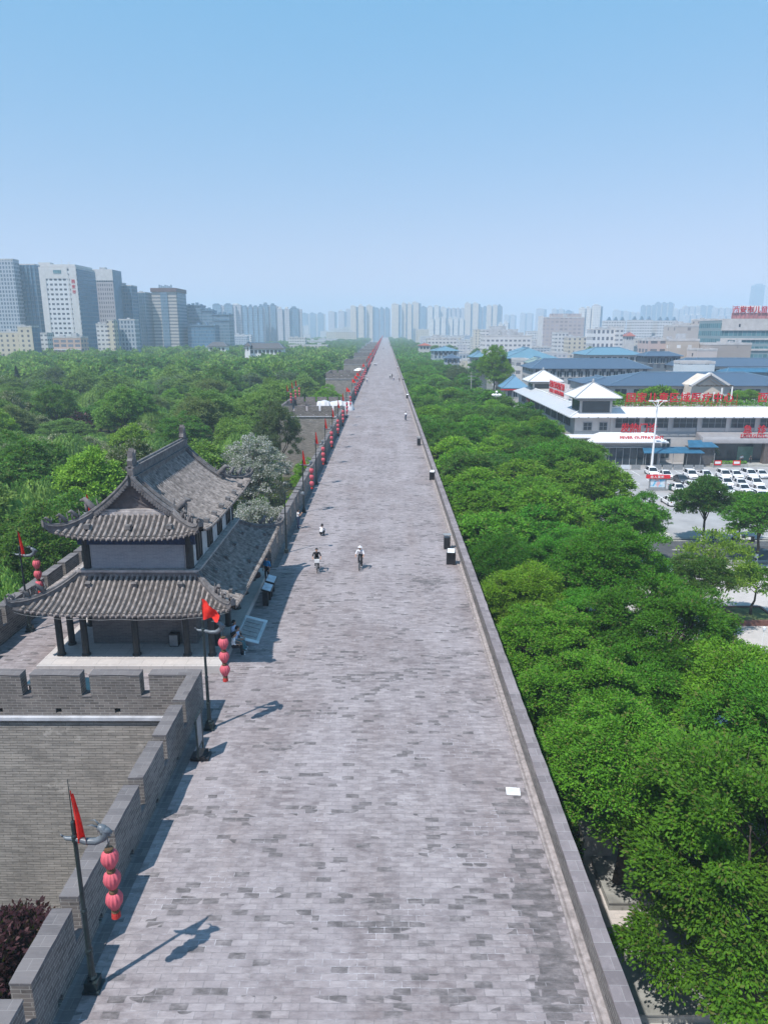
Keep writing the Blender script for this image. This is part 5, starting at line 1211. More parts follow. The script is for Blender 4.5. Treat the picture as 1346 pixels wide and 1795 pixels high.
# skirt roofs: front and left wing, with a hip at the corner
def slope(parent, name, rows, mat, th=.18, nflip=False):
    mb = MB(); up = [list(map(Vector, r)) for r in rows]; lo = [[p-Vector((0, 0, th)) for p in r] for r in up]; mb.grid(up); mb.grid(lo, flip=True); mb.grid([up[0], lo[0]]); mb.grid([up[-1], lo[-1]])
    mb.grid([[r[0] for r in up], [r[0] for r in lo]]); mb.grid([[r[-1] for r in up], [r[-1] for r in lo]]); return mb.build(name, mat, parent)
fr = slope(H, 'front_roof', [[(HX-1.6, HY-1.6, -1.95), (HX1, HY-1.6, -1.95)], [(HX+2.4, HY+2.4, -.30), (HX1, HY+2.4, -.30)]], M_hroof)
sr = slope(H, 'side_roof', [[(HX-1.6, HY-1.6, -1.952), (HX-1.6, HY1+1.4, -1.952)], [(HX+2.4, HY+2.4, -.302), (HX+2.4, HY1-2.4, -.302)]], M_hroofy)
mb = MB(); mb.tube([(HX-1.7, HY-1.7, -1.9), (HX+2.4, HY+2.4, -.2)], .16, 6); mb.box(HX+2.4, HX1, HY+2.25, HY+2.55, -.45, -.1); mb.box(HX+2.25, HX+2.55, HY+2.55, HY1-2.4, -.45, -.1); mb.build('roof_ridge', M_white, fr)
mb = MB()
for k in range(33): x = HX+.2+k*2.1; mb.box(x, x+.28, HY-1.72, HY-1.5, -2.12, -1.90)
for k in range(30): y = HY+1+k*2.25; mb.box(HX-1.72, HX-1.5, y, y+.28, -2.12, -1.90)
mb.build('gutter_bracket', M_frame, fr)
def window(parent, x0, x1, z0, z1, y, mull=3, axis='x', mat=None, trans=0):
    w = MB(); d = .06
    if axis == 'x': w.box(x0, x1, y-d, y+.02, z0, z1)
    else: w.box(y-d, y+.02, x0, x1, z0, z1)
    wo = w.build('window', mat or M_hglass, parent); f = MB(); e = d+.05
    def bx(a, b, c, dd): 
        f.box(a, b, y-e, y-d-.002, c, dd) if axis == 'x' else f.box(y-e, y-d-.002, a, b, c, dd)
    bx(x0-.08, x1+.08, z1-.02, z1+.09); bx(x0-.08, x1+.08, z0-.09, z0+.02); bx(x0-.08, x0+.04, z0+.02, z1-.02); bx(x1-.04, x1+.08, z0+.02, z1-.02)
    for i in range(1, mull): a = lerp(x0, x1, i/mull); bx(a-.04, a+.04, z0+.02, z1-.02)
    for i in range(trans): a = lerp(z0, z1, (i+1)/(trans+1)); f.box(x0+.05, x1-.05, y-e+.01, y-d-.004, a-.03, a+.03) if axis == 'x' else None
    f.build('frame', M_frame, wo); return wo
for k in range(8): x = 50.4 + k*6.33; window(H, x, x+5.6, -4.45, -2.35, HY, 4, trans=1)
for k in range(9): y = HY+4+k*6.6; window(H, y, y+5.4, -4.6, -2.6, HX, 4, 'y')
window(H, 43.4, 45.2, -5.0, -3.3, HY, 2, trans=1); window(H, 46.9, 48.6, -5.0, -3.3, HY, 2, trans=1)
window(H, 61.0, 62.8, -11.2, -6.9, HY, 2, trans=3); window(H, 57.4, 59.0, -11.4, -7.4, HY, 2, trans=3)
mb = MB(); mb.box(HX-.12, 110, HY-.14, HY-.005, -6.2, -5.3); mb.build('string_band', M_frame, H)
mb = MB()
for k in range(9): x = 49.6+k*6.33; mb.box(x-.35, x+.25, HY-.20, HY-.004, -5.3, -2.2)
mb.build('pilaster', M_hwall, H)
def hiproof(mb, x0, x1, y0, y1, ze, zr, ins, th=.2):
    """hip roof; ridge inset by ins from both ends (pyramid when small)"""
    lx, ly = x1-x0, y1-y0
    if lx >= ly: r0, r1 = (x0+ins, (y0+y1)/2, zr), (x1-ins, (y0+y1)/2, zr)
    else: r0, r1 = ((x0+x1)/2, y0+ins, zr), ((x0+x1)/2, y1-ins, zr)
    v = [(x0, y0, ze), (x1, y0, ze), (x1, y1, ze), (x0, y1, ze), r0, r1, (x0, y0, ze-th), (x1, y0, ze-th), (x1, y1, ze-th), (x0, y1, ze-th)]
    if lx >= ly: f = [(0, 1, 5, 4), (1, 2, 5), (2, 3, 4, 5), (3, 0, 4)]
    else: f = [(0, 1, 4), (1, 2, 5, 4), (2, 3, 5), (3, 0, 4, 5)]
    mb.add(v, f + [(6, 7, 1, 0), (7, 8, 2, 1), (8, 9, 3, 2), (9, 6, 0, 3), (9, 8, 7, 6)]); return r0, r1
def pavilion(lab, cx, cy, zb, ze, zr, hw, ew):
    o = H
    mb = MB(); mb.box(cx-hw, cx+hw, cy-hw, cy+hw, zb, ze-.1); po = mb.build('pavilion', M_hwall, o)
    mb = MB(); r0, r1 = hiproof(mb, cx-ew, cx+ew, cy-ew, cy+ew, ze, zr, ew-.05); ro = mb.build('pavilion_roof', M_hroof, po)
    mb = MB()
    for sx in (-1, 1):
        for sy in (-1, 1): mb.tube([(cx+sx*ew, cy+sy*ew, ze+.03), (cx, cy, zr+.05)], .13, 6)
    mb.lathe([(.3, 0), (.22, .25), (.3, .35), (.08, .8)], (cx, cy, zr), n=8)
    mb.box(cx-hw-.6, cx+hw+.6, cy-hw-.6, cy+hw+.6, ze-.75, ze-.45); mb.build('pavilion_trim', M_frame, po)
    mb = MB(); mb.box(cx-hw+.5, cx+hw-.5, cy-hw-.05, cy-hw+.02, zb+.3, ze-.9); mb.box(cx-hw-.05, cx-hw+.02, cy-hw+.5, cy+hw-.5, zb+.3, ze-.9); mb.build('pavilion_glass', M_hglass, po)
pavilion('', 45.9, 159.6, -1.4, 2.25, 5.2, 3.5, 5.1); pavilion('', 47.0, 216, -1.4, 1.9, 4.9, 3.6, 5.2)
# fever clinic annex with its own white roof
mb = MB(); mb.box(44.5, 59, HY-4.4, HY-.01, GZ, -6.8); mb.box(38.5, 44.5, HY-2.6, HY-.012, GZ, -6.0); an = mb.build('annex', M_hwall, H)
mb = MB(); hiproof(mb, 43.2, 60.2, HY-5.9, HY-.2, -6.75, -5.0, 2.9); hiproof(mb, 37.6, 47, HY-4, HY-.3, -6.0, -5.6, 1.4); mb.build('annex_roof', M_hroof, an)
mb = MB(); mb.box(46.6, 58.6, HY-4.46, HY-4.38, -11.9, -7.9); mb.build('annex_glass', M_hglass, an)
mb = MB()
for k in range(9): x = 46.6+k*1.5; mb.box(x-.06, x+.06, HY-4.52, HY-4.465, -12, -7.85)
mb.box(46.2, 59, HY-5.2, HY-4.47, -8.1, -7.85); mb.build('annex_mullion', M_frame, an)
mb = MB(); mb.box(40.3, 47.2, 149, 152, -9.35, -9.1); mb.box(40.6, 40.9, 149.3, 149.6, GZ, -9.35); mb.box(46.6, 46.9, 149.3, 149.6, GZ, -9.35); mb.build('flat_porch', M_conc, an)
# emergency canopy
mb = MB(); x0, x1 = 68.2, 92.
rows = []
for i in range(7):
    a = i/6*math.pi/2; rows.append([(x0-.3*math.cos(a), HY-4.6-.9*math.cos(a)+.9, -7.2+1.3*math.sin(a)), (x1, HY-4.6-.9*math.cos(a)+.9, -7.2+1.3*math.sin(a))])
rows.append([(x0, HY-.2, -5.35), (x1, HY-.2, -5.35)]); mb.grid(rows); mb.grid([[(x0-.3, HY-4.6, -7.2), (x1, HY-4.6, -7.2)], [(x0, HY-.2, -7.2), (x1, HY-.2, -7.2)]]); mb.add([r[0] for r in rows]+[(x0, HY-.2, -7.2)], [tuple(range(len(rows)+1))])
cn = mb.build('emergency_canopy', plain('grey_metal_fascia', (.30, .29, .30), .4, .1, 1.), H, smooth=False)
mb = MB()
for x in (68.9, 81.5, 90): mb.box(x, x+1.3, HY-4.3, HY-3.1, GZ, -7.2)
mb.build('canopy_pier', plain('brown_stone_pier', (.12, .095, .085), .6, .2, 2.), cn)
mb = MB(); mb.box(70.5, 90, HY-.12, HY-.03, GZ+.3, -7.3); mb.build('entrance_glass', M_hglass, cn)
mb = MB(); mb.box(77.8, 81.2, HY-.2, HY-.125, GZ+.3, -8.6); mb.build('entrance_door', plain('green_tinted_glass', (.12, .26, .20), .2, .2, 1.), cn)
mb = MB(); mb.box(67, 93, HY-6.5, HY-.01, GZ, GZ+.15); mb.box(67.6, 93, HY-5.8, HY-.012, GZ+.15, GZ+.30); mb.build('entrance_step', M_conc, cn)
# red signs
M_redl = plain('red_letter_enamel', (.50, .001, .012), .5, .08, 3.)
s = thing('roof_sign', 'row of big red Chinese characters standing on the hospital roof edge', 'sign', (53.2, HY+2.9, 0))
letters('lettering', '国家儿童区域医疗中心', 2.25, (0, 0, 1.05), M_redl, s, space=1.135, bold=.012, ext=.10)
mb = MB(); 
for k in range(23): mb.box(.1+k*1.12, .16+k*1.12, .3, .36, -.35, 2.6)
for z in (-.2, .4, .95): mb.box(0, 25, .36, .42, z, z+.07)
mb.build('support_frame', M_redl, s)
s = thing('roof_sign', 'red character on thin legs at the right edge of the hospital roof', 'sign', (82.3, HY+2.9, 0)); letters('lettering', '西', 2.3, (0, 0, 1.05), M_redl, s, bold=.012, ext=.1); mb = MB()
for x in (.4, 1.8): mb.box(x-.05, x+.05, .2, .3, -.35, 1.2)
mb.build('support_frame', M_grey, s)
s = thing('roof_sign', 'red fever clinic characters above the small white annex roof', 'sign', (50.6, HY-3.2, -4.95)); letters('lettering', '发热门诊', 2.05, (0, 0, .12), M_redl, s, bold=.012, ext=.1, sx=.95); mb = MB()
for k in range(5): mb.box(.3+k*1.8, .4+k*1.8, .2, .28, -.4, 1.5)
mb.build('support_frame', M_red, s)
s = thing('roof_sign', 'red English lettering lying on the small white annex roof', 'sign', (50.0, HY-5.0, -6.25)); letters('lettering', 'FEVER OUTPATIENT', 1.05, (0, 0, 0), M_redl, s, bold=.012, ext=.06, tilt=60); mb = MB(); mb.box(0, 10, .08, .14, -.08, -.02); mb.build('support_frame', M_redl, s)
s = thing('roof_sign', 'pair of red emergency characters on the grey entrance canopy', 'sign', (77.4, HY-2.4, -5.55)); letters('lettering', '急  诊', 1.95, (0, 0, .35), M_redl, s, bold=.012, ext=.1); mb = MB()
for x in (.4, 1.5, 3.4, 4.4): mb.box(x-.05, x+.05, .15, .22, -.3, 1.6)
mb.build('support_frame', M_red, s)
s = thing('roof_sign', 'small red EMERGENCY lettering on the canopy edge', 'sign', (76.0, HY-4.3, -6.0)); letters('lettering', 'EMERGENCY', .95, (0, 0, .1), M_redl, s, bold=.012, ext=.06, space=1.22); mb = MB(); mb.box(0, 6.4, .06, .12, .0, .08); mb.build('support_frame', M_red, s)
s = thing('roof_sign', 'two-line red sign with white backing on the left wing roof, facing the wall', 'sign', (HX+2.9, 196, .0), R(-90))
mb = MB(); mb.box(0, 21, .12, .2, -.2, 3.5)
mb.build('backing', plain('pink_backing', (.74, .66, .66), .7, .2, 1.), s); letters('lettering', '发热门诊发热门诊', 1.75, (.8, 0, 1.75), M_redl, s, bold=.02, ext=.06, space=1.36); letters('lettering', 'FEVER OUTPATIENT', 1.35, (.8, 0, .25), M_redl, s, bold=.02, ext=.06, space=1.4)
for (yy, z0, z1, lb, ln) in ((211, -5.0, -3.0, 'red sign board with white marks high on the left wing wall', 4.5), (199, -7.2, -4.6, 'pink sign board lower on the left wing wall', 3.6)):
    s = thing('sign_board', lb, 'sign', (HX-.06, yy, 0), R(-90)); mb = MB(); mb.box(0, ln, -.08, 0, z0, z1); mb.build('board', M_red if 'white' in lb else plain('pink_sign', (.6, .10, .22), .5, .1, 1.), s)
    mb = MB(); mb.box(.1, ln-.1, -.1, -.082, z0+.1, z0+.25); mb.build('trim', M_wpanel, s)
    letters('lettering', '急诊' if 'white' in lb else '门诊', 1.5, (.4, -.1, z0+.45), M_wpanel, s, bold=.012, ext=.02)
# roof garden, trellis, air units
gd = MB(); 
(V, F) = leaves((P_ := np.stack([np.random.default_rng(4).uniform(50, 110, 5200), np.random.default_rng(5).uniform(HY+4.5, HY+13, 5200), -.3+np.random.default_rng(6).random(5200)*1.3], 1)), np.random.default_rng(7).normal(size=(5200, 3)), np.tile([0, 0, 1.], (5200, 1))+np.random.default_rng(8).normal(size=(5200, 3))*.5, np.full(5200, .5), np.full(5200, .3))
ob = O('roof_planting', mk_mesh('roof_planting', V, F, [LF['street2']])); tag(ob, kind='stuff')
for px, py, k, s_, lb in ((1143, 676, 'shrub0', 2.2, 'round green shrub on the hospital roof left of the white posts'), (1157, 672, 'shrub0', 2.4, 'larger green shrub on the hospital roof left of the white posts'), (1258, 677, 'shrub0', 1.3, 'small dark shrub on the hospital roof below the cream gable'), (1296, 668, 'lime1', .8, 'green tree on the hospital roof right of the cream gable'), (1316, 672, 'lime1', .85, 'larger green tree on the hospital roof right of the cream gable'), (1080, 695, 'shrub0', 1.6, 'shrub beside the corner pavilion on the hospital roof')):
    p = at(px, py, HY+11); tree(k, lb, p.x, HY+11, s_, s_*.9, z=-.36, cat='shrub', name='shrub')
o = thing('trellis', 'white trellis posts with beams on the hospital roof garden', 'trellis', (68.5, HY+9, -.35)); 
for x, h in ((0, 2.8), (3.2, 2.4), (4.2, 2.6), (6.9, 2.9), (8.6, 3.9), (10.9, 4.2)):
    mb = MB(); mb.box(x-.14, x+.14, -.14, .14, 0, h); mb.build('post', M_white, o)
mb = MB(); mb.box(3, 11.3, -.1, .1, 4.2, 4.35); mb.box(3, 11.3, .9, 1.1, 4.2, 4.35)
for k in range(8): mb.box(3.2+k*1.1, 3.32+k*1.1, -.4, 1.4, 4.35, 4.45)
mb.build('beam', M_bark, o)
# objects on the car park --------------------------------------------------------
o = thing('lamp_mast', 'tall white lamp mast with a V-shaped head in the car park', 'lamp mast', (55.8, 147, GZ+.016))
mb = MB(); mb.lathe([(.45, 0), (.45, .12), (.28, .14), (.20, 6), (.12, 13.2)], n=10); mb.build('pole', M_white, o)
mb = MB()
for a in (-1, 1): mb.tube([(0, 0, 12.9), (a*.7, 0, 13.7), (a*1.35, -.1, 14.3)], [.09, .07, .05], 6); mb.tube([(0, 0, 12.9), (a*.35, a*.6, 13.7), (a*.6, a*1.0, 14.2)], [.07, .06, .05], 6)
mb.build('arm', M_white, o)
for a, b in ((-1.4, -.1), (1.4, -.1), (-.6, -1), (.6, 1)): mb = MB(); mb.box(a-.45, a+.45, b-.22, b+.22, 14.15, 14.38); mb.build('floodlight', M_white, o)
o = thing('bike_shelter', 'long blue roofed shelter in front of the fever clinic', 'shelter', (0, 0, 0))
mb = MB(); mb.add([(54.4, 148.2, -8.75), (67.2, 148.2, -8.75), (66.6, 151.2, -7.9), (55, 151.2, -7.9), (54.4, 148.2, -8.87), (67.2, 148.2, -8.87), (66.6, 151.2, -8.02), (55, 151.2, -8.02)], [(0,1,2,3),(7,6,5,4),(0,4,5,1),(1,5,6,2),(2,6,7,3),(3,7,4,0)])
mb.add([(64.2, 149.5, -7.7), (70.6, 149.5, -7.7), (69.6, 152.2, -6.6), (65, 152.2, -6.6), (64.2, 149.5, -7.82), (70.6, 149.5, -7.82), (69.6, 152.2, -6.72), (65, 152.2, -6.72)], [(0,1,2,3),(7,6,5,4),(0,4,5,1),(1,5,6,2),(2,6,7,3),(3,7,4,0)]); mb.build('roof', M_canopy, o)
for k in range(6): mb = MB(); x = 55+k*2.9; mb.tube([(x, 148.6, GZ), (x, 148.6, -8.8)], .06, 6); mb.build('post', M_grey, o)
mb = MB(); mb.box(64.5, 70.2, 150.2, 152, GZ+.02, -7.75); mb.build('booth', M_soff, o)
o = thing('bulletin_board', 'red topped bulletin board with a blue and white poster in the car park', 'bulletin board', (49.4, 126.5, GZ+.016))
mb = MB(); mb.box(-2.1, 2.1, -.3, .3, 2.25, 2.85); mb.build('header', M_red, o); letters('lettering', '出入须知', .52, (-1.5, -.31, 2.36), M_white, o, bold=.02, ext=.01, space=1.45)
mb = MB(); mb.box(-1.55, -1.35, -.1, .1, 0, 2.25); mb.box(1.35, 1.55, -.1, .1, 0, 2.25); mb.box(-1.35, 1.35, -.1, .1, 2.05, 2.25); mb.box(-1.35, 1.35, -.1, .1, .45, .6); mb.box(-1.9, 1.9, -.3, .3, 0, .3); mb.build('frame', M_grey, o)
t = NT('poster_print'); n1 = t.noise(t.coord('Object', (1, 1, 1)), 1.3, 2); n2 = t.noise(t.coord('Object', (1, 1, 1), (5, 2, 1)), 1.1, 2)
t.col(t.mix(t.ramp(n2, .55, .62), t.mix(t.ramp(n1, .5, .62), (.62, .72, .78), (.10, .45, .70)), (.70, .42, .45)), .3, .3)
mb = MB(); mb.box(-1.35, 1.35, -.06, .06, .6, 2.05); mb.build('poster', t.mat, o)
o = thing('wheelie_bin', 'green wheelie bin right of the bulletin board', 'wheelie bin', (51.9, 126.4, GZ+.016)); M_green = plain('green_plastic', (.01, .08, .05), .4, .2, 4.)
mb = MB(); mb.add([(-.24, -.28, .08), (.24, -.28, .08), (.24, .2, .08), (-.24, .2, .08), (-.29, -.36, .98), (.29, -.36, .98), (.29, .3, .98), (-.29, .3, .98)], [(0,3,2,1),(4,5,6,7),(0,1,5,4),(1,2,6,5),(2,3,7,6),(3,0,4,7)]); mb.build('bin_body', M_green, o)
mb = MB(); mb.prism([(-.40, .98), (-.38, 1.05), (.30, 1.12), (.34, .98)], 'x', -.31, .31); mb.build('lid', M_green, o); mb = MB(); mb.tube([(-.3, .28, .1), (.3, .28, .1)], .1, 10); mb.build('wheels', M_tyre, o)
for k, (x, h) in enumerate(((66.7, 3.9), (70.2, 3.5))):      # palms
    g2 = np.random.default_rng(40+k); P, D, N = [], [], []
    for i in range(26):
        a = i*2.4; el = g2.uniform(-.35, 1.0); ln = g2.uniform(1.2, 1.7)
        for j in range(16):
            s_ = (j+1)/16; base = np.array([math.cos(a)*math.cos(el)*s_*ln, math.sin(a)*math.cos(el)*s_*ln, h+math.sin(el)*s_*ln-.65*s_**2.2*ln])
            for sd in (-1, 1): P.append(base); D.append([math.cos(a+sd*1.0), math.sin(a+sd*1.0), -.35]); N.append([0, 0, 1])
    P, D, N = map(lambda q: np.array(q, float), (P, D, N)); V, F = leaves(P, D, N+g2.normal(size=N.shape)*.2, np.full(len(P), .5), np.full(len(P), .09))
    o = thing('palm_tree', 'fan palm left of the emergency canopy' if k == 0 else 'fan palm in front of the canopy corner', 'palm', (x, 151.3, GZ+.02)); O('crown', mk_mesh('crown', V, F, [LF['palm']]), o)
    mb = MB(); mb.tube([(0, 0, 0), (.05, 0, h*.5), (0, 0, h+.1)], [.2, .15, .16], 8); mb.build('trunk', M_bark, o)
o = thing('flower_box', 'planting box with two red and white notices by the emergency entrance', 'planter', (69.5, 149.6, GZ+.016)); mb = MB(); mb.box(0, 7.5, -.6, .6, 0, .7); mb.build('box', M_conc, o)
P = np.random.default_rng(3).uniform((.2, -.5, .6), (7.3, .5, 1.3), (500, 3)); V, F = leaves(P, np.random.default_rng(2).normal(size=(500, 3)), np.tile([0, 0, 1.], (500, 1)), np.full(500, .4), np.full(500, .25)); O('hedge', mk_mesh('hedge', V, F, [LF['street2']]), o)
for x in (.2, 4.2): mb = MB(); mb.box(x, x+1.6, -.72, -.64, .5, 1.5); mb.build('notice', M_red, o); mb = MB(); mb.box(x+.2, x+1.4, -.735, -.722, .8, 1.3); mb.build('notice_face', M_white, o)
o = thing('low_barrier', 'row of white and grey barriers behind the far parked cars', 'barrier', (47, 146.5, GZ+.016))
for k in range(9):
    if k == 3: continue
    mb = MB(); mb.box(k*2.2, k*2.2+1.9, -.06, .06, .15, 1.0); mb.box(k*2.2+.1, k*2.2+.25, -.25, .25, 0, .15); mb.box(k*2.2+1.6, k*2.2+1.75, -.25, .25, 0, .15); mb.build('barrier_panel', M_wpanel if k == 1 else M_grey, o)
o = thing('railing', 'white pedestrian railing along the road edge', 'railing', (52, 95.3, GZ+.14))
mb = MB(); mb.box(0, 34, -.03, .03, .98, 1.05); mb.box(0, 34, -.03, .03, .18, .24); mb.build('rail', M_white, o)
mb = MB()
for k in range(110): mb.box(k*.31-.015, k*.31+.015, -.015, .015, .24, .98)
mb.build('baluster', M_white, o)
mb = MB()
for k in range(18): mb.box(k*2-.05, k*2+.05, -.05, .05, -.0, 1.15)
mb.build('post', M_white, o)
o = thing('planter', 'brown square planter under the small flat-crowned tree', 'planter', (PL.x, PL.y, GZ+.008)); mb = MB()
for a in ((-2, 2, -2, -1.75), (-2, 2, 1.75, 2), (-2, -1.75, -1.75, 1.75), (1.75, 2, -1.75, 1.75)): mb.box(*a, 0, .55)
mb.build('kerb', plain('red_brown_kerb', (.16, .075, .06), .8, .2, 3.), o); mb = MB(); mb.box(-1.75, 1.75, -1.75, 1.75, 0, .45); mb.build('soil', M_greenroof, o)
p = onz(1335, 1185, GZ); o = thing('planter', 'long grey planter with shrubs at the right edge of the plaza', 'planter', (p.x+1.5, p.y, GZ+.008), R(-25)); mb = MB(); mb.box(-1.2, 6, -.9, .9, 0, .7); mb.build('kerb', M_conc, o)
P = np.random.default_rng(13).uniform((-1, -.8, .6), (5.8, .8, 1.4), (700, 3)); V, F = leaves(P, np.random.default_rng(2).normal(size=(700, 3)), np.tile([0, 0, 1.], (700, 1)), np.full(700, .3), np.full(700, .2)); O('hedge', mk_mesh('hedge', V, F, [LF['street']]), o)
p = onz(1329, 1165, GZ); o = thing('bollard_lamp', 'thin white pole lamp at the right edge of the plaza', 'lamp', (p.x, p.y, GZ+.008)); mb = MB(); mb.lathe([(.14, 0), (.14, .1), (.05, .12), (.045, 3.2)], n=8); mb.build('pole', M_white, o); mb = MB(); mb.lathe([(.05, 3.2), (.15, 3.3), (.15, 3.5), (.04, 3.6)], n=8); mb.build('lamp_head', M_wpanel, o)
# slabs, stele and stone drum between wall foot and trees
for (x0, x1, y0, y1, h, lb) in ((10.3, 15.6, 23.6, 28.0, .45, 'grey-green stone slab platform nearest the camera below the right parapet'), (11.2, 16, 29.6, 34.6, .45, 'second grey-green stone slab platform partly under the trees')):
    o = thing('slab_platform', lb, 'platform', (0, 0, 0)); mb = MB(); mb.box(x0, x1, y0, y1, GZ, GZ+h); mb.build('slab', M_conc, o); mb = MB(); mb.box(x0-.06, x1+.06, y0-.06, y1+.06, GZ+h, GZ+h+.08); mb.build('slab_edge', plain('slab_top', (.25, .25, .235), .9, .3, 1.5) if 'slab_top' not in MATS else MATS['slab_top'], o)
p = onz(1143, 1690, GZ+.5); o = thing('stone_drum', 'grey stone drum ornament standing on the nearest slab platform', 'stone drum', (p.x, p.y, GZ+.53)); mb = MB(); mb.lathe([(.36, 0), (.5, .12), (.58, .4), (.56, .62), (.46, .86), (.36, .92)], n=18); mb.build('drum', plain('drum_stone', (.13, .13, .14), .8, .3, 3.), o, smooth=True); mb = MB(); mb.box(-.6, .6, -.6, .6, 0, .06); mb.build('plinth', M_conc, o)
p = onz(1024, 1500, GZ); o = thing('stone_block', 'tall grey stone block between the wall foot and the tree shade', 'stone block', (p.x+.5, p.y, GZ)); mb = MB(); mb.box(-.75, .75, -.6, .9, 0, 1.7); mb.build('shaft', M_conc, o); mb = MB(); mb.box(-.85, .85, -.7, 1.0, 1.7, 1.85); mb.build('cap', M_terr, o)
# poles in the belt
p = at(870, 690, 190); o = thing('globe_lamp', 'street lamp with a cluster of white globes rising out of the tree belt', 'street lamp', (p.x, 190, GZ)); mb = MB(); mb.lathe([(.2, 0), (.12, 1), (.08, 11.6)], n=8); mb.build('pole', M_grey, o)
for k in range(9):
    a = k*2*math.pi/8; r_, z_ = (1.0, 11.7) if k < 8 else (0, 12.5); mb = MB(); mb.lathe([(.05, -.36), (.26, -.2), (.36, 0), (.26, .25), (.05, .36)], (r_*math.cos(a), r_*math.sin(a), z_), n=10); mb.tube([(0, 0, 11.2), (r_*math.cos(a), r_*math.sin(a), z_-.3)], .03, 4); mb.build('globe', M_white, o, smooth=True)
p = at(826, 660, 235); o = thing('utility_pole', 'pale utility pole with crossarms rising out of the tree belt', 'utility pole', (p.x, 235, GZ)); mb = MB(); mb.tube([(0, 0, 0), (0, 0, p.z-GZ+.5)], [.2, .13], 8); mb.build('pole', M_conc, o); mb = MB()
for dz in (0, -1.0): mb.box(-1.2, 1.2, -.06, .06, p.z-GZ+dz-.05, p.z-GZ+dz+.07)
for x in (-1, -.5, .5, 1): mb.lathe([(.05, 0), (.08, .15), (.03, .25)], (x, 0, p.z-GZ+.07), n=6)
mb.build('crossarm', M_grey, o)
# fountain in the pond, pavilion roof glimpses, canal bridge parapet
o = thing('fountain', 'white fountain spray in the park pond', 'fountain', (at(300, 757, 112).x, 112, GZ+.01)); g2 = np.random.default_rng(6); P, D = [], []
for i in range(70):
    a = i*2*math.pi/70; 
    for j in range(22): q = j/21; P.append([2.6*q*math.cos(a)*(1+.1*math.sin(7*a)), 1.6*q*math.sin(a), 2.0*4*q*(1-q)*.9+.05]); D.append([math.cos(a), math.sin(a), 1-2*q])
P = np.array(P)+g2.normal(size=(len(P), 3))*.05; V, F = leaves(P, np.array(D), np.tile([0, 0, 1.], (len(P), 1)), np.full(len(P), .28), np.full(len(P), .06))
O('spray', mk_mesh('spray', V, F, [plain('water_spray', (.75, .78, .8), .3, .05, 2.)]), o); mb = MB(); mb.lathe([(.5, 0), (.5, .15), (.1, .2), (.1, .35)], n=10); mb.build('nozzle', M_grey, o)
# ------------------------------------------------------------------ city buildings
def zc_at(Y, py): d = Y*math.tan(ang(py)); return Y*math.cos(PITCH)+d*math.sin(PITCH)
M_flat = plain('flat_roof_felt', (.34, .33, .33), .9, .25, .2); M_lflat = plain('pale_flat_roof', (.50, .49, .49), .9, .2, .2); M_unit = plain('roof_unit_metal', (.42, .43, .45), .7, .25, .5)
brnd = random.Random(21)
def block(name, lab, cat, x0, x1, y0, y1, z1, mat, group=None, roof=None, para=.8, units=3, plant=True, fins=None):
    """flat-roofed building: walls, parapet, roof sheet, stair head and roof units"""
    o = thing(name, lab, cat, ((x0+x1)/2, y0, GZ), 0, group); w, d, h = x1-x0, y1-y0, z1-GZ
    mb = MB(); mb.box(-w/2, w/2, 0, d, 0, h); mb.build('wall', mat, o)
    mb = MB(); e = .25
    for a in ((-w/2-.1, w/2+.1, -.1, e), (-w/2-.1, w/2+.1, d-e, d+.1), (-w/2-.1, -w/2+e, e, d-e), (w/2-e, w/2+.1, e, d-e)): mb.box(*a, h-.15, h+para)
    mb.box(-w/2+e, w/2-e, e, d-e, h-.1, h+.1, 1); ro = mb.build('roof', [M_lflat if roof is None else roof, M_flat], o)
    if units:
        mb = MB(); s = max(1., min(w, d)*.16)
        for k in range(units):
            a, b = brnd.uniform(-w/2+s+.5, w/2-s-.5) if w > 2*s+1 else 0, brnd.uniform(s+.5, d-s-.5) if d > 2*s+1 else d/2; q = s*brnd.uniform(.4, .9); mb.box(a-q, a+q, b-q*.8, b+q*.8, h+.1+.003*k, h+.1+q*brnd.uniform(.7, 1.5)+para*.5)
        mb.build('roof_unit', M_unit, ro)
    if fins:
        mb = MB(); n, dep, fm = fins
        for k in range(n+1): a = -w/2+.2+(w-.4)*k/n; mb.box(a-.18, a+.18, -dep, -.002, .5, h-.3)
        mb.build('fin', fm, o)
    return o
def bpx(name, lab, cat, xa, xb, xs, ytop, Y, mat, depth=None, **kw):
    """near face between columns xa..xb; the receding side reaches column xs"""
    zt = at(676, ytop, Y).z; zc = zc_at(Y, ytop); X0, X1 = (xa-676)*zc/FPX, (xb-676)*zc/FPX
    if depth is None:
        Xe, xe = (X1, xb) if xs > xb else (X0, xa)
        depth = max(6, Y*((676-xe)/(676-xs)-1)) if xs else 16
    return block(name, lab, cat, X0, X1, Y, Y+depth, zt, mat, **kw), X0, X1, depth, zt
FW = facade('white_tower_facade', (.66, .67, .70), (.03, .04, .06), 3.9, 4.05, .60, .42, u0=.6)
F1 = facade('grey_grid_facade', (.40, .44, .50), (.05, .09, .14), 2.6, 3.3, .55, .6); F2 = facade('blue_glass_facade', (.10, .20, .30), (.03, .10, .18), 1.8, 3.4, .78, .7, band=((.14, .19, .25), .18))
F3 = facade('pinkish_window_facade', (.42, .39, .41), (.06, .06, .08), 2.1, 4.0, .45, .55); F4 = facade('beige_striped_facade', (.50, .47, .44), (.12, .13, .15), 40, 3.3, .96, .42)
F5 = facade('blue_grey_strip_facade', (.17, .25, .33), (.06, .12, .18), 1.6, 3.3, .8, .5); F6 = facade('beige_flat_facade', (.55, .50, .44), (.10, .10, .12), 3.6, 3.4, .42, .45)
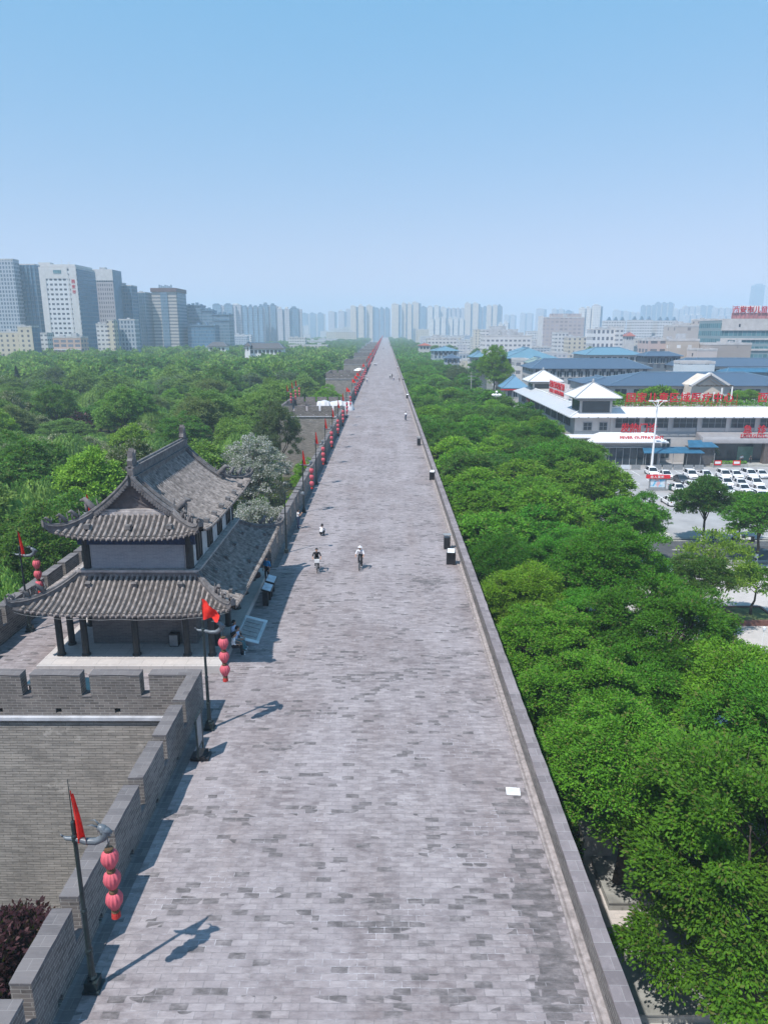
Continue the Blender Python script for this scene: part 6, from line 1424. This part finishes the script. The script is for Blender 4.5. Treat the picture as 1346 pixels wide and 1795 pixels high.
F7 = facade('white_flat_facade', (.62, .61, .61), (.12, .13, .15), 3.2, 3.3, .6, .42); F8 = facade('pink_hotel_facade', (.44, .38, .37), (.24, .22, .24), 4.4, 3.5, .62, .5)
F9 = facade('teal_glass_facade', (.22, .30, .33), (.05, .14, .17), 2.2, 3.6, .86, .62); F10 = facade('cream_house_facade', (.58, .52, .42), (.09, .10, .12), 4.2, 3.3, .36, .5)
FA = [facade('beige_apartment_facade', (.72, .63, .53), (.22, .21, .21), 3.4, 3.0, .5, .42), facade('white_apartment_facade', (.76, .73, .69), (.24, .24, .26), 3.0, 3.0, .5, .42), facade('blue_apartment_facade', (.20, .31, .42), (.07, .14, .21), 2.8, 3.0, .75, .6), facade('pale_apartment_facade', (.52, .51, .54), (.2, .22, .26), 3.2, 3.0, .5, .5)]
M_trimw = plain('pale_concrete_trim', (.58, .57, .57), .8, .1, .3); M_trimb = plain('blue_grey_trim', (.13, .22, .31), .6, .2, .3)
# --- left office towers
bpx('office_tower', 'grey gridded tower at the left edge of the skyline, partly cut off', 'tower', -30, 22, 24, 455, 640, F1, 10, units=2)
o, X0, X1, dp, zt = bpx('office_tower', 'dark blue-grey ribbed tower beside the gridded one at the left edge', 'tower', 14, 60, 62, 464, 652, F2, 26, fins=(7, 1.2, M_trimb), units=0)
bpx('office_tower', 'narrow blue tower between the ribbed tower and the white tower', 'tower', 50, 72, 74, 486, 690, F5, 20, units=1)
o, X0, X1, dp, zt = bpx('office_tower', 'white tower with rows of small dark windows and three red characters', 'tower', 67, 133, 165, 470, 640, FW, units=0, para=1.2)
w = X1-X0; h = zt-GZ; mb = MB(); mb.box(-w/2+1, w/2-1, 1, dp-2, h+.1, h+3.2); mb.box(-w/2, -w/2+10, 1, 8, h+3.2, h+4.8); mb.tube([(2, 6, h+3), (2, 6, h+8)], .12, 5); mb.tube([(8, 6, h+3), (8, 6, h+5.5)], .3, 5); mb.build('penthouse', M_trimw, o)
mb = MB(); mb.box(w/2, w/2+.5, .5, dp, .5, h-.5); mb.build('side_glazing', F2, o); mb = MB(); mb.box(-w/2+.3, -w/2+5.5, -.35, -.01, 0, h+.6); mb.box(w/2-7.8, w/2-6.9, -.3, -.01, 0, h-5); mb.box(w/2-6.2, w/2-.2, -.30, -.012, 0, h+.6); mb.box(-w/2+5.5, w/2-7.8, -.32, -.01, h-8.5, h+.6); mb.build('wall_panel', M_trimw, o)
mb = MB(); mb.box(-3.5, 3.2, -.5, -.33, h-4.6, h-1.4); mb.build('top_window', F9, o)
for i, ch in enumerate('西安市'[:3]): letters('sign_character', ch, 3.2, (w/2-5.0, -.35, h-12-i*4.3), M_redl, o, bold=.03, ext=.1)
o, X0, X1, dp, zt = bpx('office_tower', 'pinkish tower with dense dark windows and a pale blank top band', 'tower', 155, 196, 211, 474, 700, F3, units=1)
w = X1-X0; h = zt-GZ; mb = MB(); mb.box(-w/2-.4, w/2+.4, -.5, -.01, h-9, h+1); mb.build('top_band', M_trimw, o); mb = MB(); mb.box(w/2, w/2+.6, .3, dp, 0, h+.8); mb.build('side_wall', M_trimb, o)
bpx('office_tower', 'dark blue glass tower with stepped top right of the pinkish tower', 'tower', 208, 230, 240, 501, 720, F2, fins=(4, 1., M_trimb), units=2)
bpx('office_tower', 'lower dark blue tower behind the stepped glass tower', 'tower', 236, 254, 266, 513, 750, F5, fins=(5, 1., M_trimb), units=2)
o, X0, X1, dp, zt = bpx('office_tower', 'striped beige and blue-grey tower with a dark crown and roof lettering', 'tower', 265, 308, 325, 507, 760, F4, units=0)
w = X1-X0; h = zt-GZ; mb = MB(); mb.box(-w/2-.8, w/2+.8, -.8, dp+.8, h-2.6, h+1.2); mb.build('crown', plain('dark_red_crown', (.13, .07, .065), .8, .2, .5), o); mb = MB(); mb.box(-w/2+9, w/2-9, -.7, -.01, 0, h-3); mb.box(w/2, w/2+.7, 2, dp-2, 0, h-3); mb.build('glass_strip', F5, o)
mb = MB(); mb.box(-w/2+6, w/2-2, 3, 3.4, h+1.2, h+1.7)
for k in range(7): mb.box(-w/2+7+k*2.0, -w/2+8.5+k*2.0, 3, 3.3, h+1.7, h+4.6-(k % 3)*.6)
mb.build('roof_lettering_frame', M_trimb, o)
# terraced dark complex
o = thing('terraced_block', 'dark terraced building stepping down right of the striped tower', 'building', (0, 0, 0))
for i, (a, b, yt, Yv) in enumerate(((325, 352, 536, 800), (350, 372, 545, 800.5), (370, 402, 552, 801), (328, 376, 571, 770), (376, 402, 562, 800.2))):
    zt = at(676, yt, Yv).z; zc = zc_at(Yv, yt); mb = MB(); mb.box((a-676)*zc/FPX, (b-676)*zc/FPX, Yv, Yv+22, GZ, zt); so = mb.build('terrace', F5 if i != 3 else F2, o)
    mb = MB(); mb.box((a-676)*zc/FPX-.5, (b-676)*zc/FPX+.5, Yv-.7, Yv+22, zt+.003, zt+.9)
    for k in range(4): q = lerp((a-672)*zc/FPX, (b-680)*zc/FPX, k/3); mb.box(q-1.2, q+1.2, Yv+4+k*2, Yv+8+k*2, zt+.9, zt+2.2+(k*7 % 3)*.8)
    mb.build('terrace_roof', M_trimb, so)
# lower buildings in front of the left towers
bpx('low_block', 'cream building with narrow windows at the left edge above the park', 'building', -20, 33, 34, 583, 520, F10, 18, units=1)
o, X0, X1, dp, zt = bpx('low_block', 'taller cream block with a blue glass side beside the cream building', 'building', 30, 55, 68, 573, 512, F10, units=1); mb = MB(); mb.box((X1-X0)/2, (X1-X0)/2+.5, .5, dp-.5, 0, zt-GZ-.3); mb.build('side_glazing', F2, o)
o, X0, X1, dp, zt = bpx('low_block', 'small block with orange and white balconies in front of the white tower', 'building', 92, 141, 144, 592, 540, facade('balcony_facade', (.55, .40, .34), (.13, .15, .2), 5.2, 3.2, .72, .6), 14, units=4)
w = X1-X0; mb = MB()
for k in range(5): mb.box(-w/2, w/2, -.9, -.01, 1.5+k*3.2, 2.3+k*3.2)
mb.build('balcony', M_trimw, o)
bpx('low_block', 'pale stepped building with balconies left of the grey cube', 'building', 168, 196, 203, 569, 560, F7, units=2); bpx('low_block', 'narrow cream stair tower on the stepped building', 'building', 187, 199, 203, 562, 559, F10, 8, units=0)
bpx('low_block', 'grey cube with pale top beside the pinkish tower foot', 'building', 208, 236, 243, 561, 570, F1, units=1)
bpx('low_block', 'white panel building between trees left of the balcony block', 'building', 70, 82, 83, 585, 560, F7, 12, units=1)
# white-walled halls in the park
def hall(lab, xa, xb, yeave, yridge, Y, dp, roof, wall_m, cat='hall', ins=.3, wins=6, group=None, base=GZ, name='hall'):
    zc = zc_at(Y, yeave); x0, x1 = (xa-676)*zc/FPX, (xb-676)*zc/FPX; ze = at(676, yeave, Y).z; zr = at(676, yridge, Y+dp/2).z
    zr = max(zr, ze+1.0); zr = min(zr, ze+dp*.45)
    o = thing(name, lab, cat, ((x0+x1)/2, Y, base), 0, group); w = x1-x0; h = ze-base; e = .9
    mb = MB(); mb.box(-w/2+e, w/2-e, e, dp-e, 0, h); mb.build('wall', wall_m, o)
    mb = MB(); r0, r1 = hiproof(mb, -w/2, w/2, 0, dp, h, zr-base, ins*min(w, dp)); ro = mb.build('roof', roof, o)
    mb = MB(); mb.bar((r0[0], r0[1], r0[2]+.1), (r1[0], r1[1], r1[2]+.1), .5, .4)
    for c, r_ in (((-w/2, 0), r0), ((-w/2, dp), r0), ((w/2, 0), r1), ((w/2, dp), r1)): mb.tube([(c[0], c[1], h+.03), (r_[0], r_[1], r_[2]+.08)], .14, 5)
    mb.build('ridge', M_trimb if roof is not M_hroof else M_white, ro)
    if wins:
        for k in range(wins):
            a = lerp(-w/2+e+.8, w/2-e-.8, (k+.5)/wins); ww = (w-2*e-1.6)/wins*.30; top = h-1.0; mb = MB(); mb.box(a-ww, a+ww, e-.07, e+.02, max(top-2.1, .6), top); wo = mb.build('window', M_hglass, o)
            mb = MB(); mb.box(a-ww-.1, a+ww+.1, e-.14, e-.072, max(top-2.2, .5), max(top-2.06, .64)); mb.box(a-.05, a+.05, e-.13, e-.072, max(top-2.0, .7), top); mb.build('frame', M_trimw, wo)
    return o
M_hallroof = stripes('dark_hall_roof', (.10, .10, .11), (.07, .07, .08), .6, .3, 0, .8)
hall('white-walled park hall with long dark tiled roof beside the canal', 426, 498, 611, 601, 470, 14, M_hallroof, M_white, wins=9); hall('small white-walled hall with dark roof left of the long park hall', 362, 398, 607, 599, 560, 12, M_hallroof, M_white, wins=4)
hall('white gable house at the left end of the long park hall', 427, 440, 606, 600, 468, 10, M_hallroof, M_white, wins=1)
# --- apartment towers: stepped plan with pale piers and dark recesses
def apartments(lab, xa, xb, ytop, Y, mat, n, mat2=None, dp=18, group=None):
    zt = at(676, ytop, Y).z; zc = zc_at(Y, ytop); x0, x1 = (xa-676)*zc/FPX, (xb-676)*zc/FPX; w = x1-x0; h = zt-GZ
    o = thing('apartment_tower', lab, 'apartment tower', ((x0+x1)/2, Y, GZ), 0, group); A, B, Cc = MB(), MB(), MB(); bw = w/n
    for k in range(n):
        a = -w/2+k*bw; q = brnd.uniform(-3, 1) if mat in FA[:2] else brnd.uniform(-.8, 0)
        A.box(a+.01*bw, a+.74*bw, 0, dp, 0, h+q); B.box(a+.74*bw, a+1.0*bw, 2.5, dp-1, 0, h+q-1.5)
        Cc.box(a+.06*bw, a+.58*bw, -.4, dp*.5, h+q+.01, h+q+1.2); Cc.box(a+.15*bw, a+.48*bw, 3, dp-4, h+q+1.2, h+q+brnd.uniform(2.2, 4.6))
    A.build('wing', mat, o); B.build('recess', mat2 or FA[2], o); Cc.build('roof_house', M_trimw if mat is not FA[2] else M_trimb, o); return o
AP = [(614, 641, 535, 1750, 0, 2, 'cream twin tower left of the wall end'), (642, 657, 535, 1760, 0, 1, 'slim cream tower between the twin tower and the wall end'), (657, 684, 540, 2050, 2, 3, 'blue-grey tower group directly above the end of the wall'),
      (686, 703, 533, 1850, 0, 1, 'cream tower just right of the wall end'), (704, 724, 532, 1860, 0, 2, 'tallest cream tower group right of the wall end'), (722, 738, 531, 1900, 0, 1, 'cream tower beside the tallest cream group'), (738, 750, 538, 2100, 2, 1, 'slim blue tower behind the cream group'),
      (750, 772, 536, 2000, 1, 2, 'white stepped tower in the middle of the skyline'), (772, 786, 538, 2020, 1, 1, 'white tower with a high roof house in mid skyline'), (784, 816, 540, 2200, 3, 4, 'long dark-roofed apartment slab behind the white towers'),
      (752, 784, 557, 1700, 1, 3, 'low white apartment row in front of the stepped white tower'), (786, 815, 557, 1710, 1, 3, 'second low white apartment row beside the first'), (815, 842, 532, 1900, 0, 2, 'white and beige tower pair with bright roof house'), (838, 856, 538, 2150, 2, 2, 'blue-grey tower behind the white and beige pair'),
      (854, 874, 535, 1950, 0, 2, 'beige tower right of the white and beige pair'), (873, 881, 536, 1990, 2, 1, 'thin blue tower at the right end of the central cluster'), (875, 893, 565, 1600, 1, 2, 'low white block at the right foot of the central cluster'),
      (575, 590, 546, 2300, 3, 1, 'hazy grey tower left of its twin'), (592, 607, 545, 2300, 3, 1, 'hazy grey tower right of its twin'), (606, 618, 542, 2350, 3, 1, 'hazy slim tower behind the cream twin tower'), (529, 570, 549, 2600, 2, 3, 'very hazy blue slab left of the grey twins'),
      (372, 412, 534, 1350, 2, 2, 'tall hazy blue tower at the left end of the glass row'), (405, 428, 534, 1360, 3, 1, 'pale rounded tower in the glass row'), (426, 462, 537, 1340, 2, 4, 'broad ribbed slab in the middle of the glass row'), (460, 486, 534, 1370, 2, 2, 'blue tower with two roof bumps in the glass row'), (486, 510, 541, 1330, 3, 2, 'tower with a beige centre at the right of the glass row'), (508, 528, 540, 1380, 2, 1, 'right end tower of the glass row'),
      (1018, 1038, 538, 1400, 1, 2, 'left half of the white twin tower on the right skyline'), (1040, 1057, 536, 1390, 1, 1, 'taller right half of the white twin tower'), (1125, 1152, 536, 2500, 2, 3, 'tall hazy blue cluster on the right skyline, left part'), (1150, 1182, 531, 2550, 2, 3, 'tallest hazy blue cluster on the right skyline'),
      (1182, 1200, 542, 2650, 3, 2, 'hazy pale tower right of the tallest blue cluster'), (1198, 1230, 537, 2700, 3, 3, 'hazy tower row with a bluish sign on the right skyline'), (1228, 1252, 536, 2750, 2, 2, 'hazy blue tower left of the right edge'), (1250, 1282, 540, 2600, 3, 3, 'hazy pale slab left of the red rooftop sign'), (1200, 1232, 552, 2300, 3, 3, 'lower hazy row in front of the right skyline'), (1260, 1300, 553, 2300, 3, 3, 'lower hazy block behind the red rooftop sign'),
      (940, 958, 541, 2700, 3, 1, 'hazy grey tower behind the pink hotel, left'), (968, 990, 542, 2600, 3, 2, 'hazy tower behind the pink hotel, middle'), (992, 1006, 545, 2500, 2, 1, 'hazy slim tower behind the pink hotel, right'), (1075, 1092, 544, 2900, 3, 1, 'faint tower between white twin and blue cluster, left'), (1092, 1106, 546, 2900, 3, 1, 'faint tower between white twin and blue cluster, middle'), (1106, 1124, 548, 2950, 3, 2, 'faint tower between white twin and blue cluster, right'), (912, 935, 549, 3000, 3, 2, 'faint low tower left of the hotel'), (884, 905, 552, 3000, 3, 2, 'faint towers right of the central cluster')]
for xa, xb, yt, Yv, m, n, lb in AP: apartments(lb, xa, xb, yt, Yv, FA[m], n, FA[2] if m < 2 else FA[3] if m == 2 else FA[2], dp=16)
o, X0, X1, dp, zt = bpx('skyscraper', 'very faint tall skyscraper at the right edge of the skyline', 'skyscraper', 1322, 1340, 0, 500, 3600, F2, 40, units=0); mb = MB(); w = X1-X0; mb.box(-w*.3, w*.3, 8, 30, zt-GZ, zt-GZ+8); mb.build('crown', M_trimb, o)
# --- right mid-ground
o, X0, X1, dp, zt = bpx('hotel', 'broad pink hotel block with regular windows on the right', 'hotel', 952, 1024, 944, 557, 720, F8, 22, units=5); mb = MB(); w = X1-X0; mb.box(-w*.28, w*.45, 5, 15, zt-GZ, zt-GZ+4); mb.build('penthouse', F8, o); mb = MB(); mb.box(-w/2-.6, -w/2, 0, dp, 0, zt-GZ+2); mb.build('side_wall', M_trimw, o)
bpx('white_block', 'white building with a row of arched dark windows left of a red temple roof', 'building', 1039, 1083, 0, 578, 560, facade('arched_window_facade', (.66, .66, .67), (.08, .09, .12), 3.4, 5.0, .52, .5), 18, units=3)
bpx('white_block', 'square white corner block of the arched window building', 'building', 1080, 1092, 0, 574, 556, F7, 16, units=1)
for xa, xb, yt, lb in ((1063, 1096, 563, 'beige hotel wing with roof ornaments, left of three'), (1107, 1143, 562, 'beige hotel wing with roof ornaments, middle of three'), (1152, 1187, 563, 'beige hotel wing with roof ornaments, right of three')):
    o, X0, X1, dp, zt = bpx('hotel_wing', lb, 'building', xa, xb, 0, yt, 900, F7, 20, units=0); w = X1-X0; mb = MB()
    for q in (-.35, 0, .35):
        mb = MB(); mb.prism([(w*q-2.6, zt-GZ+.8), (w*q-1.2, zt-GZ+3.5), (w*q-.4, zt-GZ+5.2), (w*q+.4, zt-GZ+5.2), (w*q+1.2, zt-GZ+3.5), (w*q+2.6, zt-GZ+.8)], 'y', 2, 6); mb.build('roof_ornament', M_trimb, o)
hall('small red temple roof between the white blocks', 1094, 1114, 589, 582, 600, 10, plain('red_temple_roof', (.32, .09, .06), .8, .2, 1.), M_hwall, wins=3, cat='temple', name='temple')
bpx('beige_block', 'beige block with square windows behind the small roofs on the right', 'building', 1187, 1256, 0, 572, 430, facade('beige_square_windows', (.47, .43, .41), (.16, .15, .16), 9.5, 6.5, .2, .28), 22, units=5); bpx('beige_block', 'taller beige stair block on top of the beige block', 'building', 1228, 1256, 0, 561, 432, facade('plain_beige', (.47, .43, .41), (.16, .15, .16), 7, 6, .3, .2), 14, units=1)
bpx('beige_block', 'low beige block with three white windows in front of the beige block', 'building', 1173, 1225, 0, 597, 345, facade('beige_three_windows', (.48, .42, .37), (.55, .55, .55), 5.2, 6, .35, .25), 16, units=2); bpx('low_block', 'low reddish and white terrace house left of the low beige block', 'building', 1136, 1172, 0, 597, 350, facade('terrace_facade', (.50, .40, .38), (.10, .11, .13), 4.5, 4.2, .7, .4), 15, units=5)
bpx('beige_block', 'pale beige annex right of the low beige block', 'building', 1222, 1256, 0, 614, 330, facade('plain_pale', (.55, .49, .47), (.05, .05, .06), 11, 5, .14, .3), 12, units=0); bpx('beige_block', 'brownish concrete wall block in front of the glass building', 'building', 1237, 1316, 0, 604, 338, facade('brown_plain', (.36, .32, .30), (.25, .23, .22), 8, 6, .1, .2), 12, units=4)
o, X0, X1, dp, zt = bpx('glass_block', 'large pale building with teal glass bands carrying a red rooftop sign at the right edge', 'building', 1266, 1420, 0, 561, 350, F9, 26, units=0, para=.5); w = X1-X0; h = zt-GZ
mb = MB(); mb.box(-w/2-.4, w/2, -.5, -.01, h-4.8, h+.6); mb.box(-w/2+3, w/2, -.45, -.012, h-9.2, h-8.4); mb.box(-w/2-.4, -w/2+3, -.45, -.014, 0, h-8.4); mb.box(-w/2+3, w/2, -.45, -.016, h-14.2, h-13.3); mb.build('wall_band', M_hwall, o)
mb = MB(); mb.box(4.5-w/2+3, 5.3-w/2+3, -.6, -.51, h-3.2, h-1.8); mb.build('vent_window', M_hglass, o)
o = thing('roof_sign', 'rooftop sign of red and white characters on a pink frame at the right edge', 'sign', (X0+4.2, 350.5, zt+.4)); mb = MB(); mb.box(0, 30, .4, .6, .2, 2.9)
for k in range(16): mb.box(k*2, k*2+.12, .1, .4, 0, 6.2)
mb.build('support_frame', plain('pink_frame', (.42, .19, .2), .7, .2, .6), o); mb = MB()
for k in (1, 2, 3, 5, 7): mb.box(k*3.4-.1, k*3.4+3.1, .2, .3, 3.0, 6.2)
mb.build('white_panel', M_white, o); letters('lettering', '西安市儿童医院', 3.3, (0, -.05, 3.2), M_redl, o, bold=.012, ext=.1, space=1.03)
# blue and teal roofed halls behind the hospital
hall('long slate-blue roofed ward block, second row behind the hospital', 930, 1144, 646, 629, 262, 22, M_broof, facade('ward_facade', (.42, .42, .43), (.05, .06, .08), 3.0, 4.2, .5, .55), wins=16, cat='ward block', name='ward_block'); 
hall('huge slate-blue roof right behind the hospital roof garden', 1062, 1420, 676, 653, 200, 24, M_broof, M_hwall, wins=10, cat='ward block', name='ward_block', ins=.55)
o = thing('gable_house', 'cream pedimented gable in front of the huge slate-blue roof', 'gable', (0, 0, 0)); a, b, c = at(1208, 676, 194), at(1277, 676, 194), at(1243, 654.5, 194); mb = MB(); mb.prism([(a.x+1, GZ), (b.x-1, GZ), (b.x-1, a.z), (c.x, c.z-.4), (a.x+1, a.z)], 'y', 194.5, 202); mb.build('wall', plain('cream_render', (.60, .52, .44), .85, .1, .5), o)
mb = MB()
for p_, q_ in ((a, c), (b, c)): mb.bar((p_.x, 193.9, p_.z), (q_.x, 193.9, q_.z), 1.4, .55)
mb.build('cornice', M_trimw, o); mb = MB()
for p_, q_ in ((a, c), (b, c)): mb.bar((lerp(p_.x, q_.x, .45), 194.2, lerp(p_.z, q_.z, .45)-1.3), (q_.x, 194.2, q_.z-1.3), .3, .3)
mb.build('inner_moulding', M_hwall, o)
hall('slate-blue roofed block lower left of the huge roof', 1020, 1110, 672, 660, 212, 18, M_broof, M_hwall, wins=5, cat='ward block', name='ward_block')
hall('blue roofed block with a white shed wall at the right edge', 1190, 1420, 642, 628, 285, 20, M_broof, M_hwall, wins=6, cat='ward block', name='ward_block'); bpx('white_shed', 'white flat shed with two windows in front of the right blue roof', 'shed', 1195, 1252, 0, 637, 262, facade('shed_facade', (.60, .66, .70), (.05, .07, .1), 6, 7, .26, .3), 8, units=0)
hall('dark teal canvas roofed shed in front of the right blue roof', 1272, 1420, 652, 645, 250, 8, M_canopy, M_trimb, wins=0, cat='shed', name='shed'); hall('small dark blue roof block among the ward roofs', 1128, 1197, 624, 617, 300, 12, M_broof, facade('dark_row', (.14, .17, .2), (.04, .05, .07), 3, 4, .5, .4), wins=5, cat='ward block', name='ward_block')
hall('pale blue roofed long block behind the slate ward block', 1026, 1130, 622, 609, 330, 26, M_teal, M_hwall, wins=9, cat='ward block', name='ward_block'); hall('broad teal roofed hall left of the pale blue roof', 884, 978, 628, 609, 320, 30, M_teal, M_soff, wins=4, cat='hall'); hall('low teal roof beside the very tall dark tree', 826, 858, 626, 616, 330, 16, M_teal, M_hwall, wins=3, cat='hall')
hall('green-grey sloping roof between teal hall and slate ward block', 930, 966, 637, 626, 282, 16, plain('green_grey_roof', (.20, .27, .25), .7, .15, 1.), M_hwall, wins=2, cat='hall'); bpx('white_block', 'white two-storey house with barred windows below the teal hall', 'house', 903, 927, 0, 632, 300, F7, 10, units=1)
o = hall('light blue hipped gatehouse with red eaves trim at the left wing end', 880, 928, 680, 658, 238, 10, stripes('light_blue_roof', (.13, .28, .42), (.10, .22, .34), .5, .2, 0), M_hwall, wins=3, cat='gatehouse', name='gatehouse'); mb = MB(); mb.box(-5, 5, -.05, .4, at(676, 681, 238).z-GZ-.55, at(676, 681, 238).z-GZ-.21); mb.build('red_trim', M_red, o)
hall('teal roofed house with grey walls along the far tree belt', 756, 806, 615, 607, 480, 20, M_teal, F1, wins=5, cat='hall'); hall('second grey house below the far teal roof', 778, 808, 628, 621, 420, 14, M_broof, F1, wins=3, cat='hall')
bpx('white_complex', 'long white terraced complex below the central towers', 'building', 850, 932, 0, 590, 520, F7, 26, units=5); bpx('white_complex', 'brightest white upper block of the terraced complex', 'building', 847, 893, 0, 580, 640, F7, 24, units=4); bpx('white_complex', 'white block with blue roof left of the terraced complex', 'building', 750, 800, 0, 594, 640, F7, 20, units=4)
hall('small red-roofed house left of the white blocks', 732, 756, 605.5, 601, 620, 12, MATS['red_temple_roof'], M_hwall, wins=3, cat='house', name='house')
# sprinkling of small flat-roofed old-town houses, each its own thing
HM = [F7, F6, F10, F1, FA[3], F7]
hm_lab = ['small white flat-roofed house among the old town roofs', 'small beige flat-roofed house among the old town roofs', 'small cream flat-roofed house among the old town roofs', 'small grey flat-roofed house among the old town roofs', 'small bluish flat-roofed house among the old town roofs', 'small white flat-roofed house among the old town roofs']
y = 345.
while y < 1500:
    lo = 52 if y < 700 else 55; x = lo+brnd.uniform(0, 12)
    while x < min(.56*y+10, 620):
        w = brnd.uniform(10, 24)*(1 if y < 700 else 1.6); d = brnd.uniform(9, 16); i = brnd.randrange(6); top = brnd.uniform(-6.5, 1.0) if y < 600 else brnd.uniform(-5, 9 if brnd.random() < .75 else 20)
        if y < 500: top = min(top, -2.2)
        block('town_house', hm_lab[i], 'house', x, x+w, y, y+d, top, HM[i], group=hm_lab[i].replace('small ', '').replace('house', 'houses'), units=2 if y < 900 else 1)
        x += w+brnd.uniform(3, 16)*(1 if y < 700 else 1.5)
    y += 26 if y < 600 else (48 if y < 900 else 90)
y = 760.
while y < 2300:                                     # low city on the left behind the park and behind the towers
    x = -60-brnd.uniform(0, 60)
    while x > -.56*y:
        w = brnd.uniform(22, 46); i = brnd.randrange(6); top = brnd.uniform(-4, 10) if y < 1500 else brnd.uniform(4, 34)
        if x < -300*(y/760) or -.36*y < x: block('distant_block', hm_lab[i].replace('small', 'distant').replace('among the old town roofs', 'beyond the park'), 'building', x-w, x, y, y+18, top, HM[i], group='low blocks beyond the park', units=2)
        x -= w+brnd.uniform(25, 90)
    y += 190
# ------------------------------------------------------------------ haze
mb = MB(); mb.box(-5900, 5900, -120, 6600, GZ-1.0, 262); hz = mb.build('haze', None) if False else None
me = mb.mesh('haze', []); t = NT('air_haze'); t.t.nodes.remove(t.b); pv = t.n('VolumePrincipled'); pv.inputs['Color'].default_value = (.68, .85, 1.0, 1); pv.inputs['Density'].default_value = 4.2e-4; pv.inputs['Anisotropy'].default_value = .0
t.l(pv.outputs[0], t.out.inputs['Volume']); me.materials.append(t.mat); o = O('haze', me); tag(o, kind='stuff')
